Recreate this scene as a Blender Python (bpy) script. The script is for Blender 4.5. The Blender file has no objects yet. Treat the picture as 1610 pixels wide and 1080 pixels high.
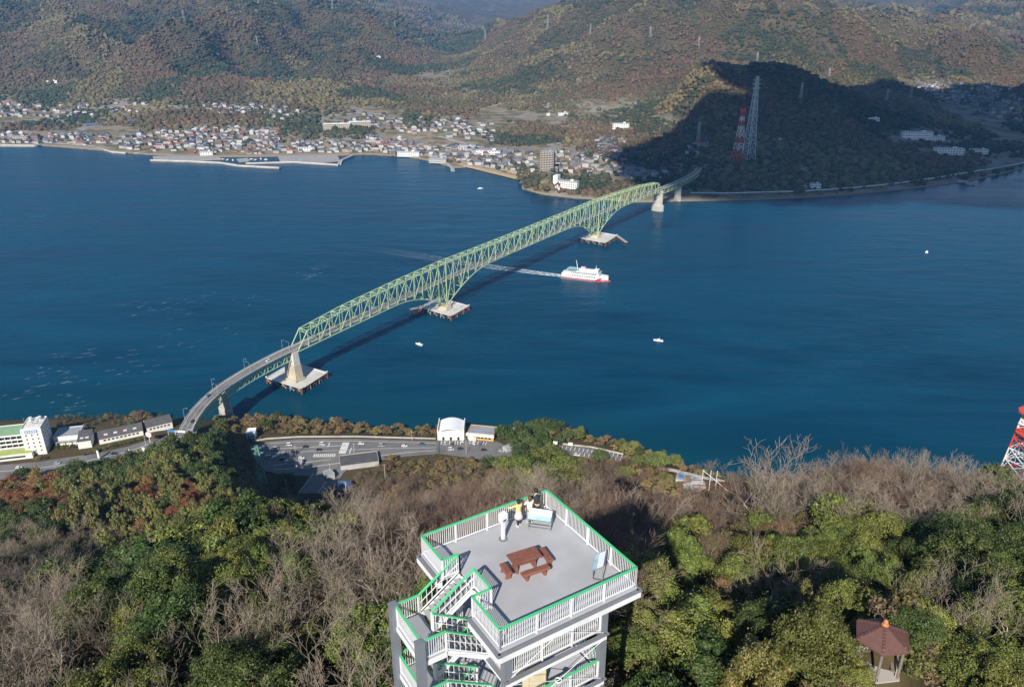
import bpy, math, random
import numpy as np
from mathutils import Vector, Matrix

random.seed(7)
rs = np.random.default_rng(11)
scene = bpy.context.scene
COL = scene.collection
R = math.radians

# ------------------------------------------------------------------ camera
CAM_H = 308.0
PITCH = R(23.69)
FPX = 1252.0
cam_data = bpy.data.cameras.new("camera")
cam_data.sensor_fit = 'HORIZONTAL'
cam_data.sensor_width = 36.0
cam_data.lens = FPX / 1610.0 * 36.0
cam_data.clip_start = 0.5
cam_data.clip_end = 60000.0
cam = bpy.data.objects.new("camera", cam_data)
cam.location = (0, 0, CAM_H)
cam.rotation_euler = (math.pi / 2 - PITCH, 0, 0)
COL.objects.link(cam)
scene.camera = cam

# ------------------------------------------------------------------ sky and sun
SUN_EL, SUN_AZ = R(34.0), R(195.0)          # azimuth measured clockwise from +Y
world = bpy.data.worlds.new("World")
scene.world = world
world.use_nodes = True
wn = world.node_tree
for n in list(wn.nodes):
    wn.nodes.remove(n)
sky = wn.nodes.new('ShaderNodeTexSky')
sky.sky_type = 'NISHITA'
sky.sun_disc = False
sky.sun_elevation = SUN_EL
sky.sun_rotation = SUN_AZ
sky.altitude = 50
sky.air_density = 1.0
sky.dust_density = 0.0
sky.ozone_density = 3.5
bg = wn.nodes.new('ShaderNodeBackground')
bg.inputs['Strength'].default_value = 0.09
wo = wn.nodes.new('ShaderNodeOutputWorld')
wn.links.new(sky.outputs[0], bg.inputs[0])
wn.links.new(bg.outputs[0], wo.inputs[0])

sun_data = bpy.data.lights.new("sun", 'SUN')
sun_data.energy = 5.0
sun_data.angle = R(0.53)
sun_data.color = (1.0, 0.93, 0.82)
sun = bpy.data.objects.new("sun", sun_data)
SUN_DIR = Vector((math.sin(SUN_AZ) * math.cos(SUN_EL), math.cos(SUN_AZ) * math.cos(SUN_EL), math.sin(SUN_EL)))
sun.rotation_euler = SUN_DIR.to_track_quat('Z', 'Y').to_euler()
sun.location = (0, -100, 600)
COL.objects.link(sun)

vs = scene.view_settings
scene.display_settings.display_device = 'sRGB'
vs.view_transform = 'Standard'
vs.look = 'None'
vs.exposure = 0.44
vs.gamma = 1.0
vs.use_curve_mapping = False

cy = scene.cycles
cy.use_denoising = True
cy.denoiser = 'OPENIMAGEDENOISE'
cy.denoising_input_passes = 'RGB_ALBEDO_NORMAL'
cy.denoising_prefilter = 'ACCURATE'
cy.max_bounces = 5
cy.diffuse_bounces = 2
cy.glossy_bounces = 2
cy.transmission_bounces = 3
cy.transparent_max_bounces = 6
cy.volume_bounces = 1
cy.use_adaptive_sampling = True
cy.adaptive_threshold = 0.01
cy.caustics_reflective = False
cy.caustics_refractive = False

# ------------------------------------------------------------------ pixel to place
CT, ST = math.cos(PITCH), math.sin(PITCH)
def rays(u, v):
    a = (np.asarray(u, float) - 805) / FPX
    b = (540 - np.asarray(v, float)) / FPX
    return np.stack(np.broadcast_arrays(a, CT + b * ST, -ST + b * CT), -1)
def at(u, v, z):
    """place where the line of sight of a photo pixel meets height z"""
    r = rays(u, v)
    t = (z - CAM_H) / r[2]
    return (r[0] * t, r[1] * t, z)
def at_y(u, v, y):
    r = rays(u, v)
    t = y / r[1]
    return (r[0] * t, y, CAM_H + r[2] * t)
def project(x, y, z):
    z = z - CAM_H
    d = y * CT - z * ST
    return 805 + FPX * x / d, 540 - FPX * (z * CT + y * ST) / d

# ------------------------------------------------------------------ mesh helpers
class MB:
    """collects shapes for one mesh"""
    def __init__(s):
        s.v, s.f, s.m, s.uv = [], [], [], None
    def add(s, vs_, fs_, mi=0):
        o = len(s.v)
        s.v.extend([tuple(p) for p in vs_])
        s.f.extend([tuple(i + o for i in f) for f in fs_])
        s.m.extend([mi] * len(fs_))
        return s
    def box(s, c, size, rz=0.0, mi=0, taper=1.0):
        hx, hy, hz = size[0] / 2, size[1] / 2, size[2] / 2
        P = []
        for z, k in ((-hz, 1), (hz, taper)):
            for x, y in ((-hx, -hy), (hx, -hy), (hx, hy), (-hx, hy)):
                P.append((x * k, y * k, z))
        ca, sa = math.cos(rz), math.sin(rz)
        P = [(c[0] + x * ca - y * sa, c[1] + x * sa + y * ca, c[2] + z) for x, y, z in P]
        return s.add(P, [(3, 2, 1, 0), (4, 5, 6, 7), (0, 1, 5, 4), (1, 2, 6, 5), (2, 3, 7, 6), (3, 0, 4, 7)], mi)
    def bar(s, p, q, w, h=None, mi=0, up=(0, 0, 1)):
        """rectangular bar from p to q, w wide sideways and h deep"""
        h = w if h is None else h
        p, q = Vector(p), Vector(q)
        d = (q - p)
        if d.length < 1e-6:
            return s
        d.normalize()
        U = Vector(up)
        if abs(d.dot(U)) > 0.98:
            U = Vector((1, 0, 0))
        sd = d.cross(U).normalized() * (w / 2)
        un = sd.cross(d).normalized() * (h / 2)
        P = [p - sd - un, p + sd - un, p + sd + un, p - sd + un, q - sd - un, q + sd - un, q + sd + un, q - sd + un]
        return s.add(P, [(0, 1, 2, 3), (7, 6, 5, 4), (4, 5, 1, 0), (5, 6, 2, 1), (6, 7, 3, 2), (7, 4, 0, 3)], mi)
    def tube(s, p, q, r1, r2=None, n=6, mi=0, caps=True):
        r2 = r1 if r2 is None else r2
        p, q = Vector(p), Vector(q)
        d = (q - p).normalized()
        U = Vector((0, 0, 1)) if abs(d.z) < 0.95 else Vector((1, 0, 0))
        a = d.cross(U).normalized(); b = a.cross(d)
        P = []
        for c, r in ((p, r1), (q, r2)):
            for i in range(n):
                t = 2 * math.pi * i / n
                P.append(c + a * (r * math.cos(t)) + b * (r * math.sin(t)))
        F = [(i, i + n, (i + 1) % n + n, (i + 1) % n) for i in range(n)]
        if caps:
            F += [tuple(range(n)), tuple(reversed(range(n, 2 * n)))]
        return s.add(P, F, mi)
    def prism(s, poly, z0, z1, mi=0):
        n = len(poly)
        ar = sum(poly[i][0] * poly[(i + 1) % n][1] - poly[(i + 1) % n][0] * poly[i][1] for i in range(n))
        if ar < 0:
            poly = list(reversed(poly))
        P = [(x, y, z0) for x, y in poly] + [(x, y, z1) for x, y in poly]
        F = [tuple(reversed(range(n))), tuple(range(n, 2 * n))] + [(i, (i + 1) % n, (i + 1) % n + n, i + n) for i in range(n)]
        return s.add(P, F, mi)
    def loft(s, rings, mi=0, cap=True):
        n = len(rings[0]); P = [p for r in rings for p in r]; F = []
        for k in range(len(rings) - 1):
            for i in range(n):
                j = (i + 1) % n
                F.append((k * n + i, k * n + j, (k + 1) * n + j, (k + 1) * n + i))
        if cap:
            F += [tuple(reversed(range(n))), tuple(range((len(rings) - 1) * n, len(rings) * n))]
        return s.add(P, F, mi)
    def lathe(s, prof, c=(0, 0, 0), n=12, mi=0):
        return s.loft([[(c[0] + r * math.cos(2 * math.pi * i / n), c[1] + r * math.sin(2 * math.pi * i / n), c[2] + z) for i in range(n)] for r, z in prof], mi)
    def mesh(s, name, mats, smooth=False):
        me = bpy.data.meshes.new(name)
        me.from_pydata(s.v, [], s.f)
        for m in (mats if isinstance(mats, (list, tuple)) else [mats]):
            me.materials.append(m)
        if any(s.m):
            me.polygons.foreach_set('material_index', s.m)
        if smooth:
            me.polygons.foreach_set('use_smooth', [True] * len(me.polygons))
        me.update()
        return me
    def build(s, name, mats, parent=None, loc=None, smooth=False):
        return link(name, s.mesh(name, mats, smooth), parent, loc)

def link(name, data, parent=None, loc=None, rz=0.0):
    o = bpy.data.objects.new(name, data)
    COL.objects.link(o)
    if parent is not None:
        o.parent = parent
    if loc is not None:
        o.location = loc
    if rz:
        o.rotation_euler = (0, 0, rz)
    return o
def tag(o, label=None, cat=None, group=None, kind=None):
    if label: o['label'] = label
    if cat: o['category'] = cat
    if group: o['group'] = group
    if kind: o['kind'] = kind
    return o
def thing(name, loc, label, cat, group=None, rz=0.0):
    return tag(link(name, None, None, loc, rz), label, cat, group)
def copy_tree(o, parent=None):
    c = o.copy()
    COL.objects.link(c)
    c.parent = parent
    for ch in KIDS.get(o.name, list(o.children)):
        copy_tree(ch, c)
    return c
KIDS = {}
def np_mesh(name, verts, faces, mats, smooth=False):
    """fast mesh from numpy arrays; faces all of one size (m,k)"""
    me = bpy.data.meshes.new(name)
    verts = np.ascontiguousarray(verts, dtype=np.float32); faces = np.ascontiguousarray(faces, dtype=np.int32)
    m, k = faces.shape
    me.vertices.add(len(verts)); me.vertices.foreach_set('co', verts.ravel())
    me.loops.add(m * k); me.loops.foreach_set('vertex_index', faces.ravel())
    me.polygons.add(m)
    me.polygons.foreach_set('loop_start', np.arange(0, m * k, k, dtype=np.int32))
    me.polygons.foreach_set('loop_total', np.full(m, k, dtype=np.int32))
    if smooth:
        me.polygons.foreach_set('use_smooth', np.ones(m, dtype=bool))
    for x in (mats if isinstance(mats, (list, tuple)) else [mats]):
        me.materials.append(x)
    me.update(calc_edges=True)
    me.validate()
    return me

# ------------------------------------------------------------------ value noise
_perm = np.random.default_rng(5).random((256, 256))
def vnoise(x, y):
    xi = np.floor(x).astype(int); yi = np.floor(y).astype(int)
    fx = x - xi; fy = y - yi
    fx = fx * fx * (3 - 2 * fx); fy = fy * fy * (3 - 2 * fy)
    g = lambda a, b: _perm[a & 255, b & 255]
    return (g(xi, yi) * (1 - fx) + g(xi + 1, yi) * fx) * (1 - fy) + (g(xi, yi + 1) * (1 - fx) + g(xi + 1, yi + 1) * fx) * fy
def fbm(x, y, oct=4):
    s = 0; a = .5
    for k in range(oct):
        s = s + a * vnoise(x + 17.3 * k, y - 9.1 * k); x = x * 2.03; y = y * 2.03; a *= .5
    return s / (1 - .5 ** oct)
def sstep(a, b, x):
    t = np.clip((x - a) / (b - a), 0, 1)
    return t * t * (3 - 2 * t)

# ------------------------------------------------------------------ materials
def new_mat(name):
    m = bpy.data.materials.new(name)
    m.use_nodes = True
    nt = m.node_tree
    return m, nt, nt.nodes['Principled BSDF']
def N(nt, t, **kw):
    n = nt.nodes.new(t)
    for k, v in kw.items():
        setattr(n, k, v)
    return n
def mat(name, col, rough=0.6, var=0.12, scale=4.0, metal=0.0, bump=0.0, spec=0.5, dirt=None, dirt_amt=0.5, detail=4.0):
    """painted or mineral surface: base colour broken up by noise, optional dirt colour and fine relief"""
    m, nt, b = new_mat(name)
    b.inputs['Roughness'].default_value = rough
    b.inputs['Metallic'].default_value = metal
    b.inputs['Specular IOR Level'].default_value = spec
    tc = N(nt, 'ShaderNodeTexCoord')
    no = N(nt, 'ShaderNodeTexNoise'); no.inputs['Scale'].default_value = scale; no.inputs['Detail'].default_value = detail
    nt.links.new(tc.outputs['Object'], no.inputs['Vector'])
    rp = N(nt, 'ShaderNodeValToRGB')
    c = np.array(col[:3])
    rp.color_ramp.elements[0].position = .3; rp.color_ramp.elements[1].position = .7
    rp.color_ramp.elements[0].color = (*np.clip(c * (1 - var), 0, 1), 1)
    rp.color_ramp.elements[1].color = (*np.clip(c * (1 + var), 0, 1), 1)
    nt.links.new(no.outputs['Fac'], rp.inputs['Fac'])
    out = rp.outputs['Color']
    if dirt is not None:
        n2 = N(nt, 'ShaderNodeTexNoise'); n2.inputs['Scale'].default_value = scale * .35; n2.inputs['Detail'].default_value = 6
        nt.links.new(tc.outputs['Object'], n2.inputs['Vector'])
        r2 = N(nt, 'ShaderNodeMapRange'); r2.inputs[1].default_value = .48; r2.inputs[2].default_value = .72; r2.inputs[4].default_value = dirt_amt
        nt.links.new(n2.outputs['Fac'], r2.inputs[0])
        mx = N(nt, 'ShaderNodeMix', data_type='RGBA')
        nt.links.new(r2.outputs[0], mx.inputs['Factor'])
        nt.links.new(out, mx.inputs[6]); mx.inputs[7].default_value = (*dirt, 1)
        out = mx.outputs[2]
    nt.links.new(out, b.inputs['Base Color'])
    if bump > 0:
        bp = N(nt, 'ShaderNodeBump'); bp.inputs['Strength'].default_value = bump; bp.inputs['Distance'].default_value = .05
        nt.links.new(no.outputs['Fac'], bp.inputs['Height'])
        nt.links.new(bp.outputs[0], b.inputs['Normal'])
    return m
def leaf_mat(name, c1, c2, c3=None, rough=0.45, attr=None, spec=.5, transl=0.0):
    """leaves: colour varies from leaf to leaf and from tree to tree"""
    m, nt, b = new_mat(name)
    b.inputs['Roughness'].default_value = rough
    b.inputs['Specular IOR Level'].default_value = spec
    ge = N(nt, 'ShaderNodeNewGeometry')
    oi = N(nt, 'ShaderNodeObjectInfo')
    rp = N(nt, 'ShaderNodeValToRGB')
    e = rp.color_ramp.elements
    e[0].color = (*c1, 1); e[1].color = (*c2, 1)
    if c3 is not None:
        x = e.new(.88); x.color = (*c3, 1); e[1].position = .8; e[2].position = .95
        e[1].color = (*c2, 1); e[2].color = (*c3, 1)
    nt.links.new(ge.outputs['Random Per Island'], rp.inputs['Fac'])
    hs = N(nt, 'ShaderNodeHueSaturation')
    mh = N(nt, 'ShaderNodeMapRange'); mh.inputs[3].default_value = .47; mh.inputs[4].default_value = .53
    mv = N(nt, 'ShaderNodeMapRange'); mv.inputs[3].default_value = .7; mv.inputs[4].default_value = 1.3
    nt.links.new(oi.outputs['Random'], mh.inputs[0])
    ml = N(nt, 'ShaderNodeMath', operation='FRACT'); m7 = N(nt, 'ShaderNodeMath', operation='MULTIPLY'); m7.inputs[1].default_value = 7.31
    nt.links.new(oi.outputs['Random'], m7.inputs[0]); nt.links.new(m7.outputs[0], ml.inputs[0]); nt.links.new(ml.outputs[0], mv.inputs[0])
    nt.links.new(mh.outputs[0], hs.inputs['Hue']); nt.links.new(mv.outputs[0], hs.inputs['Value'])
    nt.links.new(rp.outputs['Color'], hs.inputs['Color'])
    nt.links.new(hs.outputs[0], b.inputs['Base Color'])
    if transl > 0:
        tr = N(nt, 'ShaderNodeBsdfTranslucent'); ms = N(nt, 'ShaderNodeMixShader'); ms.inputs[0].default_value = transl
        nt.links.new(hs.outputs[0], tr.inputs[0]); nt.links.new(b.outputs[0], ms.inputs[1]); nt.links.new(tr.outputs[0], ms.inputs[2])
        nt.links.new(ms.outputs[0], nt.nodes['Material Output'].inputs[0])
    return m
# ================================================================== LAND
class RBF:
    """smooth surface through control points, in (azimuth, log distance) so that near and far detail scale alike"""
    def __init__(s, pts, off=0.0, c2=.004, lam=1e-4):
        s.off, s.c2 = off, c2
        P = np.array([(x / (y + off) * 2.2, math.log(y + off)) for x, y, z in pts]); Z = np.array([z for *_, z in pts])
        s.P = P
        n = len(P)
        K = s.k(P, P) + lam * np.eye(n)
        A = np.zeros((n + 3, n + 3)); A[:n, :n] = K
        Q = np.c_[np.ones(n), P]; A[:n, n:] = Q; A[n:, :n] = Q.T
        w = np.linalg.solve(A, np.r_[Z, 0, 0, 0]); s.w, s.c = w[:n], w[n:]
    def k(s, a, b):
        return np.sqrt(((a[:, None] - b[None]) ** 2).sum(-1) + s.c2)
    def __call__(s, x, y):
        x = np.asarray(x, float); y = np.maximum(np.asarray(y, float), 2.0)
        sh = np.broadcast(x, y).shape
        x = np.broadcast_to(x, sh).ravel(); y = np.broadcast_to(y, sh).ravel()
        o = np.empty(len(x))
        for i in range(0, len(x), 40000):
            yo = y[i:i + 40000] + s.off
            q = np.c_[x[i:i + 40000] / yo * 2.2, np.log(yo)]
            o[i:i + 40000] = s.k(q, s.P) @ s.w + s.c[0] + q @ s.c[1:]
        return o.reshape(sh)

# --- far shore: where the water ends, from photo pixels on the water plane
COAST2 = [(-500, 222), (-200, 226), (0, 229), (62, 229), (150, 236), (200, 241), (240, 244), (300, 247), (420, 246.5), (540, 244.5), (575, 243), (640, 247), (680, 254), (712, 264), (735, 263), (770, 272), (815, 282),
          (822, 297), (850, 305), (905, 312), (950, 314), (1000, 318), (1080, 316), (1200, 314), (1330, 307), (1440, 296), (1520, 285), (1560, 277), (1610, 265), (1800, 240), (2200, 200)]
_c2 = np.array([at(u, v, 0)[:2] for u, v in COAST2]); _c2A = _c2[:, 0] / _c2[:, 1]; _c2Y = _c2[:, 1]
_o = np.argsort(_c2A); _c2A, _c2Y = _c2A[_o], _c2Y[_o]
def coast2(A): return np.interp(A, _c2A, _c2Y)

def PZ(u, v, z): return at(u, v, z)
def PY(u, v, y): return at_y(u, v, y)
C2 = []
for u, v in COAST2[2:-2]:
    x, y, _ = at(u, v, 0); C2 += [(x, y, 2.5), (x * .93, y * .93, 2)]
C2 += [PZ(u, v, z) for u, v, z in [
    (-150, 205, 6), (0, 205, 6), (120, 210, 6), (250, 215, 6), (400, 225, 5), (480, 215, 7), (620, 228, 6), (700, 240, 6), (780, 255, 6), (900, 265, 8),
    (0, 175, 18), (60, 150, 34), (200, 190, 16), (200, 165, 28), (300, 150, 48), (340, 185, 25), (420, 170, 34), (460, 190, 22), (545, 205, 22), (560, 180, 26), (640, 190, 20), (620, 160, 30), (700, 195, 22), (600, 140, 40),
    (850, 235, 12), (950, 230, 22), (1000, 215, 32), (1075, 186, 50), (1000, 250, 14), (1050, 275, 12), (960, 278, 10),
    (1450, 130, 28), (1550, 170, 14), (1610, 140, 20), (1500, 150, 20), (1560, 200, 8), (1610, 190, 9), (1700, 160, 15), (1580, 235, 6), (1610, 220, 7),
    (840, 285, 10), (860, 283, 16), (885, 287, 9)]]
C2 += [PY(u, v, y) for u, v, y in [
    (-200, 120, 2700), (0, 120, 2650), (0, 100, 2850), (0, 60, 3200), (0, 20, 3600), (0, -20, 4100), (-200, 20, 3600),
    (130, 60, 2950), (100, 20, 3450), (200, 115, 2600), (220, 60, 3150), (250, 25, 3700), (300, 120, 2620), (330, 70, 3000), (330, 20, 3800), (330, -15, 4500),
    (450, 110, 2750), (430, 70, 3250), (450, 30, 4000), (480, 14, 4600), (520, 130, 2520), (510, 105, 2720), (560, 90, 3100), (560, 50, 3900), (590, 36, 4700), (545, 22, 5200),
    (600, 110, 3050), (640, 85, 3700), (680, 70, 4500), (740, 48, 6000), (700, 35, 7000), (640, 40, 5200), (620, 15, 8000), (740, 20, 9200), (850, 18, 9200), (740, -4, 11500), (600, -14, 11500), (880, -4, 11500), (400, -30, 9000),
    (670, 150, 2560), (640, 130, 2750), (720, 110, 3300), (715, 84, 4200), (790, 68, 4100), (860, 46, 4000), (950, 14, 3850), (1080, -60, 3700), (1180, 8, 3900), (1240, 22, 3900), (1290, 36, 3900), (1400, 74, 3500), (1480, 86, 3250), (1565, 98, 2980),
    (800, 200, 2150), (800, 150, 2500), (800, 100, 3050), (900, 190, 2150), (900, 150, 2420), (900, 100, 2850), (900, 60, 3350), (1000, 170, 2230), (1000, 120, 2600), (1000, 70, 3000), (1000, 30, 3400),
    (1090, 150, 2330), (1100, 90, 2780), (1100, 40, 3200), (1200, 80, 2850), (1200, 40, 3250), (1300, 100, 2800), (1300, 55, 3250), (1400, 110, 2800), (1500, 115, 2780),
    (1100, 124, 1960), (1150, 118, 1980), (1200, 109, 2000), (1245, 111, 2020), (1300, 130, 2060), (1350, 143, 2080), (1400, 160, 2080), (1450, 172, 2030), (1500, 192, 1970), (1560, 212, 1880),
    (1100, 160, 1800), (1150, 180, 1740), (1200, 200, 1660), (1250, 190, 1700), (1300, 200, 1690), (1400, 210, 1740), (1110, 230, 1560), (1160, 252, 1490), (1200, 255, 1480), (1300, 250, 1500), (1380, 250, 1530), (1460, 238, 1630), (1530, 235, 1680),
    (1590, 152, 2300), (1640, 150, 2250), (1620, 180, 2150),
    (1300, 24, 6800), (1360, 24, 6600), (1330, 2, 11500), (1430, 2, 11500), (1420, 50, 4600), (1500, 40, 4900), (1500, 10, 6200), (1600, 95, 3500), (1610, 45, 4500), (1610, -10, 5800), (1750, 60, 4000)]]
C2 += [(x, y, z) for x, y, z in [(880, 2450, 45), (1000, 2400, 40), (620, 2350, 70), (1150, 2350, 25), (0, 5200, 120), (700, 5200, 120), (300, 6000, 90), (1700, 7500, 200), (2500, 7500, 330), (-2500, 6500, 300), (-1200, 6000, 200), (3000, 12000, 420), (0, 13500, 330), (-5000, 12000, 380), (5000, 12500, 400), (1200, 12000, 340), (-1500, 12500, 300)]]
_r2 = RBF(C2)
def h2(x, y):
    x = np.asarray(x, float); y = np.asarray(y, float)
    d = y - coast2(x / y)
    z = _r2(x, y)
    far = sstep(14, 130, z) * sstep(60, 300, d)
    w = 1 + .35 * sstep(4000, 8000, y)
    wx = x + 120 * (fbm(x / 500, y / 500, 3) - .5); wy = y + 120 * (fbm(x / 500 + 31, y / 500, 3) - .5)
    r1 = 1 - np.abs(2 * fbm(wx / 700 / w, wy / 700 / w, 3) - 1)
    r2 = 1 - np.abs(2 * fbm(wx / 260 + 9, wy / 260, 3) - 1)
    k1 = .45 + .55 * sstep(2150, 2700, y)
    z = z + far * k1 * ((r1 - .74) * 310 + (r2 - .72) * 120)
    z = np.maximum(z, 2.6 + .004 * np.maximum(d, 0))
    sh = np.where(d > 0, 1.0, np.clip(1 + d / 6.0, 0, 1))
    return np.where(d > -6, -2 + (z + 2) * sh, -4.0)

# --- near island
COAST1 = [(-500, 655), (-200, 655), (0, 655), (250, 653), (300, 650), (330, 655), (365, 657), (420, 656), (470, 657), (560, 664), (640, 672), (700, 664), (800, 668), (860, 676), (900, 688), (960, 700), (1000, 712), (1070, 726), (1130, 740), (1300, 752), (1610, 764), (1900, 770), (2300, 775)]
_c1 = np.array([at(u, v, 0)[:2] for u, v in COAST1]); _c1A = _c1[:, 0] / _c1[:, 1]; _c1Y = _c1[:, 1]
def coast1(A): return np.interp(A, _c1A, _c1Y)
ROADZ = 11.0
C1 = []
for u, v in COAST1:
    x, y, _ = at(u, v, 0); C1 += [(x, y, 1.5)]
C1 += [PZ(u, v, ROADZ) for u, v in [(-100, 760), (0, 745), (0, 725), (60, 735), (120, 730), (180, 715), (240, 700), (230, 690), (430, 715), (470, 735), (480, 700), (540, 740), (560, 700), (620, 725), (640, 700), (700, 715), (700, 695), (760, 712), (800, 705),
                                    (860, 702), (900, 712), (950, 720), (980, 722), (0, 700), (100, 690), (180, 690), (500, 765), (420, 760), (545, 775)]]
C1 += [PZ(285, 690, 27), PZ(300, 684, 26), PZ(355, 672, 10)]
def G(u, v, y, drop=6.0):                      # ground under a canopy seen at this pixel and distance
    x, yy, z = at_y(u, v, y); return (x, yy, z - drop)
C1 += [G(*a) for a in [
    (100, 1050, 41), (100, 960, 53), (20, 910, 74, 10.5), (200, 872, 80, 10), (320, 832, 92, 9.5), (450, 788, 112, 9), (-150, 1000, 60), (-200, 940, 80),
    (300, 1060, 40), (300, 960, 52), (300, 890, 66), (450, 1060, 40), (450, 960, 52), (450, 880, 66), (550, 820, 86), (560, 790, 104, 8),
    (700, 800, 96), (700, 780, 125, 8), (800, 790, 105), (760, 750, 170), (850, 745, 175), (920, 745, 180), (850, 715, 215), (900, 790, 100), (1000, 800, 92), (1000, 768, 130, 8), (1060, 772, 140, 10), (1100, 778, 120, 10),
    (1150, 772, 116, 9), (1230, 762, 112), (1300, 764, 112), (1380, 762, 112), (1450, 764, 110), (1550, 770, 106), (1650, 780, 102), (1800, 790, 100),
    (1100, 850, 76), (1200, 850, 76), (1300, 850, 76), (1400, 850, 76), (1500, 850, 74), (1610, 850, 72), (1100, 950, 54), (1250, 950, 54), (1400, 950, 54), (1550, 940, 54), (1700, 950, 52),
    (1050, 1050, 42), (1200, 1060, 41), (1450, 1060, 41), (1600, 1060, 41), (1750, 1060, 42)]]
C1 += [G(*a, 7) for a in [
    (0, 850, 235), (100, 870, 225), (220, 850, 240), (330, 800, 265), (100, 800, 270), (200, 780, 300), (300, 770, 305), (100, 755, 345), (200, 745, 345), (300, 735, 350), (250, 715, 375), (320, 706, 395), (360, 730, 375), (30, 790, 300), (380, 775, 320), (0, 765, 365)]]
_gz = at_y(1390, 990, 43.5)
C1 += [(_gz[0] + a, _gz[1] + b, _gz[2] - 2.5) for a, b in ((0, 0), (2, 0), (-2, 0), (0, 2))]
C1 += [(x, y, z) for x, y, z in [(0.7, 30, 265), (0, 12, 267), (-20, 15, 265), (25, 15, 266), (0, 3, 266), (-5, 40, 263), (10, 45, 262),
    (-60, 190, 150), (-40, 260, 95), (-40, 340, 42), (-20, 400, 18), (30, 260, 110), (30, 340, 50), (60, 400, 18), (-70, 380, 20), (-110, 190, 140), (-110, 260, 85), (-110, 350, 40),
    (90, 180, 190), (110, 250, 120), (120, 330, 50), (130, 400, 16), (180, 190, 185), (200, 260, 110), (220, 340, 50), (240, 400, 15), (300, 220, 170), (320, 300, 80), (330, 400, 12), (400, 260, 120), (60, 140, 204),
    (-180, 150, 175), (-120, 145, 185), (-230, 190, 120), (-60, 140, 205)]]
_r1 = RBF(C1, 60.0)
ROAD_FLAT = [at(u, v, ROADZ)[:2] for u, v in [(-60, 745), (0, 728), (60, 726), (120, 722), (170, 712), (215, 702), (430, 715), (480, 715), (540, 712), (600, 708), (660, 706), (710, 702), (760, 704), (800, 708), (480, 740), (540, 735), (600, 730), (660, 720), (880, 705), (920, 710), (965, 718), (475, 760), (120, 690), (40, 700), (200, 685)]]
def h1(x, y):
    x = np.asarray(x, float); y = np.asarray(y, float)
    yy = np.maximum(y, 2.0)
    d = coast1(x / yy) - y
    z = _r1(x, yy)
    z = np.minimum(z, 266.5 - .12 * np.maximum(0, np.abs(x) - .62 * yy - 8) - .9 * np.maximum(0, np.abs(x) - .75 * yy - 14))
    z = z + 3.0 * (fbm(x / 23., y / 23., 3) - .5) * sstep(20, 60, z)
    w = np.zeros(np.broadcast(x, y).shape)
    for rx, ry in ROAD_FLAT:
        w = np.maximum(w, 1 - sstep(17, 34, np.hypot(x - rx, (y - ry))))
    z = z * (1 - w) + ROADZ * w
    sh = np.clip(d / 14., 0, 1)
    return np.where(d > -4, -2 + (z + 2) * sh, -5.0)

def hit(u, v, hf, y0, y1, n=900):
    """first meeting of sight lines with a terrain function"""
    u = np.atleast_1d(np.asarray(u, float)); v = np.atleast_1d(np.asarray(v, float))
    r = rays(u, v)
    ys = y0 * (y1 / y0) ** (np.arange(n) / (n - 1.0))
    out = np.full((len(u), 3), np.nan)
    for i in range(len(u)):
        t = ys / r[i, 1]
        zz = CAM_H + r[i, 2] * t
        g = hf(r[i, 0] * t, ys)
        k = np.nonzero(g >= zz)[0]
        if len(k):
            j = k[0]; out[i] = (r[i, 0] * t[j], ys[j], g[j])
    return out

def polar_grid(a0, a1, na, y0, y1, ny, hf, off=0.0):
    A = np.linspace(a0, a1, na); Y = y0 * (y1 / y0) ** np.linspace(0, 1, ny)
    AA, YY = np.meshgrid(A, Y); X = AA * (YY + off)
    Z = hf(X, YY)
    V = np.stack([X, YY, Z], -1).reshape(-1, 3)
    i = np.arange(na * ny).reshape(ny, na)
    Fq = np.stack([i[:-1, :-1], i[:-1, 1:], i[1:, 1:], i[1:, :-1]], -1).reshape(-1, 4)
    return V, Fq

# ground materials
def ground_mat(name, stops, scale, bump=.3):
    m, nt, b = new_mat(name)
    b.inputs['Roughness'].default_value = .95
    b.inputs['Specular IOR Level'].default_value = .1
    ge = N(nt, 'ShaderNodeNewGeometry')
    n1 = N(nt, 'ShaderNodeTexNoise'); n1.inputs['Scale'].default_value = scale; n1.inputs['Detail'].default_value = 8; n1.inputs['Roughness'].default_value = .65
    nt.links.new(ge.outputs['Position'], n1.inputs['Vector'])
    rp = N(nt, 'ShaderNodeValToRGB')
    e = rp.color_ramp.elements
    while len(e) < len(stops): e.new(.5)
    for k, (p, c) in enumerate(stops):
        e[k].position = p; e[k].color = (*c, 1)
    nt.links.new(n1.outputs['Fac'], rp.inputs['Fac'])
    nt.links.new(rp.outputs[0], b.inputs['Base Color'])
    if bump:
        bp = N(nt, 'ShaderNodeBump'); bp.inputs['Strength'].default_value = bump; bp.inputs['Distance'].default_value = .4
        nt.links.new(n1.outputs['Fac'], bp.inputs['Height']); nt.links.new(bp.outputs[0], b.inputs['Normal'])
    return m
M_FLOOR1 = ground_mat("forest_floor", [(.3, (.05, .038, .022)), (.5, (.085, .068, .035)), (.7, (.06, .06, .025))], .35)  # dark brown-green floor; shade for gaps between trees is put into the colour
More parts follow.
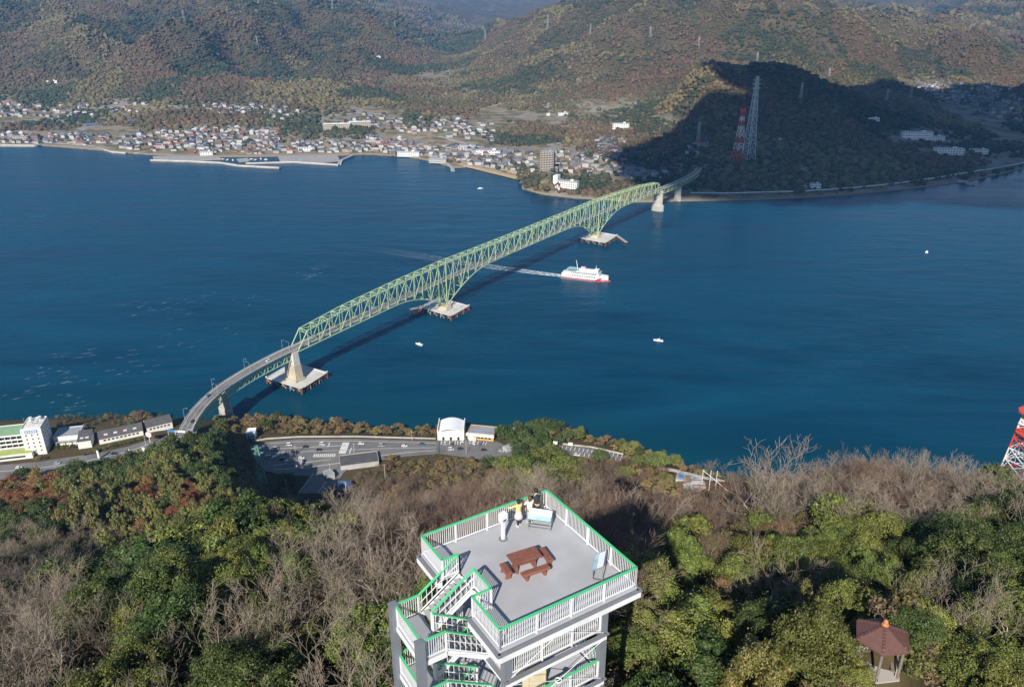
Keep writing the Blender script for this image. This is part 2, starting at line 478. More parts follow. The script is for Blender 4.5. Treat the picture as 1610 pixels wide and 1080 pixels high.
# far land: farmland and bare ground in the lowland, leaf litter in the hills (by height)
def far_mat():
    m, nt, b = new_mat("far_land")
    b.inputs['Roughness'].default_value = .95; b.inputs['Specular IOR Level'].default_value = .1
    ge = N(nt, 'ShaderNodeNewGeometry')
    n1 = N(nt, 'ShaderNodeTexNoise'); n1.inputs['Scale'].default_value = .016; n1.inputs['Detail'].default_value = 7; n1.inputs['Roughness'].default_value = .6
    nt.links.new(ge.outputs['Position'], n1.inputs['Vector'])
    lo = N(nt, 'ShaderNodeValToRGB'); e = lo.color_ramp.elements
    for _ in range(4): e.new(.5)
    for k, (p, c) in enumerate([(.28, (.21, .185, .15)), (.40, (.26, .21, .14)), (.48, (.10, .105, .05)), (.56, (.22, .17, .11)), (.64, (.27, .25, .22)), (.75, (.08, .085, .045))]):
        e[k].position = p; e[k].color = (*c, 1)
    vo = N(nt, 'ShaderNodeTexVoronoi'); vo.inputs['Scale'].default_value = .028
    nt.links.new(ge.outputs['Position'], vo.inputs['Vector'])
    mxv = N(nt, 'ShaderNodeMix', data_type='FLOAT'); mxv.inputs[0].default_value = .45
    nt.links.new(n1.outputs['Fac'], mxv.inputs[2]); nt.links.new(vo.outputs['Color'], mxv.inputs[3])
    nt.links.new(mxv.outputs[0], lo.inputs['Fac'])
    hi = N(nt, 'ShaderNodeValToRGB'); e = hi.color_ramp.elements
    e[0].position = .35; e[0].color = (.06, .052, .03, 1); e[1].position = .65; e[1].color = (.10, .075, .045, 1)
    nt.links.new(n1.outputs['Fac'], hi.inputs['Fac'])
    sx = N(nt, 'ShaderNodeSeparateXYZ'); nt.links.new(ge.outputs['Position'], sx.inputs[0])
    mr = N(nt, 'ShaderNodeMapRange'); mr.inputs[1].default_value = 28; mr.inputs[2].default_value = 60
    nt.links.new(sx.outputs['Z'], mr.inputs[0])
    mx = N(nt, 'ShaderNodeMix', data_type='RGBA')
    nt.links.new(mr.outputs[0], mx.inputs['Factor']); nt.links.new(lo.outputs[0], mx.inputs[6]); nt.links.new(hi.outputs[0], mx.inputs[7])
    # beach and seawall footing by the water
    mr2 = N(nt, 'ShaderNodeMapRange'); mr2.inputs[1].default_value = 2.2; mr2.inputs[2].default_value = 2.75
    nt.links.new(sx.outputs['Z'], mr2.inputs[0])
    mx2 = N(nt, 'ShaderNodeMix', data_type='RGBA'); mx2.inputs[6].default_value = (.24, .19, .135, 1)
    nt.links.new(mr2.outputs[0], mx2.inputs['Factor']); nt.links.new(mx.outputs[2], mx2.inputs[7])
    nt.links.new(mx2.outputs[2], b.inputs['Base Color'])
    return m
M_FAR = far_mat()

V, Fq = polar_grid(-.86, .86, 560, 1150, 15000, 520, h2)
mainland = tag(link("terrain", np_mesh("mainland_hills", V, Fq, M_FAR, True)), kind='structure')
V, Fq = polar_grid(-.98, .98, 440, 3, 640, 420, h1, 32.0)
island = tag(link("hill", np_mesh("island_hill", V, Fq, M_FLOOR1, True)), kind='structure')

# ------------------------------------------------------------------ sea
def sea_mat():
    m, nt, b = new_mat("sea_water")
    ge = N(nt, 'ShaderNodeNewGeometry')
    at_ = N(nt, 'ShaderNodeAttribute'); at_.attribute_name = 'shallow'
    # long current streaks, stretched along the strait
    mp = N(nt, 'ShaderNodeMapping'); mp.inputs['Rotation'].default_value = (0, 0, R(-14)); mp.inputs['Scale'].default_value = (.0016, .0062, 1)
    nt.links.new(ge.outputs['Position'], mp.inputs[0])
    ns = N(nt, 'ShaderNodeTexNoise'); ns.inputs['Scale'].default_value = 1.0; ns.inputs['Detail'].default_value = 5; ns.inputs['Roughness'].default_value = .6; ns.inputs['Distortion'].default_value = 2.2
    nt.links.new(mp.outputs[0], ns.inputs['Vector'])
    rp = N(nt, 'ShaderNodeValToRGB'); e = rp.color_ramp.elements
    e[0].position = .32; e[0].color = (.0006, .030, .066, 1); e[1].position = .68; e[1].color = (.002, .058, .112, 1)
    nt.links.new(ns.outputs['Fac'], rp.inputs['Fac'])
    mx = N(nt, 'ShaderNodeMix', data_type='RGBA'); mx.inputs[7].default_value = (.002, .048, .075, 1)
    nt.links.new(at_.outputs['Fac'], mx.inputs['Factor']); nt.links.new(rp.outputs[0], mx.inputs[6])
    nt.links.new(mx.outputs[2], b.inputs['Base Color'])
    b.inputs['IOR'].default_value = 1.33; b.inputs['Specular IOR Level'].default_value = .07
    rr = N(nt, 'ShaderNodeMapRange'); rr.inputs[1].default_value = .35; rr.inputs[2].default_value = .65; rr.inputs[3].default_value = .16; rr.inputs[4].default_value = .30
    nt.links.new(ns.outputs['Fac'], rr.inputs[0]); nt.links.new(rr.outputs[0], b.inputs['Roughness'])
    # waves
    mw = N(nt, 'ShaderNodeMapping'); mw.inputs['Rotation'].default_value = (0, 0, R(12)); mw.inputs['Scale'].default_value = (.10, .20, 1)
    nt.links.new(ge.outputs['Position'], mw.inputs[0])
    w1 = N(nt, 'ShaderNodeTexNoise'); w1.inputs['Scale'].default_value = 1.0; w1.inputs['Detail'].default_value = 6; w1.inputs['Roughness'].default_value = .6
    nt.links.new(mw.outputs[0], w1.inputs['Vector'])
    mw2 = N(nt, 'ShaderNodeMapping'); mw2.inputs['Rotation'].default_value = (0, 0, R(12)); mw2.inputs['Scale'].default_value = (.018, .045, 1)
    nt.links.new(ge.outputs['Position'], mw2.inputs[0])
    w2 = N(nt, 'ShaderNodeTexNoise'); w2.inputs['Scale'].default_value = 1.0; w2.inputs['Detail'].default_value = 3
    nt.links.new(mw2.outputs[0], w2.inputs['Vector'])
    ad = N(nt, 'ShaderNodeMath', operation='MULTIPLY_ADD'); ad.inputs[1].default_value = 3.0
    nt.links.new(w2.outputs['Fac'], ad.inputs[0]); nt.links.new(w1.outputs['Fac'], ad.inputs[2])
    st = N(nt, 'ShaderNodeMapRange'); st.inputs[1].default_value = .3; st.inputs[2].default_value = .7; st.inputs[3].default_value = .25; st.inputs[4].default_value = .8
    nt.links.new(ns.outputs['Fac'], st.inputs[0])
    bp = N(nt, 'ShaderNodeBump'); bp.inputs['Distance'].default_value = .9
    nt.links.new(st.outputs[0], bp.inputs['Strength'])
    nt.links.new(ad.outputs[0], bp.inputs['Height']); nt.links.new(bp.outputs[0], b.inputs['Normal'])
    return m
ga = np.linspace(-1.05, 1.05, 240); gy = 60 * (16000 / 60.) ** np.linspace(0, 1, 300)
AA, YY = np.meshgrid(ga, gy); XX = AA * YY
V = np.stack([XX, YY, np.zeros_like(XX)], -1).reshape(-1, 3)
ii = np.arange(V.shape[0]).reshape(300, 240)
Fq = np.stack([ii[:-1, :-1], ii[:-1, 1:], ii[1:, 1:], ii[1:, :-1]], -1).reshape(-1, 4)
me = np_mesh("sea", V, Fq, sea_mat(), True)
shal = .8 * (1 - sstep(4, 70, YY - coast1(AA))) * (YY > coast1(AA) - 60) + .55 * (1 - sstep(2, 60, coast2(AA) - YY)) * (YY < coast2(AA) + 20)
atr = me.attributes.new('shallow', 'FLOAT', 'POINT'); atr.data.foreach_set('value', np.clip(shal, 0, 1).ravel().astype(np.float32))
sea = tag(link("sea", me), kind='structure')

# ------------------------------------------------------------------ haze: the air itself
hz = MB(); hz.box((0, 8000, 252), (36000, 17000, 520))
mh_ = bpy.data.materials.new("haze_air"); mh_.use_nodes = True
nt = mh_.node_tree
for n in list(nt.nodes):
    if n.type != 'OUTPUT_MATERIAL': nt.nodes.remove(n)
pv = N(nt, 'ShaderNodeVolumePrincipled')
pv.inputs['Color'].default_value = (.22, .52, 1.0, 1)
pv.inputs['Density'].default_value = 5.0e-5
pv.inputs['Anisotropy'].default_value = .1
nt.links.new(pv.outputs[0], nt.nodes['Material Output'].inputs['Volume'])
haze = tag(hz.build("haze", mh_), kind='stuff')
# ================================================================== VEGETATION KIT
PROTO = bpy.data.collections.new("proto_store")       # never linked to the scene

def scatter(name, pts, scl, rot, col, idx, protos, kind='stuff', parent=None):
    """a mass nobody could count: copies of small meshes on given points (geometry nodes)"""
    me = bpy.data.meshes.new(name + "_points")
    me.vertices.add(len(pts)); me.vertices.foreach_set('co', np.ascontiguousarray(pts, np.float32).ravel())
    a = me.attributes.new('scl', 'FLOAT_VECTOR', 'POINT'); a.data.foreach_set('vector', np.ascontiguousarray(scl, np.float32).ravel())
    a = me.attributes.new('rot', 'FLOAT', 'POINT'); a.data.foreach_set('value', np.ascontiguousarray(rot, np.float32))
    a = me.attributes.new('idx', 'INT', 'POINT'); a.data.foreach_set('value', np.ascontiguousarray(idx, np.int32))
    a = me.attributes.new('tint', 'FLOAT_COLOR', 'POINT'); a.data.foreach_set('color', np.ascontiguousarray(np.c_[col, np.ones(len(col))], np.float32).ravel())
    o = link(name, me, parent)
    cl = bpy.data.collections.new(name + "_protos")
    for i, (pm) in enumerate(protos):
        ob = bpy.data.objects.new("%s_p%02d" % (name, i), pm); cl.objects.link(ob)
    ng = bpy.data.node_groups.new(name + "_nodes", 'GeometryNodeTree')
    ng.interface.new_socket('Geometry', in_out='INPUT', socket_type='NodeSocketGeometry')
    ng.interface.new_socket('Geometry', in_out='OUTPUT', socket_type='NodeSocketGeometry')
    gi = ng.nodes.new('NodeGroupInput'); go = ng.nodes.new('NodeGroupOutput')
    ci = ng.nodes.new('GeometryNodeCollectionInfo'); ci.inputs['Collection'].default_value = cl
    ci.inputs['Separate Children'].default_value = True; ci.inputs['Reset Children'].default_value = True
    ip = ng.nodes.new('GeometryNodeInstanceOnPoints'); ip.inputs['Pick Instance'].default_value = True
    def attr(nm, tp):
        n = ng.nodes.new('GeometryNodeInputNamedAttribute'); n.data_type = tp; n.inputs['Name'].default_value = nm
        return n.outputs['Attribute']
    mp = ng.nodes.new('GeometryNodeMeshToPoints')
    cx = ng.nodes.new('ShaderNodeCombineXYZ')
    L = ng.links.new
    L(gi.outputs[0], mp.inputs['Mesh']); L(mp.outputs[0], ip.inputs['Points']); L(ci.outputs[0], ip.inputs['Instance'])
    L(attr('idx', 'INT'), ip.inputs['Instance Index']); L(attr('scl', 'FLOAT_VECTOR'), ip.inputs['Scale'])
    L(attr('rot', 'FLOAT'), cx.inputs[2])
    e2r = ng.nodes.new('FunctionNodeEulerToRotation'); L(cx.outputs[0], e2r.inputs[0]); L(e2r.outputs[0], ip.inputs['Rotation'])
    L(ip.outputs[0], go.inputs[0])
    md = o.modifiers.new('scatter', 'NODES'); md.node_group = ng
    if kind: o['kind'] = kind
    return o

def tint_mat(name, rough=.6, spec=.25, lo=.6, hi=1.4):
    """takes the colour of the copy from its point, varied from clump to clump"""
    m, nt, b = new_mat(name)
    b.inputs['Roughness'].default_value = rough; b.inputs['Specular IOR Level'].default_value = spec
    a = N(nt, 'ShaderNodeAttribute'); a.attribute_type = 'INSTANCER'; a.attribute_name = 'tint'
    ge = N(nt, 'ShaderNodeNewGeometry')
    hs = N(nt, 'ShaderNodeHueSaturation')
    mv = N(nt, 'ShaderNodeMapRange'); mv.inputs[3].default_value = lo; mv.inputs[4].default_value = hi
    nt.links.new(ge.outputs['Random Per Island'], mv.inputs[0]); nt.links.new(mv.outputs[0], hs.inputs['Value'])
    nt.links.new(a.outputs['Color'], hs.inputs['Color']); nt.links.new(hs.outputs[0], b.inputs['Base Color'])
    return m
M_TINT = tint_mat("forest_leaves")
M_TINTF = tint_mat("far_forest_canopy", .8, .15, .9, 1.1)

def clump_crown(seed, n_lobes=9, leaves=260, size=.16, tall=1.0, flat=0.0, spread=.62):
    """unit crown (about 1 wide, standing on z=0) of small leaf faces grouped in clumps"""
    g = np.random.default_rng(seed)
    vs_, fs_ = [], []
    cs = []
    for k in range(n_lobes):
        a = g.random() * 6.283; r = spread * .5 * math.sqrt(g.random()); z = .30 + .55 * g.random() * (1 - r)
        cs.append((r * math.cos(a), r * math.sin(a), z * tall, .17 + .13 * g.random()))
    per = leaves // n_lobes
    V_, F_ = [], []
    for (cx, cy_, cz, cr) in cs:
        d = g.normal(size=(per, 3)); d /= np.linalg.norm(d, axis=1)[:, None]
        d[:, 2] = np.where(d[:, 2] < -.35, -d[:, 2], d[:, 2])
        P = np.array([cx, cy_, cz]) + d * cr * (.75 + .35 * g.random((per, 1))) * np.array([1, 1, .85 * tall])
        nrm = d + .55 * g.normal(size=(per, 3)); nrm /= np.linalg.norm(nrm, axis=1)[:, None]
        t = np.cross(nrm, g.normal(size=(per, 3))); t /= np.linalg.norm(t, axis=1)[:, None]
        b = np.cross(nrm, t)
        s = size * (.6 + .8 * g.random((per, 1))) * .5
        o = sum(len(x) for x in V_)
        q = np.stack([P - t * s, P - b * s * .62, P + t * s, P + b * s * .62], 1).reshape(-1, 3)
        V_.append(q); F_.append(np.arange(per * 4).reshape(per, 4) + o)
    return np.concatenate(V_), np.concatenate(F_)

def blob_crown(seed, sub=2, amp=.28, tall=1.0):
    """unit crown for far woods: a lumpy closed body, about 1 wide, standing on z=0"""
    import bmesh
    g = np.random.default_rng(seed)
    bm = bmesh.new(); bmesh.ops.create_icosphere(bm, subdivisions=sub, radius=.5)
    v = np.array([x.co[:] for x in bm.verts]); f = np.array([[y.index for y in x.verts] for x in bm.faces]); bm.free()
    lob = g.normal(size=(9, 3)); lob /= np.linalg.norm(lob, axis=1)[:, None]
    n = v / np.linalg.norm(v, axis=1)[:, None]
    d = (np.clip(n @ lob.T, 0, 1) ** 6).max(1)
    v = v * (1 - amp * .5 + amp * d[:, None] + .10 * g.normal(size=(len(v), 1)))
    v[:, 2] = np.maximum(v[:, 2], -.28); v[:, 2] = (v[:, 2] + .28) * tall
    return v, f

# ------------------------------------------------------------------ woods on the far hills
far_protos = []
for k in range(5):
    v_, f_ = blob_crown(100 + k, 2, .5, 1.0 + .25 * (k % 3)); far_protos.append(np_mesh("far_crown_%d" % k, v_, f_, M_TINTF))
def far_woods():
    n = 620000
    A = rs.uniform(-.72, .72, n)
    Y = np.sqrt(rs.uniform(1250. ** 2, 7200. ** 2, n))
    keep = rs.random(n) < np.where(Y > 4200, .45, 1.0)
    A, Y = A[keep], Y[keep]; X = A * Y
    Z = h2(X, Y)
    d = Y - coast2(A)
    u, v = project(X, Y, Z)
    e = 12.
    slope = np.hypot(h2(X + e, Y) - Z, h2(X, Y + e) - Z) / e
    patch = fbm(X / 140., Y / 140. + 7, 4)
    p = sstep(24, 48, Z) + .75 * sstep(.10, .2, slope)
    p = np.maximum(p, 1.1 * sstep(.56, .62, patch) * sstep(25, 60, d))
    for (cu, cv, ru, rv, val) in WOOD_SPOTS:
        q = np.clip(1.4 - np.hypot((u - cu) / ru, (v - cv) / rv), 0, 1) * 2
        p = np.where(q > 0, np.maximum(p, q) if val > 0 else p * (1 - .88 * np.clip(q, 0, 1)), p)
    k = (rs.random(len(X)) < p) & (u > -120) & (u < 1730) & (v > -90) & (d > 4)
    X, Y, Z, u, v, patch = X[k], Y[k], Z[k], u[k], v[k], patch[k]
    m = len(X)
    # tints: evergreen, olive, brown, rust and pale bamboo patches
    a = fbm(X / 330., Y / 330., 4); b = fbm(X / 90. + 40, Y / 90., 3); c = fbm(X / 210. - 20, Y / 210. + 60, 3)
    # stands of one kind: irregular cells about 200 m across
    S = 190.; wx, wy = X + 120 * (fbm(X / 70., Y / 70. + 3, 3) - .5), Y + 120 * (fbm(X / 70. + 11, Y / 70., 3) - .5)
    gx, gy = np.floor(wx / S).astype(int), np.floor(wy / S).astype(int); best = np.full(m, 1e9); cell = np.zeros(m)
    for i in (-1, 0, 1):
        for j in (-1, 0, 1):
            cx, cy_ = gx + i, gy + j; jx, jy = _perm[cx & 255, cy_ & 255], _perm[(cx + 77) & 255, (cy_ + 31) & 255]
            dd = np.hypot((cx + jx) * S - wx, (cy_ + jy) * S - wy); k_ = dd < best
            best = np.where(k_, dd, best); cell = np.where(k_, _perm[(cx + 13) & 255, (cy_ + 171) & 255], cell)
    pal = np.array([(.032, .046, .026), (.062, .062, .030), (.092, .080, .040), (.104, .074, .048), (.136, .066, .042), (.140, .116, .058)])
    w = np.stack([sstep(.42, .62, a), np.full(m, .8), sstep(.45, .65, 1 - a) * .9, sstep(.45, .6, b) * 1.0, sstep(.56, .68, b) * .8 * sstep(.35, .6, 1 - a), sstep(.60, .68, c) * 2.6], -1) + .03
    con = (cell < .22)[:, None] * np.array([9., .6, 0, 0, 0, 0]); bro = ((cell > .45) & (cell < .72))[:, None] * np.array([0, .3, .5, 2.6, 1.0, 0]); bam = (cell > .93)[:, None] * np.array([0, 0, 1.0, 0, 0, 7.])
    w = w + con + bro + bam
    w /= w.sum(1)[:, None]
    ch = (w.cumsum(1) < rs.random(m)[:, None]).sum(1).clip(0, 5)
    col = (.55 * pal[ch] + .45 * (w @ pal)) * rs.uniform(.8, 1.2, (m, 1)) * rs.uniform(.94, 1.06, (m, 3))
    s = np.clip(rs.lognormal(2.05, .30, m), 4.0, 15.0) * np.where(Y > 4200, 2.0, 1.0)
    tall = np.where(ch == 5, 1.15, 1.0) * rs.uniform(.7, 1.1, m)
    scl = np.stack([s, s, s * tall * .85], -1)
    P = np.stack([X, Y, Z - 1.0], -1)
    print('far trees', m)
    return scatter("far_woods", P, scl, rs.uniform(0, 6.28, m), col, rs.integers(0, 5, m), far_protos)
# wooded knolls (+) and clearings, fields and villages (-) of the lowland, in photo pixels
WOOD_SPOTS = [(110, 182, 170, 26, -1), (400, 180, 110, 14, -1), (650, 200, 120, 30, -1), (740, 215, 80, 24, -1), (850, 288, 34, 14, 1), (945, 292, 55, 24, 1), (1030, 250, 90, 26, 1), (1010, 240, 50, 20, 1), (510, 205, 70, 16, 1), (340, 190, 110, 14, 1), (180, 185, 70, 10, 1), (470, 150, 60, 20, 1), (1200, 270, 220, 26, 1), (1400, 250, 120, 30, 1),
              (660, 185, 22, 18, 1), (290, 195, 60, 10, 1), (60, 200, 50, 6, 1), (100, 160, 60, 10, 1), (1540, 232, 60, 8, 1), (820, 215, 60, 12, 1), (640, 148, 70, 18, 1), (700, 165, 50, 14, 1), (1000, 195, 90, 10, 1), (930, 215, 60, 14, 1),
              (420, 232, 150, 14, -1), (120, 220, 150, 12, -1), (650, 240, 120, 12, -1), (900, 262, 70, 14, -1), (1540, 165, 70, 30, -1), (1080, 185, 55, 5, -1), (545, 192, 45, 10, -1), (990, 275, 45, 8, -1), (1450, 130, 60, 10, -1), (735, 52, 35, 8, -1), (1455, 215, 60, 14, -1), (1480, 240, 50, 8, -1), (700, 215, 80, 12, -1), (850, 245, 60, 12, -1)]
far_woods()
# ================================================================== PAINTS
M_WHITE = mat("white_paint", (.74, .75, .77), .45, .05, 1.5, dirt=(.5, .48, .44), dirt_amt=.35)
M_DECK = mat("grey_deck_paint", (.41, .415, .445), .6, .07, .9, dirt=(.32, .315, .315), dirt_amt=.6, detail=8)
M_GREEN = mat("green_handrail_paint", (.085, .52, .22), .4, .06, 3)
M_COLGREY = mat("grey_steel_paint", (.17, .185, .215), .5, .08, 2, dirt=(.16, .15, .14), dirt_amt=.4)
M_TREAD = mat("grey_tread_paint", (.36, .365, .39), .6, .08, 3, dirt=(.25, .24, .23))
M_CREAM = mat("cream_plastic", (.66, .58, .38), .5, .08, 2, dirt=(.42, .36, .25))
M_WOOD = mat("red_brown_table_paint", (.215, .082, .055), .6, .15, 6, bump=.2, dirt=(.15, .06, .045))
M_METAL = mat("bare_steel", (.35, .36, .37), .4, .1, 3, metal=.6)
M_DARKM = mat("dark_metal", (.06, .065, .07), .5, .15, 3)
M_BOARDW = mat("board_print_white", (.78, .8, .82), .35, .04, 2)
M_BOARDB = mat("board_print_blue", (.36, .58, .70), .35, .25, 2.2)

# ================================================================== OBSERVATION TOWER
TG = 264.5
tower = thing("observation_tower", (.665, 30.385, TG), "white and grey steel observation tower with green handrails on the wooded hilltop", "tower", rz=R(32))
TD = 282.9 - TG
def tw(u, v, z): return (u, -v, z)

def railing(parent, pts, name="railing", gap=.115, h=1.1, single=False, slope_gap=.33):
    """a rail along pts (u,v,z of the walking surface): steel rails and posts, green handrail, balusters"""
    base = MB(); posts = []
    hr = MB(); bal = []
    for (a, b) in zip(pts[:-1], pts[1:]):
        A, B = Vector(tw(*a)), Vector(tw(*b)); L = (B - A).length
        up = Vector((0, 0, 1)); sl = abs(A.z - B.z) > .2
        hr.bar(A + up * h, B + up * h, .105, .06)
        base.bar(A + up * .12, B + up * .12, .045, .05)
        base.bar(A + up * (h - .055), B + up * (h - .055), .04, .03)
        if sl: base.bar(A + up * (h * .55), B + up * (h * .55), .03, .03)
        n = max(1, round(L / 1.85))
        posts += [A.lerp(B, k / n) for k in range(n + 1)]
        g = slope_gap if sl else gap
        m = max(2, round(L / g))
        bal += [A.lerp(B, (k + .5) / m) for k in range(m)]
    r = base.build(name, M_WHITE, parent)
    hr.build("handrail", M_GREEN, r)
    seen = []
    pm = POST_MESH
    for p in posts:
        if any((p - q).length < .05 for q in seen): continue
        seen.append(p); link("post", pm, r, p)
    if single:
        for p in bal: link("baluster", BAL_MESH, r, p)
    else:
        b = MB()
        for p in bal: b.box((p.x, p.y, p.z + .6), (.024, .024, .95))
        tag(b.build("baluster_row", M_WHITE, r), kind='stuff')
    return r
POST_MESH = MB().box((0, 0, .52), (.075, .075, 1.1)).mesh("post", M_WHITE)
BAL_MESH = MB().box((0, 0, .595), (.024, .024, .95)).mesh("baluster", M_WHITE)

S_ = -2.74      # stair head
# top deck with its stair notch
out = 3.72
poly = [(-out, -out), (out, -out), (out, out), (-out, out), (-out, 1.34), (-2.66, 1.34), (-2.66, -1.55), (-out, -1.55)]
MB().prism([(u, -v) for u, v in poly], TD - .10, TD).build("deck", M_DECK, tower)
def fascia(o0, notch, z, parent, hh=.26):
    """ledge and edge beam round a floor"""
    b = MB(); l = MB()
    P = [(-o0, -o0), (o0, -o0), (o0, o0), (-o0, o0)]
    if notch:
        runs = [[(-o0, -1.55), (-o0, -o0), (o0, -o0), (o0, o0), (-o0, o0), (-o0, 1.34)]]
    else:
        runs = [P + [P[0]]]
    for run in runs:
        for a, c in zip(run[:-1], run[1:]):
            l.bar(tw(*a, z - .16), tw(*c, z - .16), .22, .05); l.box(tw(*c, z - .162), (.22, .22, .05))
            b.bar(tw(*a, z - .34), tw(*c, z - .34), .06 if not notch else .25, hh)
    l.build("ledge", M_COLGREY, parent); b.build("edge_beam", M_WHITE, parent)
fascia(3.80, True, TD, tower)
# beams under the deck
bm_ = MB()
for v in (-2.65, 2.65): bm_.bar(tw(-3.7, v, TD - .36), tw(3.7, v, TD - .36), .16, .30)
for u in (-2.7, 0, 2.7): bm_.bar(tw(u, -3.7, TD - .37), tw(u, 3.7, TD - .37), .14, .26)
bm_.build("floor_beam", M_WHITE, tower)
for a in [[(-3.65, -3.65, TD), (3.65, -3.65, TD)], [(3.65, -3.65, TD), (3.65, 3.65, TD)], [(3.65, 3.65, TD), (-3.65, 3.65, TD)],
          [(-3.65, 3.65, TD), (-3.65, 1.32, TD), (-2.70, 1.32, TD), (-2.70, -.22, TD)], [(-3.65, -3.65, TD), (-3.65, -1.52, TD), (-2.76, -1.52, TD)]]:
    railing(tower, a, single=True)
# columns
for u, v, top in [(2.72, 2.6, TD - .5), (-2.72, 2.6, TD - .5), (2.72, -2.6, TD - .5), (-2.72, -2.6, TD - .5), (-6.2, -1.55, TD - .32), (-6.2, 1.2, TD - .32)]:
    c = MB()
    c.box(tw(u, v, top / 2), (.36, .36, top)); c.box(tw(u, v, .15), (.7, .7, .3)); c.box(tw(u, v, top + .01), (.40, .40, .04))
    c.build("column", M_COLGREY, tower)
TREAD = MB().box((0, 0, 0), (.27, 1.16, .05)).mesh("tread", M_TREAD)
def flight(u0, z0, u1, z1, v0, v1, z):
    """stairs from (u0,z0) to (u1,z1) between v0 and v1"""
    st = MB()
    for v in (v0 + .04, v1 - .04):
        st.bar(tw(u0, v, z0 - .14), tw(u1, v, z1 - .14), .05, .26)
    f = st.build("stair_flight", M_WHITE, tower)
    n = 8
    for k in range(1, n):
        t = k / n
        link("tread", TREAD, f, tw(u0 + (u1 - u0) * t, (v0 + v1) / 2, z0 + (z1 - z0) * t - .02))
for k in range(5):
    zt = TD - 2.9 * k; zm = zt - 1.45; zl = zt - 2.9
    MB().box(tw(-5.53, -.18, zm - .06), (1.28, 2.72, .10)).build("landing", M_DECK, tower)
    e = MB(); 
    ring = [(-4.93, -1.54), (-6.15, -1.54), (-6.15, 1.18), (-4.93, 1.18)]
    for a, c in zip(ring[:-1], ring[1:]): e.bar(tw(*a, zm - .20), tw(*c, zm - .20), .10, .24)
    e.bar(tw(-4.93, -1.5, zm - .20), tw(-4.93, 1.15, zm - .20), .10, .22)
    for v in (-1.5, 1.16): e.bar(tw(-4.93, v, zm - .22), tw(-2.7, v, zm - .22 - (1.25 if v > 0 else -1.1)), .05, .05)
    e.build("landing_beam", M_WHITE, tower)
    flight(S_, zt, -4.93, zm, -1.50, -.24, 0)
    flight(-4.93, zm, S_, zl, -.08, 1.16, 0)
    railing(tower, [(-2.76, -1.52, zt), (-4.93, -1.52, zm)]); railing(tower, [(-2.70, -.22, zt), (-4.93, -.22, zm)])
    railing(tower, [(-4.95, -1.52, zm), (-6.06, -1.52, zm)]); railing(tower, [(-6.12, -1.35, zm), (-6.12, 1.0, zm)]); railing(tower, [(-6.04, 1.18, zm), (-4.93, 1.18, zm)])
    railing(tower, [(-4.93, 1.18, zm), (-2.74, 1.18, zl)]); railing(tower, [(-4.93, -.10, zm), (-2.74, -.10, zl)])
    if zl > .5:
        MB().prism([(-2.7, 2.6), (2.7, 2.6), (2.7, -2.6), (-2.7, -2.6)], zl - .10, zl).build("floor", M_DECK, tower)
        fascia(2.82, False, zl, tower, .30)
        railing(tower, [(-2.5, 2.68, zl), (2.5, 2.68, zl)]); railing(tower, [(2.78, 2.4, zl), (2.78, -2.4, zl)]); railing(tower, [(2.5, -2.68, zl), (-2.5, -2.68, zl)])
        railing(tower, [(-2.7, 2.4, zl), (-2.7, 1.3, zl)]); railing(tower, [(-2.7, -2.4, zl), (-2.7, -1.55, zl)])
        br = MB()
        zc = zl + 1.35
        for (a, b) in (((-2.6, 2.86), (2.6, 2.86)), ((2.92, 2.5), (2.92, -2.5))):
            mid = ((a[0] + b[0]) / 2, (a[1] + b[1]) / 2)
            for q in (a, b):
                for zz in (zl + .05, zl + 2.5):
                    br.tube(tw(*q, zz), tw(*mid, zc), .016, n=5)
            br.lathe([(.13, -.03), (.17, -.03), (.17, .03), (.13, .03), (.13, -.03)], tw(*mid, zc), 12)
        br.build("brace", M_WHITE, tower)
# rain pipe, drain and kick bases of the deck
dr = MB(); dr.lathe([(.09, 0.004), (.09, .02), (.03, .022)], tw(-3.2, 3.35, TD), 12); dr.build("drain", M_DARKM, tower)

# ------------------------------------------------------------------ things on the tower
def on_deck(name, u, v, label, cat, rz=0, group=None, z=TD):
    c, s = math.cos(R(32)), math.sin(R(32)); x, y = u, -v
    return thing(name, (.665 + x * c - y * s, 30.385 + x * s + y * c, TG + z), label, cat, group, R(32) + rz)
# picnic table
t = on_deck("picnic_table", .03, -.22, "red-brown picnic table with a long rectangular top on the tower deck", "table", R(-6))
for k in range(4): MB().box((0, -.30 + .2 * k, .70), (1.5, .192, .07)).build("top_plank", M_WOOD, t)
for sx in (-.48, .48):
    b = MB()
    prof = [(-.30, 0), (-.22, .05), (-.16, .30), (-.22, .52), (-.36, .60), (-.36, .665), (.36, .665), (.36, .60), (.22, .52), (.16, .30), (.22, .05), (.30, 0)]
    b.loft([[(sx - .07, y, z) for y, z in prof], [(sx + .07, y, z) for y, z in prof]])
    b.build("leg", M_WOOD, t)
MB().box((0, 0, .24), (.9, .08, .1)).build("stretcher", M_WOOD, t)
def bench(u, v, ln, rz, label):
    b = on_deck("bench", u, v, label, "bench", rz, "benches round the picnic table")
    s = MB(); w = .17
    prof = [(-w, .30), (-w, .38), (-w + .04, .42), (w - .04, .42), (w, .38), (w, .30)]
    s.loft([[(-ln / 2, y, z) for y, z in prof], [(ln / 2, y, z) for y, z in prof]]); s.build("seat", M_WOOD, b)
    for sx in (-ln * .33, ln * .33):
        l = MB(); pr = [(-.15, 0), (-.10, .12), (-.14, .298), (.14, .298), (.10, .12), (.15, 0)]
        l.loft([[(sx - .06, y, z) for y, z in pr], [(sx + .06, y, z) for y, z in pr]]); l.build("leg", M_WOOD, b)
bench(-.98, -.22, .80, R(82), "short red-brown bench at the table end facing the stairs")
bench(.12, .62, 1.42, R(-6), "long red-brown bench beside the picnic table's long side")
bench(1.20, -.08, 1.0, R(82), "red-brown bench at the table end facing away from the stairs")
